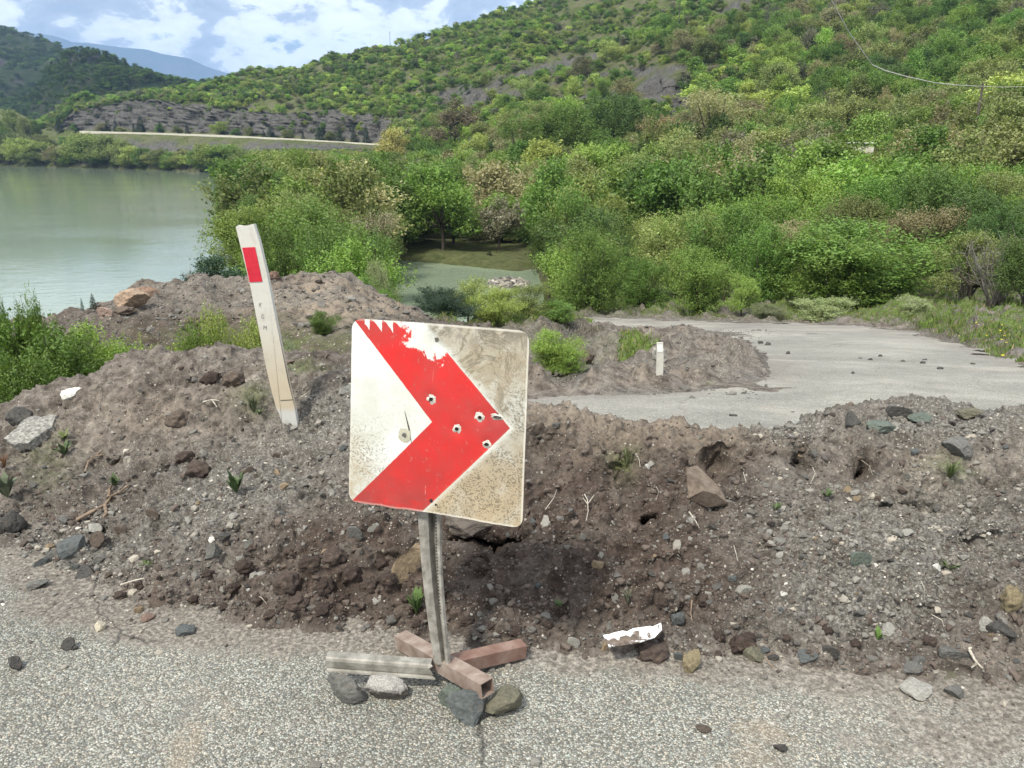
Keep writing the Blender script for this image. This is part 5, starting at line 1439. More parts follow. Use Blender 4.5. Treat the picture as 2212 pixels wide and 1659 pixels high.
# loose stones big enough to pick out
for i_ in range(120):
    if i_ < 50: px, y, zn = gs.uniform(40, 740), 0, 'on the left face of the bank'
    elif i_ < 66: px, y, zn = gs.uniform(960, 1500), 0, 'in the dark soil right of the sign'
    else: px, y, zn = gs.uniform(1500, 2205), 0, 'in the gravelly right part of the bank'
    top = np.interp(px, [0, 160, 300, 760, 1150, 1400, 1620, 1900, 2212], [930, 870, 815, 800, 900, 935, 950, 895, 905])
    bot = np.interp(px, [0, 160, 300, 850, 1600, 2212], [1180, 1270, 1330, 1385, 1440, 1480])
    y = top + (bot - top) * gs.uniform(0, 1) ** .75
    s_ = gs.uniform(9, 22); c = gs.choice(['grey', 'pale', 'blue', 'dark', 'brown', 'tan', 'white'], p=[.26, .2, .14, .14, .12, .09, .05])
    stone('stone', px, y, s_, s_ * gs.uniform(.55, .85), c, '%s small stone %s' % (dict(grey='grey', pale='pale grey', blue='bluish', dark='dark', brown='brown', tan='tan', white='white')[c], zn), 's', group='small loose stones %s' % zn, sink=.3)
# slab of old asphalt lying on the left crest
def prism(poly, thick, m, name, rough=.0, seed=0):
    """poly: list of 3d points (top face, counter-clockwise); thick: vector to the underside"""
    P0 = np.array(poly, float); n = len(P0); P1 = P0 + np.array(thick)
    c0, c1 = P0.mean(0), P1.mean(0)
    V = np.concatenate([P0, P1, [c0], [c1]])
    F = [(2 * n, i, (i + 1) % n) for i in range(n)] + [(2 * n + 1, n + (i + 1) % n, n + i) for i in range(n)]
    for i in range(n):
        j_ = (i + 1) % n
        F += [(i, n + i, n + j_), (i, n + j_, j_)]
    return mesh_np(name, V, np.array(F), m, False)
def jag(poly, k, amp, seed):
    g = np.random.default_rng(seed); out_ = []
    for i in range(len(poly)):
        a, b = np.array(poly[i], float), np.array(poly[(i + 1) % len(poly)], float)
        for j_ in range(k): out_.append(tuple(a + (b - a) * j_ / k + (g.normal(0, amp, 2) if j_ else g.normal(0, amp * .4, 2))))
    return out_
slab_m = Mt('asphalt_slab'); 
_vo = slab_m.voro(70); _sp = slab_m.n('ShaderNodeSeparateColor'); slab_m.l(_vo.outputs['Color'], _sp.inputs[0])
slab_m.bsdf(slab_m.ramp(_sp.outputs[0], [(0, (.13, .13, .12)), (.5, (.21, .205, .19)), (1, (.32, .315, .295))]), .9, .2, normal=slab_m.bump(_vo.outputs['Distance'], .008, .8))
sp_ = jag([(8, 948), (60, 900), (122, 897), (112, 922), (60, 958), (30, 960)], 4, 1.6, 5)
Yb = pick(60, 958)[1]; Yt2 = pick(60, 902)[1]
pl = []
for px, y in sp_:
    t_ = (958 - y) / 56
    pl.append(atY(px, y, Yb - .13 + t_ * max(.12, min(.5, Yt2 - Yb)) ))
link('slab', prism(pl[::-1], (0.01, .02, -.045), slab_m.m, 'asphalt_slab'), label='pale flat slab of broken asphalt lying on the left shoulder of the bank', cat='slab')
# protruding wedge of earth-caked slab in the scoop on the right
wd_m = plain_noise('dusty_slab', [(.35, (.10, .078, .062)), (.6, (.19, .155, .125))], 30, bump=.01)
b = pick(1530, 1085); Y0 = b[1] - .05
top_ = [atY(1482, 1012, Y0 + .10), atY(1505, 1004, Y0 + .14), atY(1556, 1054, Y0 + .05), atY(1572, 1086, Y0), atY(1548, 1068, Y0 - .01), atY(1520, 1060, Y0 - .01), atY(1487, 1076, Y0 + .02)]
V = np.array(top_ + [atY(1487, 1078, Y0 + .03), atY(1528, 1096, Y0 + .02), atY(1572, 1092, Y0 + .02), atY(1540, 1040, Y0 + .3), atY(1490, 1040, Y0 + .3)])
F = [(0, 1, 2), (0, 2, 5), (2, 3, 4), (2, 4, 5), (0, 5, 6), (6, 5, 7), (5, 8, 7), (5, 4, 8), (4, 3, 8), (3, 9, 8), (7, 8, 11), (8, 9, 10), (8, 10, 11), (2, 10, 9), (2, 9, 3), (0, 11, 1), (1, 11, 10), (1, 10, 2), (0, 6, 11), (6, 7, 11)]
link('wedge_stone', mesh_np('wedge_stone', V, np.array(F), wd_m, False), label='earth-caked wedge shaped slab jutting from the scoop right of the sign', cat='stone')
# gravel and crumbs, thousands of them
V1, F1 = ICO[1]
def pebbles(name, label, P, sz, tone, seed, kind_m=peb_m, flat=.7):
    g = np.random.default_rng(seed)
    sub = np.array([(0, 0, 1), (.894, 0, .447), (.276, .851, .447), (-.724, .526, .447), (-.724, -.526, .447), (.276, -.851, .447), (.724, .526, -.447), (-.276, .851, -.447), (-.894, 0, -.447), (-.276, -.851, -.447), (.724, -.526, -.447), (0, 0, -1)])
    tf = np.array([(0, 1, 2), (0, 2, 3), (0, 3, 4), (0, 4, 5), (0, 5, 1), (1, 6, 2), (2, 7, 3), (3, 8, 4), (4, 9, 5), (5, 10, 1), (6, 7, 2), (7, 8, 3), (8, 9, 4), (9, 10, 5), (10, 6, 1), (11, 7, 6), (11, 8, 7), (11, 9, 8), (11, 10, 9), (11, 6, 10)])
    n = len(P); J = sub[None] * (1 + g.normal(0, .22, (n, 12, 1)))
    th = g.uniform(0, 6.28, n); c, s = np.cos(th), np.sin(th)
    sx = g.uniform(.7, 1.35, n)
    X = J[:, :, 0] * sx[:, None]; Y_ = J[:, :, 1]; Z_ = J[:, :, 2] * flat
    V = np.stack([X * c[:, None] - Y_ * s[:, None], X * s[:, None] + Y_ * c[:, None], Z_ + X * g.normal(0, .2, n)[:, None]], -1) * sz[:, None, None] + P[:, None]
    F = tf[None] + (np.arange(n) * 12)[:, None, None]
    me = mesh_np(name, V.reshape(-1, 3), F.reshape(-1, 3), kind_m, False, dict(tone=np.repeat(tone, 12)))
    link(name, me, label=label, kind='stuff')
grav_, moist_ = BANKw
bx_, by_, bd_ = BANKxy
nb = len(BANKP)
vis = (bx_ > -60) & (bx_ < 2280) & (bd_ > 0) & (BANKP[:, 2] > -.01)
toe_w = np.exp(-(BANKP[:, 2] / .07) ** 2)
wgt = vis * (.20 + 1.3 * grav_ + .5 * toe_w - .1 * moist_) * (BANKP[:, 1] < np.interp(bx_, [0, 300, 1150, 2212], [4.8, 4.8, 4.0, 4.0]))
wgt = np.clip(wgt, 0, None) * (1.2 + fbm(BANKP, 3, 3, k=700) * 1.5).clip(.1, 3)
n_ = 15000
idx = gs.choice(nb, n_, p=wgt / wgt.sum())
sz = .0028 * (1 + gs.pareto(2.3, n_)).clip(1, 7)
tone = np.clip(gs.normal(.36, .18, n_) + .16 * grav_[idx] - .05 * moist_[idx] + (gs.uniform(0, 1, n_) < .03) * .3, 0, 1)
pebbles('gravel', 'gravel and pebbles sprinkled over the earth bank', BANKP[idx] + BN_[idx] * (sz * .15)[:, None], sz, tone, 1)
# crumbs of soil
wgt = vis * (.3 + 1.0 * moist_ + .5 * toe_w) * (BANKP[:, 1] < 4.8); 
n_ = 5500
idx = gs.choice(nb, n_, p=wgt / wgt.sum()); sz = .0034 * (1 + gs.pareto(2.4, n_)).clip(1, 5)
crumb_m = plain_noise('soil_crumbs', [(.35, (.060, .047, .040)), (.6, (.125, .102, .087))], 12, bump=.004)
pebbles('soil_crumbs', 'loose crumbs and small lumps of soil on the bank', BANKP[idx] + BN_[idx] * (sz * .2)[:, None], sz, np.full(n_, .2), 2, crumb_m, .85)
# chips on the road
rx, ry, rd = project(ROADP)
dat = bpy.data.meshes['near_road'].attributes['dirt']; dv_ = np.empty(len(ROADP), np.float32); dat.data.foreach_get('value', dv_)
wgt = ((rd > .6) & (rx > -60) & (rx < 2280) & (ry < 1700)) * (.05 + 1.2 * dv_)
n_ = 9000
idx = gs.choice(len(ROADP), n_, p=wgt / wgt.sum()); sz = .0024 * (1 + gs.pareto(2.5, n_)).clip(1, 6)
P = ROADP[idx] + np.stack([gs.uniform(-.02, .02, n_), gs.uniform(-.02, .02, n_), sz * .3], 1)
pebbles('road_grit', 'loose grit and chippings on the road surface', P, sz, np.clip(gs.normal(.45, .22, n_), 0, 1), 3)
# stones on the middle ground mounds and heap
mx_, my_ = MIDxy
w_ = ((mx_ > 150) & (mx_ < 1660) & (my_ > 585) & (my_ < 870) & (MIDP[:, 1] > 6) & (MIDP[:, 1] < 22) & (ga < .3)) * 1.0 * MIDP[:, 1]
n_ = 5000
idx = gs.choice(len(MIDP), n_, p=w_ / w_.sum()); sz = .011 * (1 + gs.pareto(2.2, n_)).clip(1, 6)
pebbles('mound_stones', 'stones and clods strewn over the dirt mound and the spoil heap', MIDP[idx] + [0, 0, .004], sz, np.clip(gs.normal(.30, .14, n_), 0, 1), 4)
# grey rock pile in the inlet
n_ = 260
a_ = gs.uniform(0, 6.28, n_); r_ = np.sqrt(gs.uniform(0, 1, n_))
ctr = atZ(1098, 612, -10.2)
P = ctr + np.stack([np.cos(a_) * r_ * 2.0, np.sin(a_) * r_ * 2.4, (1 - r_) * .6 - .12], 1)
pebbles('rock_pile', 'pile of grey rocks standing in the inlet water', P, gs.uniform(.08, .30, n_), np.clip(gs.normal(.62, .16, n_), 0, 1), 5, flat=.9)

# ================================================================== CHEVRON SIGN ON ITS STAND
galv = plain_noise('galvanised_steel', [(.32, (.125, .118, .102)), (.5, (.215, .205, .182)), (.68, (.31, .30, .275))], 26, rough=.55, bump=.002, spec=.4, metal=.12)
dull = plain_noise('dull_zinc', [(.32, (.145, .14, .122)), (.5, (.25, .242, .215)), (.68, (.36, .35, .32))], 18, rough=.6, bump=.002, spec=.4, metal=.2)
rusty = plain_noise('faded_red_primer', [(.28, (.125, .068, .055)), (.48, (.18, .112, .090)), (.68, (.24, .172, .145))], 14, rough=.75, bump=.002)
rusty2 = plain_noise('worn_primer', [(.28, (.15, .105, .086)), (.48, (.225, .175, .148)), (.68, (.31, .265, .23))], 16, rough=.75, bump=.002)
blackm = plain_noise('dark_hole', [(.3, (.012, .012, .012)), (.7, (.03, .03, .028))], 30, bump=.001)
sign = link('chevron_sign', None, label='dirty red and white chevron sign with bullet holes on a low steel cross stand', cat='road sign')
sign.location = tuple(atZ(950, 1445, 0)); sign.empty_display_size = .3
SB = np.array(sign.location)
def rel(P_): return np.asarray(P_) - SB
# plate
TLc, TRc, BRc, BLc = (763, 687), (1147, 714), (1131, 1139), (756, 1082)
Yl, Yr = 2.36, 2.16
pTL, pTR, pBR, pBL = atY(*TLc, Yl), atY(*TRc, Yr), atY(*BRc, Yr - .01), atY(*BLc, Yl - .01)
def plate_pt(u, v):
    u, v = np.asarray(u, float)[..., None], np.asarray(v, float)[..., None]
    return (pTL * (1 - u) + pTR * u) * (1 - v) + (pBL * (1 - u) + pBR * u) * v
def plate_uv(px, y):
    """plate coordinates seen at a picture position"""
    u, v = .5, .5
    for _ in range(12):
        q = project(plate_pt(u, v)); e = 1e-3
        qa = project(plate_pt(u + e, v)); qb = project(plate_pt(u, v + e))
        J = np.array([[(qa[0] - q[0]) / e, (qb[0] - q[0]) / e], [(qa[1] - q[1]) / e, (qb[1] - q[1]) / e]])
        d = np.linalg.solve(J, [px - q[0], y - q[1]]); u += d[0]; v += d[1]
    return float(u), float(v)
def crop_uv(a, b): return plate_uv((1280 + a / 1.951) / 1.736, (1150 + b / 1.951) / 1.736)
nrmP = np.cross(pTR - pTL, pBL - pTL); nrmP /= np.linalg.norm(nrmP)
if nrmP[1] > 0: nrmP = -nrmP            # faces the camera
nu, nv = 64, 68
rr = .055
vs = np.concatenate([np.linspace(0, rr, 8), np.linspace(rr, 1 - rr, nv - 14)[1:-1], np.linspace(1 - rr, 1, 8)])
Vp, UVp = [], []
for v in vs:
    dv0 = max(0, rr - v, v - (1 - rr))
    cl_ = rr - math.sqrt(max(0, rr * rr - dv0 * dv0))
    for u in np.linspace(cl_, 1 - cl_, nu):
        UVp.append((u, v))
UVp = np.array(UVp)
Vp = plate_pt(UVp[:, 0], UVp[:, 1])
holes = [crop_uv(*q) for q in ((660, 676), (848, 893), (1017, 808), (1070, 1002), (1150, 805))]
wav = fbm(np.stack([UVp[:, 0] * 3, UVp[:, 1] * 3, 0 * UVp[:, 0]], 1), 1, 3, k=800) * .003
edge_b = np.exp(-((1 - UVp[:, 1]) / .06) ** 2) * fbm(np.stack([UVp[:, 0] * 9, UVp[:, 1], 0 * UVp[:, 0]], 1), 1, 2, k=805) * .006
dent = sum(-.006 * np.exp(-(((UVp[:, 0] - h_[0]) ** 2 + (UVp[:, 1] - h_[1]) ** 2) / .028 ** 2)) for h_ in holes)
bow = .010 * ((UVp[:, 0] - .42) * 2) ** 2
off = (wav + edge_b + dent + bow)
Vf = Vp + nrmP * off[:, None]
Vb = Vf - nrmP * .003
nrow = len(vs); Fg = grid_faces(nrow, nu); npt = len(Vf)
rim = list(range(0, nu)) + [r * nu + nu - 1 for r in range(1, nrow)] + [(nrow - 1) * nu + c for c in range(nu - 2, -1, -1)] + [r * nu for r in range(nrow - 2, 0, -1)]
Fr = [(rim[i], rim[(i + 1) % len(rim)], rim[(i + 1) % len(rim)] + npt, rim[i] + npt) for i in range(len(rim))]
SG = Mt('sign_face')
uva = SG.attr('puv', out='Vector')
sx = SG.n('ShaderNodeSeparateXYZ'); SG.l(uva, sx.inputs[0]); U, Vv = sx.outputs[0], sx.outputs[1]
def line(p, q):
    """u on the line through p and q as a function of v -> node"""
    k_ = (q[0] - p[0]) / (q[1] - p[1])
    return SG.math('ADD', SG.math('MULTIPLY', Vv, k_), p[0] - k_ * p[1])
jitn = SG.math('MULTIPLY', SG.math('SUBTRACT', SG.noise(60, 3, .6), .5), .006)
Uj = SG.math('ADD', U, jitn)
inner = SG.math('MINIMUM', line(crop_uv(112, 108), crop_uv(662, 842)), line(crop_uv(662, 842), crop_uv(88, 1408)))
outer = SG.math('MINIMUM', line(crop_uv(700, 240), crop_uv(1246, 884)), line(crop_uv(1246, 884), crop_uv(575, 1518)))
aa = 260.0
redm = SG.math('MULTIPLY', SG.math('MULTIPLY', SG.math('SUBTRACT', Uj, inner), aa, clamp=True), SG.math('MULTIPLY', SG.math('SUBTRACT', outer, Uj), aa, clamp=True), clamp=True)
# flaked scallops at the top left of the red
saw = SG.n('ShaderNodeMath', operation='FRACT'); SG.l(SG.math('MULTIPLY', SG.math('ADD', SG.math('SUBTRACT', U, .075), SG.math('MULTIPLY', SG.noise(6, 4, .65), .07)), 14.5), saw.inputs[0])
tooth = SG.math('MULTIPLY', SG.math('ADD', SG.math('POWER', saw.outputs[0], 1.6), SG.math('MULTIPLY', SG.math('SUBTRACT', SG.noise(9, 3, .6), .5), .7)), .062)
scal = SG.math('MULTIPLY', SG.math('LESS_THAN', Vv, tooth), SG.math('MULTIPLY', SG.math('GREATER_THAN', U, .075), SG.math('LESS_THAN', U, .285)))
# worn patch where the red has gone, top right of the arm
wv_ = SG.n('ShaderNodeVectorMath', operation='DISTANCE'); SG.l(uva, wv_.inputs[0]); wv_.inputs[1].default_value = (*crop_uv(690, 170), 0)
wn_ = SG.noise(16, 5, .65)
worn = SG.mr(SG.math('SUBTRACT', SG.math('SUBTRACT', .165, wv_.outputs['Value']), SG.math('MULTIPLY', SG.math('SUBTRACT', wn_, .5), .45)), .0, .025)
redm = SG.math('MULTIPLY', redm, SG.math('SUBTRACT', 1.0, scal, clamp=True))
redm = SG.math('MULTIPLY', redm, SG.math('SUBTRACT', 1.0, worn, clamp=True))
white = SG.mix(SG.mr(SG.noise(5, 5, .65), .38, .66), (.61, .65, .64), (.52, .53, .48))
red = SG.mix(SG.mr(SG.noise(6, 5, .6), .35, .65), (.56, .020, .020), (.46, .028, .026))
# lower leg of the arrow is duller
dl = SG.math('MULTIPLY', SG.mr(Vv, .62, .98), SG.mr(SG.noise(11, 6, .7), .32, .60))
red = SG.mix(SG.math('MULTIPLY', dl, .75), red, (.27, .045, .042))
tipd = SG.n('ShaderNodeVectorMath', operation='DISTANCE'); SG.l(uva, tipd.inputs[0]); tipd.inputs[1].default_value = (*crop_uv(1180, 900), 0)
red = SG.mix(SG.math('MULTIPLY', SG.mr(tipd.outputs['Value'], .16, .02), .55), red, (.30, .03, .035))
col = SG.mix(redm, white, red)
# grime on the right half : tan stains, lichen and black specks
right = SG.math('MULTIPLY', SG.mr(SG.math('SUBTRACT', U, outer), -.02, .05), 1.0)
st1 = SG.noise(4.5, 6, .62, dist=.8); st2 = SG.noise(22, 6, .68, dist=.6); st3 = SG.noise(150, 5, .75)
tan_c = SG.mix(SG.mr(Vv, .45, .95), (.37, .335, .265), (.42, .335, .215))
col = SG.mix(SG.math('MULTIPLY', right, SG.mr(st1, .34, .56, .25, .95)), col, tan_c)
col = SG.mix(SG.math('MULTIPLY', SG.math('MULTIPLY', right, SG.mr(Vv, .55, .9)), .5), col, (.45, .37, .25))
lic = SG.math('MULTIPLY', right, SG.mr(Vv, .62, .35))
col = SG.mix(SG.math('MULTIPLY', lic, SG.mr(SG.noise(9, 6, .7, dist=1.0), .47, .57, 0, .75)), col, (.31, .265, .19))
col = SG.mix(SG.math('MULTIPLY', lic, SG.mr(SG.noise(12, 6, .72, dist=.8), .53, .61, 0, .7)), col, (.19, .17, .13))
edge_l = SG.math('ABSOLUTE', SG.math('SUBTRACT', SG.noise(7, 5, .62, dist=1.4), .5))
col = SG.mix(SG.math('MULTIPLY', lic, SG.mr(edge_l, .022, .004, 0, .75)), col, (.17, .145, .10))
col = SG.mix(SG.math('MULTIPLY', right, SG.mr(st2, .44, .66, 0, .30)), col, (.30, .265, .18))
col = SG.mix(SG.math('MULTIPLY', right, SG.mr(SG.noise(150, 3, .7), .50, .62, 0, .35)), col, (.16, .14, .10))
topd = SG.math('MULTIPLY', SG.mr(Vv, .13, .0), SG.math('MULTIPLY', SG.mr(U, .40, .52), SG.mr(st2, .42, .55)))
col = SG.mix(SG.math('MULTIPLY', topd, .75), col, (.13, .12, .10))
# specks, stronger toward the bottom left and lower right
low = SG.math('ADD', SG.math('MULTIPLY', SG.mr(Vv, .35, .75), SG.mr(U, .42, .06)), SG.math('MULTIPLY', right, SG.mr(Vv, .15, .5, .5, 1.0)))
spk = SG.math('SUBTRACT', st3, SG.math('MULTIPLY', low, .085))
speck = SG.math('MULTIPLY', SG.mr(SG.math('SUBTRACT', 1.0, spk), .585, .625), SG.mr(SG.noise(8, 5, .65), .38, .56, .25, 1.0))
nonred = SG.math('SUBTRACT', 1.0, SG.math('MULTIPLY', redm, .55))
col = SG.mix(SG.math('MULTIPLY', SG.math('MULTIPLY', speck, nonred), SG.math('ADD', .20, SG.math('MULTIPLY', low, .6), clamp=True)), col, (.10, .085, .06))
bl = SG.math('MULTIPLY', SG.math('MULTIPLY', SG.mr(Vv, .50, .92), SG.mr(U, .34, .0)), SG.math('SUBTRACT', 1.0, redm))
col = SG.mix(SG.math('MULTIPLY', bl, SG.mr(st2, .34, .62, .2, .85)), col, (.36, .29, .185))
# fine scratches
mp = SG.n('ShaderNodeMapping'); mp.inputs['Rotation'].default_value = (0, 0, .95); mp.inputs['Scale'].default_value = (60, 4, 1); SG.l(uva, mp.inputs[0])
scr = SG.mr(SG.noise(1.6, 4, .7, vec=mp.outputs[0]), .66, .71)
scr = SG.math('MULTIPLY', scr, SG.mr(SG.noise(5, 3, .5), .42, .54))
col = SG.mix(SG.math('MULTIPLY', redm, SG.mr(SG.noise(48, 5, .72), .60, .70, 0, .5)), col, (.36, .20, .17))
col = SG.mix(SG.math('MULTIPLY', redm, SG.mr(SG.noise(3.6, 6, .66, dist=.7), .44, .66, 0, .50)), col, (.30, .055, .05))
col = SG.mix(SG.math('MULTIPLY', SG.math('MULTIPLY', scr, redm), .65), col, (.75, .42, .38))
# pale retained rim
rimd = SG.math('MINIMUM', SG.math('MINIMUM', U, SG.math('SUBTRACT', 1.0, U)), SG.math('MINIMUM', Vv, SG.math('SUBTRACT', 1.0, Vv)))
SG.bsdf(SG.mix(SG.math('MULTIPLY', SG.mr(rimd, .013, .006), SG.mr(U, .3, .6, .25, .6)), col, (.62, .60, .54)), .55, .35, normal=SG.bump(st2, .0015, .5))
puv = np.concatenate([np.column_stack([UVp, np.zeros(npt)]), np.column_stack([UVp, np.zeros(npt)])])
face = mesh_np('sign_plate', rel(Vf), Fg, SG.m, True, dict(puv=puv[:npt]))
plate = link('sign_plate', face, sign)
link('plate_back', mesh_np('plate_back', rel(np.concatenate([Vf, Vb])), np.array(list(map(tuple, Fg[:, ::-1] + npt)) + Fr), galv, False), plate)
# bullet holes
chip = plain_noise('bare_chipped_metal', [(.3, (.22, .22, .20)), (.6, (.55, .55, .50))], 120, rough=.5, bump=.001)
rimr = plain_noise('dark_marks', [(.3, (.05, .045, .04)), (.6, (.12, .11, .095))], 60, rough=.6, bump=.001)  # dark grey-brown of the dent rings, bolts, scratch and post crack
ex = (pTR - pTL) / np.linalg.norm(pTR - pTL); ey = (pTL - pBL); ey /= np.linalg.norm(ey)
def plate_at(u, v, k_=.001):
    i_ = np.argmin((UVp[:, 0] - u) ** 2 + (UVp[:, 1] - v) ** 2)
    return plate_pt(u, v) + nrmP * (off[i_] + k_)
def ringm(c, r0, r1, sx_, sy_, m, name, seed, lift=.0, lift1=0.0, n=20, jag_=.25):
    g = np.random.default_rng(seed); V = []
    for k_ in range(n):
        th = 2 * math.pi * k_ / n; j0, j1 = 1 + g.normal(0, jag_ * .3), 1 + g.normal(0, jag_)
        for r, jj, lf in ((r0, j0, lift), (r1, j1, lift1)):
            V.append(c + (ex * math.cos(th) * sx_ + ey * math.sin(th) * sy_) * r * jj + nrmP * lf)
    F = [(2 * k_, 2 * k_ + 1, (2 * k_ + 3) % (2 * n), (2 * k_ + 2) % (2 * n)) for k_ in range(n)]
    return mesh_np(name, rel(V), np.array(F), m, True)
def discm(c, r, sx_, sy_, m, name, seed, n=16, jag_=.12, off_=(0, 0)):
    g = np.random.default_rng(seed); c = c + ex * off_[0] + ey * off_[1]
    V = [c] + [c + (ex * math.cos(t_) * sx_ + ey * math.sin(t_) * sy_) * r * (1 + g.normal(0, jag_)) for t_ in np.linspace(0, 2 * math.pi, n, endpoint=False)]
    return mesh_np(name, rel(V), np.array([(0, k_ + 1, (k_ + 1) % n + 1) for k_ in range(n)]), m, False)
for i_, ((u, v), r, sx_, sy_) in enumerate(zip(holes, (.0125, .0135, .0125, .0105, .0105), (1.1, 1.15, 1.05, 1.25, 2.1), (1.05, .95, .95, .9, .75))):
    c = plate_at(u, v, .003)
    h = link('bullet_hole', ringm(c, .0062, r * 1.35, sx_, sy_, chip, 'hole_rim', 810 + i_, .0035, -.001), plate)
    link('hole', discm(c, .0074, sx_, sy_ * .95, blackm if i_ < 4 else rimr, 'hole', 820 + i_, off_=(.002, -.0015)), h)
    link('dent_ring', ringm(plate_at(u, v, .0015), r * 1.25, r * 1.75, sx_, sy_, rimr, 'dent_ring', 830 + i_, .0002, .0004, jag_=.3), h)
# ghost of a washer, long scratch and bolts
gh = plain_noise('old_glue_ring', [(.3, (.30, .29, .22)), (.6, (.42, .41, .33))], 50, bump=.001)
u, v = crop_uv(463, 940); c = plate_at(u, v, .0012)
wr = link('washer_mark', ringm(c, .009, .022, 1, 1.1, gh, 'washer_mark', 840, .0005, 0, jag_=.1), plate)
link('bolt', discm(c, .008, 1, 1, rimr, 'bolt', 841), wr)
a_, b_ = plate_at(*crop_uv(462, 760), .0012), plate_at(*crop_uv(520, 1025), .0012)
link('scratch', mesh_np('scratch', rel([a_, a_ + ex * .001, (a_ + b_) / 2 + ex * .006, b_, (a_ + b_) / 2]), np.array([(0, 1, 2), (0, 2, 4), (4, 2, 3)]), rimr, False), plate)
for k_, (q, r) in enumerate((((655, 1420), .006), ((690, 1450), .004), ((700, 240), .0075))):
    link('bolt', discm(plate_at(*crop_uv(*q), .0015), r, 1, 1, blackm if k_ < 2 else rimr, 'bolt', 850 + k_), plate)
# post : a twisted, perforated steel channel
prof0 = np.array([(-.50, .10), (-.44, -.02), (-.20, -.06), (-.05, .02), (.04, .52), (.12, .56), (.20, .50), (.26, .04), (.34, -.05), (.46, -.04), (.50, .06)])
prof1 = np.array([(-.50, .30), (-.42, .0), (-.16, -.06), (.02, .04), (.10, .40), (.16, .42), (.21, .30), (.26, .02), (.34, -.04), (.44, -.02), (.50, .14)])
V = []; NS = 34
pt_top, pt_bot = atY(925, 1020, 2.33), atZ(953, 1436, .10)
bend = [(0, 0), (.25, 0), (.5, .004), (.75, .0), (1, 0)]
for k_ in range(NS):
    t_ = k_ / (NS - 1)
    c = pt_top * (1 - t_) + pt_bot * t_
    c = c + np.array([-.012 * math.sin(math.pi * t_), 0, 0])
    wd = (.086 * (1 - t_) + .064 * t_)
    pr_ = prof0 * (1 - t_) + prof1 * t_
    tw = R(-4 - 18 * t_)
    for a, b in pr_:
        X, Y_ = a * wd * math.cos(tw) - b * wd * math.sin(tw), a * wd * math.sin(tw) + b * wd * math.cos(tw)
        V.append(c + [X, Y_, 0])
V = np.array(V); np_ = len(prof0)
Fp = grid_faces(NS, np_)
Vb2 = V + [0, .0028, 0]
post = link('post', mesh_np('post', rel(np.concatenate([V, Vb2])), np.concatenate([Fp, Fp[:, ::-1] + len(V)]), galv, False), sign)
mb = MB()
for k_ in range(30):
    t_ = .23 + k_ * .0125 * 1.35
    if t_ > .75: break
    i_ = t_ * (NS - 1); r0 = int(i_); f = i_ - r0
    p_ = (V[r0 * np_ + 8] * (1 - f) + V[(r0 + 1) * np_ + 8] * f) * .75 + (V[r0 * np_ + 7] * (1 - f) + V[(r0 + 1) * np_ + 7] * f) * .25 + [0, -.0012, 0]
    s_ = .0032 * (1 - .35 * t_)
    mb.add(p_ - SB + np.array([(-s_, 0, -s_), (s_, 0, -s_), (s_, 0, s_), (-s_, 0, s_)]), [[0, 1, 2, 3]])
pf = mb.mesh('perforations', blackm); o = link('perforations', pf, post, kind='stuff')
# legs
def tube_leg(pa, pb, w_, h_, m, name, open_end=True):
    pa, pb = np.array(pa), np.array(pb); a = (pb - pa) / np.linalg.norm(pb - pa)
    s = np.cross(a, [0, 0, 1]); s /= np.linalg.norm(s); u = np.cross(s, a)
    th = .003; V = []; g = np.random.default_rng(3)
    for q in (pa, pb):
        for ww, hh in ((w_ / 2, h_ / 2), (w_ / 2 - th, h_ / 2 - th)):
            for sx_, sz_ in ((-1, -1), (1, -1), (1, 1), (-1, 1)): V.append(q + s * sx_ * ww + u * sz_ * hh)
    V = np.array(V); F = []
    for k_ in range(4):
        j_ = (k_ + 1) % 4
        F += [(k_, j_, 8 + j_, 8 + k_), (4 + k_, 12 + k_, 12 + j_, 4 + j_), (k_, 4 + k_, 4 + j_, j_), (8 + k_, 8 + j_, 12 + j_, 12 + k_)]
    return mesh_np(name, rel(V), np.array(F), m, False)
cen = atZ(948, 1432, .085)
def top2c(px, y, zt, h_=.052): return atZ(px, y, zt) - np.array([0, 0, h_ / 2])
fr, bk, rt = top2c(1053, 1472, .138), top2c(866, 1368, .060), top2c(1130, 1387, .060)
mid_ = top2c(962, 1424, .095)
l1 = link('leg', tube_leg(bk, fr, .052, .052, rusty2, 'front_leg'), sign, label='worn brownish leg running from front to back')
link('leg', tube_leg(mid_ + (rt - mid_) * .10 - [0, 0, .001], rt, .050, .050, rusty, 'right_leg'), sign, label='faded red leg pointing right')
# galvanised U-channel propped on two stones, broken off at the cross
ga_, gb_ = top2c(704, 1420, .128, .0), top2c(936, 1437, .098, .0)
V = []; g = np.random.default_rng(8)
a = (gb_ - ga_) / np.linalg.norm(gb_ - ga_); bk_ = np.array([a[1], -a[0], 0]) * -1; bk_ /= np.linalg.norm(bk_)
if bk_[1] < 0: bk_ = -bk_
prf = [(.036, -.010), (.034, .0), (.004, .0), (0, -.004), (-.003, -.012), (-.002, -.036), (0, -.042), (-.007, -.045), (-.009, -.050)]
n_ = 12
for k_ in range(n_):
    t_ = k_ / (n_ - 1); q = ga_ * (1 - t_) + gb_ * t_
    for i_, (bb_, zz_) in enumerate(prf):
        e_ = a * (g.normal(0, .006) if k_ == n_ - 1 else 0)
        V.append(q + bk_ * bb_ + np.array([0, 0, zz_]) + e_)
V = np.array(V); Fg2 = grid_faces(n_, len(prf)); V2 = V + bk_ * .0025 - [0, 0, .0015]
link('leg', mesh_np('channel_leg', rel(np.concatenate([V, V2])), np.concatenate([Fg2, Fg2[:, ::-1] + len(V)]), dull, False), sign, label='grey galvanised channel leg pointing left, cracked at the cross')
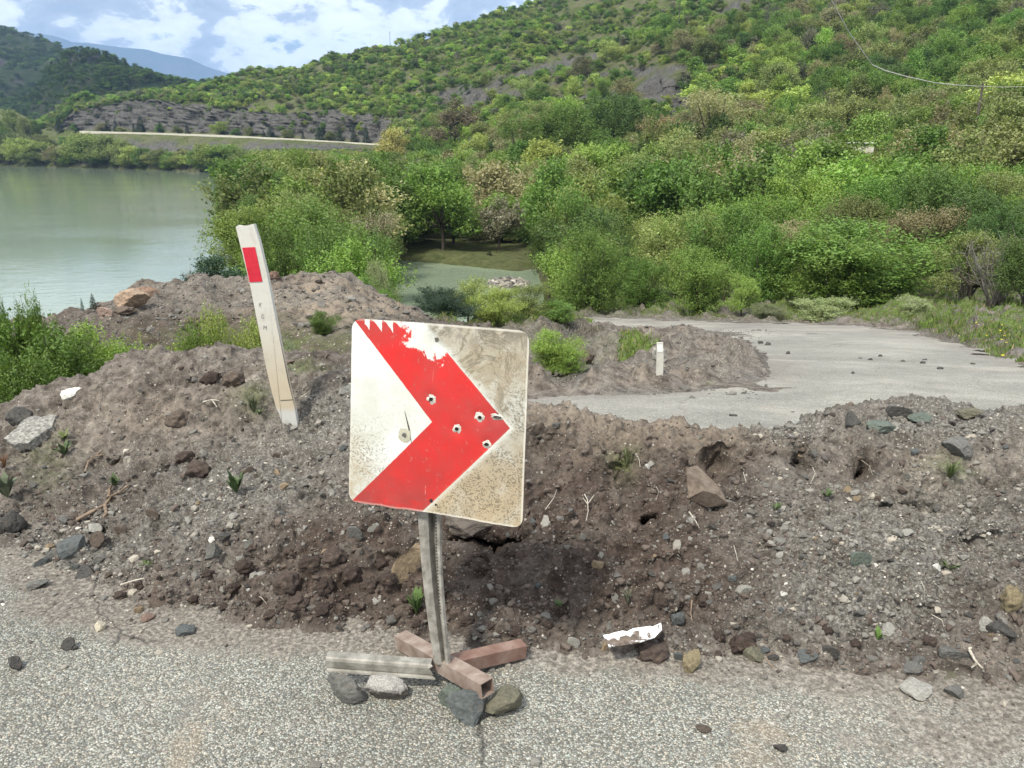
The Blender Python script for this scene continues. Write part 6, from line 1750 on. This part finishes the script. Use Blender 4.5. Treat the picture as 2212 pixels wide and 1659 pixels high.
# red paint remnant left from the cross
# stones propping the legs
def prop(px0, y0, px1, y1, col, label, hz_, seed=0, cap=None):
    """a low stone: front foot seen at row y1, back of its top at row y0, hz_ metres high"""
    f = atZ((px0 + px1) / 2, y1, .012); bk2 = atZ((px0 + px1) / 2, y0, hz_ * .85); d = float(project((f + bk2) / 2)[2])
    wd = (px1 - px0) / FPX * d; dep = max(bk2[1] - f[1], .06) * 1.12
    V, F = stone_np(seed, 4, 7, .04, depth=(.30, .62))
    o = link('stone', mesh_np('prop_stone', V, F, stone_m if cap is None else cap, False), label=label, cat='stone')
    o.scale = (wd, dep, hz_ * 1.12); o.location = (((f + bk2) / 2)[0], (f[1] + bk2[1]) / 2, hz_ * .41)
    c = SCOL[col]; o.color = (*c, 1)
    return o
capm = Mt('white_topped_stone')
_n = capm.noise(7, 6, .7); _g = capm.n('ShaderNodeNewGeometry'); _s = capm.n('ShaderNodeSeparateXYZ'); capm.l(_g.outputs['Normal'], _s.inputs[0])
_p = capm.n('ShaderNodeSeparateXYZ'); capm.l(capm.pos(), _p.inputs[0])
_m = capm.mr(capm.math('ADD', _p.outputs[2], capm.math('MULTIPLY', capm.math('SUBTRACT', _n, .5), .8)), -.02, .12)
capm.bsdf(capm.mix(_m, (.075, .068, .062), capm.ramp(capm.noise(40, 4, .7), [(.35, (.16, .15, .14)), (.6, (.55, .54, .52))])), .9, .2, normal=capm.bump(capm.noise(30, 5, .7), .01, .8))
prop(704, 1447, 792, 1521, 'grey', 'dark grey block propping the outer end of the galvanised leg', .105, seed=901)
prop(787, 1452, 884, 1511, 'dark', 'dark stone with a rough whitish top under the galvanised leg', .082, seed=907, cap=capm.m)
prop(944, 1466, 1000, 1528, 'green', 'greenish grey stone behind the front leg, smallest of the three', .075, seed=903)
prop(962, 1480, 1054, 1562, 'blue', 'blue grey faceted stone leaning on the front leg, nearest the camera', .105, seed=904)
prop(1043, 1476, 1130, 1549, 'olive', 'brownish grey stone under the open end of the front leg', .078, seed=905)

# ================================================================== WHITE DELINEATOR POSTS
wp_m = Mt('weathered_white_plastic')
_z = wp_m.attr('ht')
_c = wp_m.mix(wp_m.mr(_z, .62, .15), (.50, .50, .46), (.44, .385, .29))
_c = wp_m.mix(wp_m.mr(_z, .10, .06), _c, (.46, .465, .45))
_c = wp_m.mix(wp_m.mr(wp_m.noise(14, 6, .7), .48, .7, 0, .5), _c, (.33, .30, .25))
wp_m.bsdf(_c, .6, .3, normal=wp_m.bump(wp_m.noise(30, 4, .6), .001, .5))
redr = plain_noise('red_reflector', [(.35, (.42, .006, .022)), (.65, (.55, .012, .035))], 22, rough=.35, bump=.001, spec=.5)
ink = plain_noise('faded_ink', [(.35, (.12, .12, .12)), (.65, (.30, .30, .29))], 60, bump=.0005)
YP = pick(625, 912)[1]
base = atY(622, 905, YP)
dp = link('delineator_post', None, label='tall white roadside post with a red reflector, leaning left in the earth bank', cat='marker post')
dp.location = tuple(base)
def dpt(px, y, k_=0.0): return atY(px, y, YP) - base + np.array([0, -k_, 0])
outl = [(509, 490), (513, 487), (522, 488.5), (532, 488), (541, 485), (548, 484.5), (560, 522), (576, 590), (592, 672), (608, 752), (622, 822), (636, 880), (646, 940), (612, 946), (610, 918), (604, 896), (597, 882), (588, 850), (574, 790), (558, 706), (541, 620), (524, 550)]
Pn = np.array([dpt(*q) for q in outl]); n = len(Pn)
ht = np.array([(918 - q[1]) / 430 for q in outl])
Vv2 = np.concatenate([Pn, Pn + [0.004, .022, 0]])
import bmesh
bm_ = bmesh.new()
vsb = [bm_.verts.new(v_) for v_ in Vv2]
bm_.faces.new(vsb[:n]); bm_.faces.new(vsb[n:][::-1])
for i_ in range(n): bm_.faces.new((vsb[(i_ + 1) % n], vsb[i_], vsb[n + i_], vsb[n + (i_ + 1) % n]))
bmesh.ops.triangulate(bm_, faces=bm_.faces[:])
bmesh.ops.recalc_face_normals(bm_, faces=bm_.faces[:])
me = bpy.data.meshes.new('delineator_body'); bm_.to_mesh(me); bm_.free(); me.materials.append(wp_m.m)
at_ = me.attributes.new('ht', 'FLOAT', 'POINT'); at_.data.foreach_set('value', np.concatenate([ht, ht]).astype(np.float32))
body_ = link('body', me, dp)
rp = [dpt(*q, .003) for q in ((523.5, 535), (551, 533.5), (567, 608), (539.5, 609.5))]
rb = [p_ + np.array([0, .003, 0]) for p_ in rp]
link('reflector', mesh_np('reflector', np.array(rp + rb), np.array([(0, 1, 2, 3), (0, 4, 5, 1), (1, 5, 6, 2), (2, 6, 7, 3), (3, 7, 4, 0)]), redr, False), dp)
ck = [dpt(*q, .0015) for q in ((606, 864), (634, 862.5), (634, 864), (606, 866))]
link('crack', mesh_np('crack', np.array(ck), np.array([(0, 1, 2, 3)]), rimr, False), dp)
for ch, px, y in (('K', 562.5, 659), ('G', 567.5, 684), ('M', 572.5, 708)):
    tcv = bpy.data.curves.new('letter_' + ch, 'FONT'); tcv.body = ch; tcv.size = .038 * YP / 3.7; tcv.align_x = 'CENTER'; tcv.align_y = 'CENTER'
    to = bpy.data.objects.new('tmp_' + ch, tcv); SC.collection.objects.link(to)
    dg = bpy.context.evaluated_depsgraph_get()
    lm = bpy.data.meshes.new_from_object(to.evaluated_get(dg)); bpy.data.objects.remove(to)
    lm.materials.clear(); lm.materials.append(ink)
    lo = link('letter', lm, dp); lo.location = tuple(dpt(px, y, .0015)); lo.rotation_euler = (math.pi / 2, R(12), 0); lo.scale = (.62, .8, 1)
# the little one on the spoil heap
b2 = pick(1425, 806); Y2 = b2[1] - .02
sp2 = link('delineator_post', None, label='short white post half buried in the spoil heap by the road bend', cat='marker post'); sp2.location = tuple(b2)
o2 = [(1419, 741), (1432.5, 740), (1433.5, 776), (1432, 818), (1417.5, 818), (1418.5, 778)]
Q2 = np.array([atY(*q, Y2) - b2 for q in o2]); m_ = len(Q2)
V = np.concatenate([Q2, Q2 + [0, .03, 0], [Q2.mean(0)], [Q2.mean(0) + [0, .03, 0]]])
F = [(2 * m_, i_, (i_ + 1) % m_) for i_ in range(m_)] + [(2 * m_ + 1, m_ + (i_ + 1) % m_, m_ + i_) for i_ in range(m_)]
for i_ in range(m_): j_ = (i_ + 1) % m_; F += [(i_, m_ + i_, m_ + j_), (i_, m_ + j_, j_)]
link('body', mesh_np('short_post', V, np.array(F), wp_m.m, False, dict(ht=np.full(len(V), .7))), sp2)
cp = np.array([atY(*q, Y2 - .004) - b2 for q in ((1419.5, 744), (1431.5, 743.5), (1432, 760), (1420, 761))])
palew = plain_noise('pale_reflector', [(.3, (.62, .66, .66)), (.7, (.74, .77, .76))], 20, rough=.4, bump=.001)
link('reflector', mesh_np('short_reflector', cp, np.array([(0, 1, 2, 3)]), palew, False), sp2)

# ================================================================== BROKEN WHITE BOARD
whm = Mt('white_laminate'); _dn = whm.mr(whm.math('ADD', whm.noise(22, 5, .65), whm.math('MULTIPLY', whm.attr('low'), .32)), .60, .66)
whm.bsdf(whm.mix(_dn, (.74, .75, .76), whm.ramp(whm.noise(60, 4, .7), [(.35, (.07, .052, .042)), (.6, (.16, .125, .10))])), .5, .3)
bb_ = pick(1365, 1392)
def bp(px, y, t_): return atY(px, y, bb_[1] - .10 + t_)
pc = [(1303, 1372, .04), (1345, 1362, .06), (1350, 1366, .05), (1368, 1357, .07), (1406, 1352, .08), (1412, 1357, .08), (1428, 1345, .10), (1430, 1360, .08), (1414, 1377, .04), (1380, 1388, .0), (1350, 1393, -.01), (1316, 1398, -.02)]
V0 = np.array([bp(*q) for q in pc]); cb = V0.mean(0); n = len(V0)
V = np.concatenate([V0, V0 + [0, .004, -.006], [cb], [cb + [0, .004, -.006]]])
F = [(2 * n, i_, (i_ + 1) % n) for i_ in range(n)] + [(2 * n + 1, n + (i_ + 1) % n, n + i_) for i_ in range(n)]
for i_ in range(n): j_ = (i_ + 1) % n; F += [(i_, n + i_, n + j_), (i_, n + j_, j_)]
lowv = np.clip(np.array([(q[1] - 1366) / 30 for q in pc]), 0, 1) * .8
link('broken_board', mesh_np('broken_board', V, np.array(F), whm.m, False, dict(low=np.concatenate([lowv, lowv, [.35, .35]]))), label='broken piece of white board smeared with soil at the foot of the bank', cat='debris')

# ================================================================== STICKS, ROOTS, WEEDS
wood_m2 = plain_noise('dry_wood', [(.35, (.11, .08, .058)), (.6, (.24, .185, .14))], 40, bump=.003)
pale_m = plain_noise('bleached_twig', [(.35, (.30, .27, .22)), (.6, (.52, .49, .43))], 40, bump=.002)
def stick(name, paths, r, m, label, cat='twig', lift=.012, group=None):
    mb = MB()
    for pth in paths:
        pts = []
        for q in pth:
            b = pick(q[0], q[1], 4); pts.append(b + np.array([0, -.01, lift + (q[2] if len(q) > 2 else 0)]))
        mb.add(*tube_np(pts, np.linspace(r, r * .45, len(pts)), 6))
    link(name, mb.mesh(name, m, True), label=label, cat=cat, group=group)
stick('root', [[(172, 1122), (200, 1106), (228, 1090), (245, 1070), (262, 1060), (285, 1045)], [(228, 1090), (232, 1108), (226, 1120)], [(240, 1075), (236, 1058), (244, 1045)]], .010, wood_m2, 'bent brown root lying on the lower left face of the bank', 'root')
stick('root', [[(190, 1020), (196, 1000), (212, 985), (228, 982)], [(212, 985), (222, 970)]], .006, wood_m2, 'short grey root above the bent brown one at left', 'root')
stick('twig', [[(1262, 1068), (1272, 1085), (1270, 1105), (1262, 1128)], [(1272, 1092), (1282, 1070)], [(1270, 1090), (1258, 1078)]], .0028, pale_m, 'pale forked stem in the dark soil right of the sign')
stick('twig', [[(1490, 1108), (1500, 1128), (1512, 1142)]], .0035, pale_m, 'short pale twig below the wedge shaped slab')
stick('twig', [[(1492, 1298), (1492, 1325), (1491, 1348)]], .0032, wood_m2, 'dark upright stick above the ochre stone')
stick('twig', [[(1650, 1425), (1665, 1440), (1678, 1455)]], .004, wood_m2, 'dark twig on the road edge right of the olive stone')
stick('twig', [[(2086, 1402), (2098, 1422), (2108, 1436), (2120, 1450)], [(2106, 1434), (2092, 1448)], [(2086, 1402), (2098, 1400)]], .0055, pale_m, 'white forked twig lying at the lower right')
stick('twig', [[(655, 858), (668, 845), (672, 838)], [(662, 856), (672, 862)]], .003, pale_m, 'two short pale straws right of the white post')
stick('twig', [[(440, 872), (462, 868), (474, 872)], [(462, 868), (468, 880)]], .005, pale_m, 'pale splinter near the crest of the left bank')
stick('twig', [[(262, 1262), (290, 1258), (312, 1250)]], .004, pale_m, 'pale stick on the dusty patch at left')
stick('twig', [[(1580, 1440), (1605, 1442), (1625, 1444)]], .002, pale_m, 'straight pale straw in front of the olive stone')
for i_, (a, b) in enumerate((((1378, 1010), (1372, 985)), ((1415, 1078), (1420, 1055)), ((1600, 1020), (1612, 1050)), ((1180, 1100), (1205, 1060)), ((1585, 1180), (1590, 1215)), ((1860, 1000), (1880, 1030)), ((2010, 1330), (2035, 1360)), ((1985, 1260), (1990, 1290)), ((1755, 1010), (1750, 1045)), ((930, 1055), (945, 1080)), ((560, 1290), (575, 1305)))):
    if 756 < a[0] < 1150 and a[1] < 1110: continue
    stick('straw', [[a, ((a[0] + b[0]) / 2 + 3, (a[1] + b[1]) / 2, .01), b]], .0016, pale_m, 'thin dry straw stuck in the earth bank', 'straw', group='thin dry straws in the bank')
def weed(px, y, w_, h_, kind, label, col=(.10, .17, .04), seed=0, n=None):
    g = np.random.default_rng(seed)
    b = pick(px, y + h_ * .45); d = float(project(b)[2]); H_ = h_ / FPX * d * 1.08; W2 = w_ / FPX * d / 2
    mb = MB(); cols = []
    n = n or (14 if kind == 'leafy' else 30)
    for k_ in range(n):
        th = g.uniform(0, 6.28); le = g.uniform(.55, 1.0)
        if kind == 'leafy':
            dir_ = np.array([math.cos(th), math.sin(th), 0]); L_ = H_ * le
            tip = dir_ * W2 * g.uniform(.6, 1.1) + [0, 0, L_ * g.uniform(.5, 1)]
            md = tip * .55 + [0, 0, L_ * .18]; wv2 = np.cross(dir_, [0, 0, 1]) * L_ * .13
            V = [(0, 0, 0), md + wv2, tip, md - wv2, md * .5 + wv2 * .7, md * .5 - wv2 * .7]
            F = [(0, 4, 5), (4, 1, 3), (4, 3, 5), (1, 2, 3)]
        else:
            dir_ = np.array([math.cos(th), math.sin(th), 0]); wv2 = np.cross(dir_, [0, 0, 1]) * .0022
            tip = dir_ * W2 * g.uniform(.1, 1.1) + [0, 0, H_ * le]; md = tip * [.35, .35, .6]
            V = [-wv2, wv2, md + wv2, md - wv2, tip, tip]
            F = [(0, 1, 2), (0, 2, 3), (3, 2, 4)]
        mb.add(np.array(V, float), F if kind == 'leafy' else F)
        c_ = np.array(col) * [.72, .68, .80] * g.uniform(.7, 1.3)
        cols += [(*c_, 1)] * 6
    me = mb.mesh('weed', GM.m, False, dict(tint=np.array(cols)))
    link('weed' if kind == 'leafy' else 'grass_tuft', me, label=label, cat='plant', loc=tuple(b))
weed(515, 1038, 44, 56, 'leafy', 'thistle-like green weed standing in the middle of the left bank', (.085, .14, .05), 1, 18)
weed(140, 940, 44, 24, 'leafy', 'upper pale green weed beside the pale slab at left', (.15, .20, .06), 2)
weed(138, 968, 46, 34, 'leafy', 'lower green weed beside the pale slab at left', (.10, .15, .06), 3, 18)
weed(548, 868, 60, 46, 'grass', 'sparse grass tuft near the foot of the leaning white post', (.12, .15, .07), 4, 36)
weed(560, 884, 30, 14, 'leafy', 'flat bright leaf rosette left of the white post foot', (.13, .20, .07), 5)
weed(14, 1045, 50, 60, 'leafy', 'grey green weed at the left picture edge', (.14, .18, .10), 6, 20)
weed(12, 1000, 40, 30, 'grass', 'reddish dry tuft at the left picture edge', (.20, .11, .05), 61, 30)
weed(897, 1292, 44, 60, 'leafy', 'green weed with narrow leaves just left of the sign post', (.11, .19, .05), 7, 20)
weed(897, 1300, 50, 60, 'grass', 'grass blades around the weed left of the sign post', (.10, .17, .05), 71, 24)
weed(1352, 1290, 44, 44, 'grass', 'grey green tuft above the broken white board', (.15, .17, .10), 8, 24)
weed(1350, 985, 46, 50, 'grass', 'thin grass tuft hanging in a notch right of the sign', (.16, .20, .08), 9, 30)
weed(1897, 1368, 24, 32, 'leafy', 'little bright green weed low on the right bank', (.12, .22, .05), 10)
weed(1790, 1060, 36, 24, 'leafy', 'small green sprout under the hole in the right bank', (.10, .17, .05), 11)
weed(2055, 1012, 80, 40, 'grass', 'green grass patch near the top right of the bank', (.13, .18, .06), 12, 60)
weed(318, 1218, 50, 16, 'leafy', 'low green leaves among the clods at lower left', (.12, .18, .06), 13)
weed(2050, 1215, 50, 20, 'leafy', 'low leaves in the gravel of the right bank', (.10, .15, .05), 14)
weed(245, 1035, 34, 30, 'leafy', 'dark green weed above the bent root', (.07, .11, .04), 15)
weed(1680, 1090, 30, 20, 'leafy', 'small sprout in the gravelly bank right of the wedge slab', (.09, .14, .05), 16)
weed(1210, 1300, 30, 18, 'leafy', 'little sprout in the dark soil right of the post', (.09, .14, .05), 17)

# ================================================================== FAR ROAD PARAPET, POLES, WIRE, ROOF
conc = plain_noise('pale_concrete', [(.35, (.48, .46, .38)), (.65, (.64, .62, .54))], 1.2, bump=.01)
mb = MB(); pth = []
for px in np.arange(172, 846, 6.0):
    T = table_at([px])[0]; i_ = T[14]
    yy = np.interp(px, [180, 330, 480, 650, 820], [284, 288, 293, 302, 312.5])
    pth.append(atY(px, yy, i_[0] - .3))
pth = np.array(pth)
for a, b in zip(pth[:-1], pth[1:]):
    V, F = box_np(a + [0, 0, -.4], b + [0, 0, -.4], .3, 1.5); mb.add(V, F)
link('parapet', mb.mesh('parapet', conc), label='long pale low parapet of the road along the far shore', cat='parapet')
woodp = plain_noise('pole_wood', [(.35, (.06, .052, .045)), (.65, (.12, .105, .09))], 3, bump=.01)
def pole(px, ytop, ybot, Y, w_, label):
    a, b = atY(px, ybot, Y), atY(px, ytop, Y)
    r_ = link('utility_pole', None, label=label, cat='utility pole', loc=tuple(a))
    V, F = tube_np([(0, 0, -1), (0, 0, (b - a)[2])], [w_, w_ * .7], 8)
    link('mast', mesh_np('mast', V, F, woodp, True), r_)
    V, F = box_np((-w_ * 3.2, 0, (b - a)[2] - .5), (w_ * 3.2, 0, (b - a)[2] - .5), .09, .09)
    link('crossarm', mesh_np('crossarm', V, F, woodp, False), r_)
    return a, b
pa_, pb_ = pole(2110, 180, 262, 92, .16, 'dark utility pole standing among the trees at the right')
pole(1467, -12, 40, 330, .18, 'thin pole at the top of the hill, cut by the upper picture edge')
pole(843, 68, 100, 590, .16, 'tiny mast on the ridge of the hill')
wire_m = plain_noise('cable', [(.35, (.48, .47, .45)), (.65, (.60, .59, .57))], 5, bump=.001)
wpts = [atY(px, y, Y) for px, y, Y in ((1700, -160, 40), (1760, -60, 42), (1797, 2, 44), (1835, 72, 47), (1884, 140, 51), (1910, 152, 58), (1960, 166, 66), (2020, 179, 76), (2070, 184, 85), (2110, 186, 91.9))]
link('power_line', mesh_np('power_line', *tube_np(wpts, [.030] * 5 + [.034] * 5, 5), wire_m, True), label='thin pale cable sagging across the upper right wood to the pole', cat='cable')
wpts = [atY(px, y, Y) for px, y, Y in ((2110, 186, 91.9), (2160, 188, 92), (2300, 186, 92))]
link('power_line', mesh_np('power_line_end', *tube_np(wpts, [.022] * 3, 5), wire_m, True), label='cable running from the pole out of the right side of the picture', cat='cable')
# little white building among the trees
Yb = 104.0
c0, c1 = atY(1834, 321, Yb), atY(1888, 321, Yb)
hs = link('shed', None, label='low white building glimpsed between the trees at the right', cat='building', loc=tuple(c0))
wl_ = (c1 - c0)[0]; hh = .95
mb = MB(); V, F = box_np((0, 1.2, -1.2), (wl_, 1.2, -1.2), 2.4, 2.4 + hh * 2 - 1.2); mb.add(V, F)
link('wall', mb.mesh('shed_wall', conc), hs)
V, F = box_np((-.15, 1.2, .72), (wl_ + .15, 1.2, .72), 2.9, .12)
link('roof', mesh_np('shed_roof', V, F, palew, False), hs)

# ================================================================== AIR
hz = Mt('haze')
vol = hz.n('ShaderNodeVolumePrincipled')
vol.inputs['Density'].default_value = 0.00016
vol.inputs['Color'].default_value = (0.34, 0.53, 0.84, 1)
vol.inputs['Anisotropy'].default_value = 0.2
hz.l(vol.outputs[0], hz.out.inputs['Volume'])
V, F = box_np((0, -60, 520), (0, 9000, 520), 16000, 1076)
link('haze', mesh_np('haze', V, F, hz.m, False), kind='stuff', label='thin blue air between the camera and the far hills')

# ---- tell look-alikes apart by their order from left to right
ORD = ['leftmost', 'second', 'third', 'fourth', 'fifth', 'sixth', 'seventh', 'eighth', 'ninth', 'tenth', 'eleventh', 'twelfth', 'thirteenth', 'fourteenth', 'fifteenth', 'sixteenth', 'seventeenth', 'eighteenth', 'nineteenth', 'twentieth']
same = {}
for o in SC.collection.objects:
    if o.parent is None and o.get('group') and o.get('label'): same.setdefault(o['label'], []).append(o)
for lb, obs in same.items():
    if 1 < len(obs) <= len(ORD):
        obs.sort(key=lambda o: float(project(np.array(o.location))[0]))
        for k_, o in enumerate(obs):
            new = lb + (', leftmost' if k_ == 0 else ', rightmost' if k_ == len(obs) - 1 else ', %s from left' % ORD[k_])
            if len(new.split()) <= 16: o['label'] = new
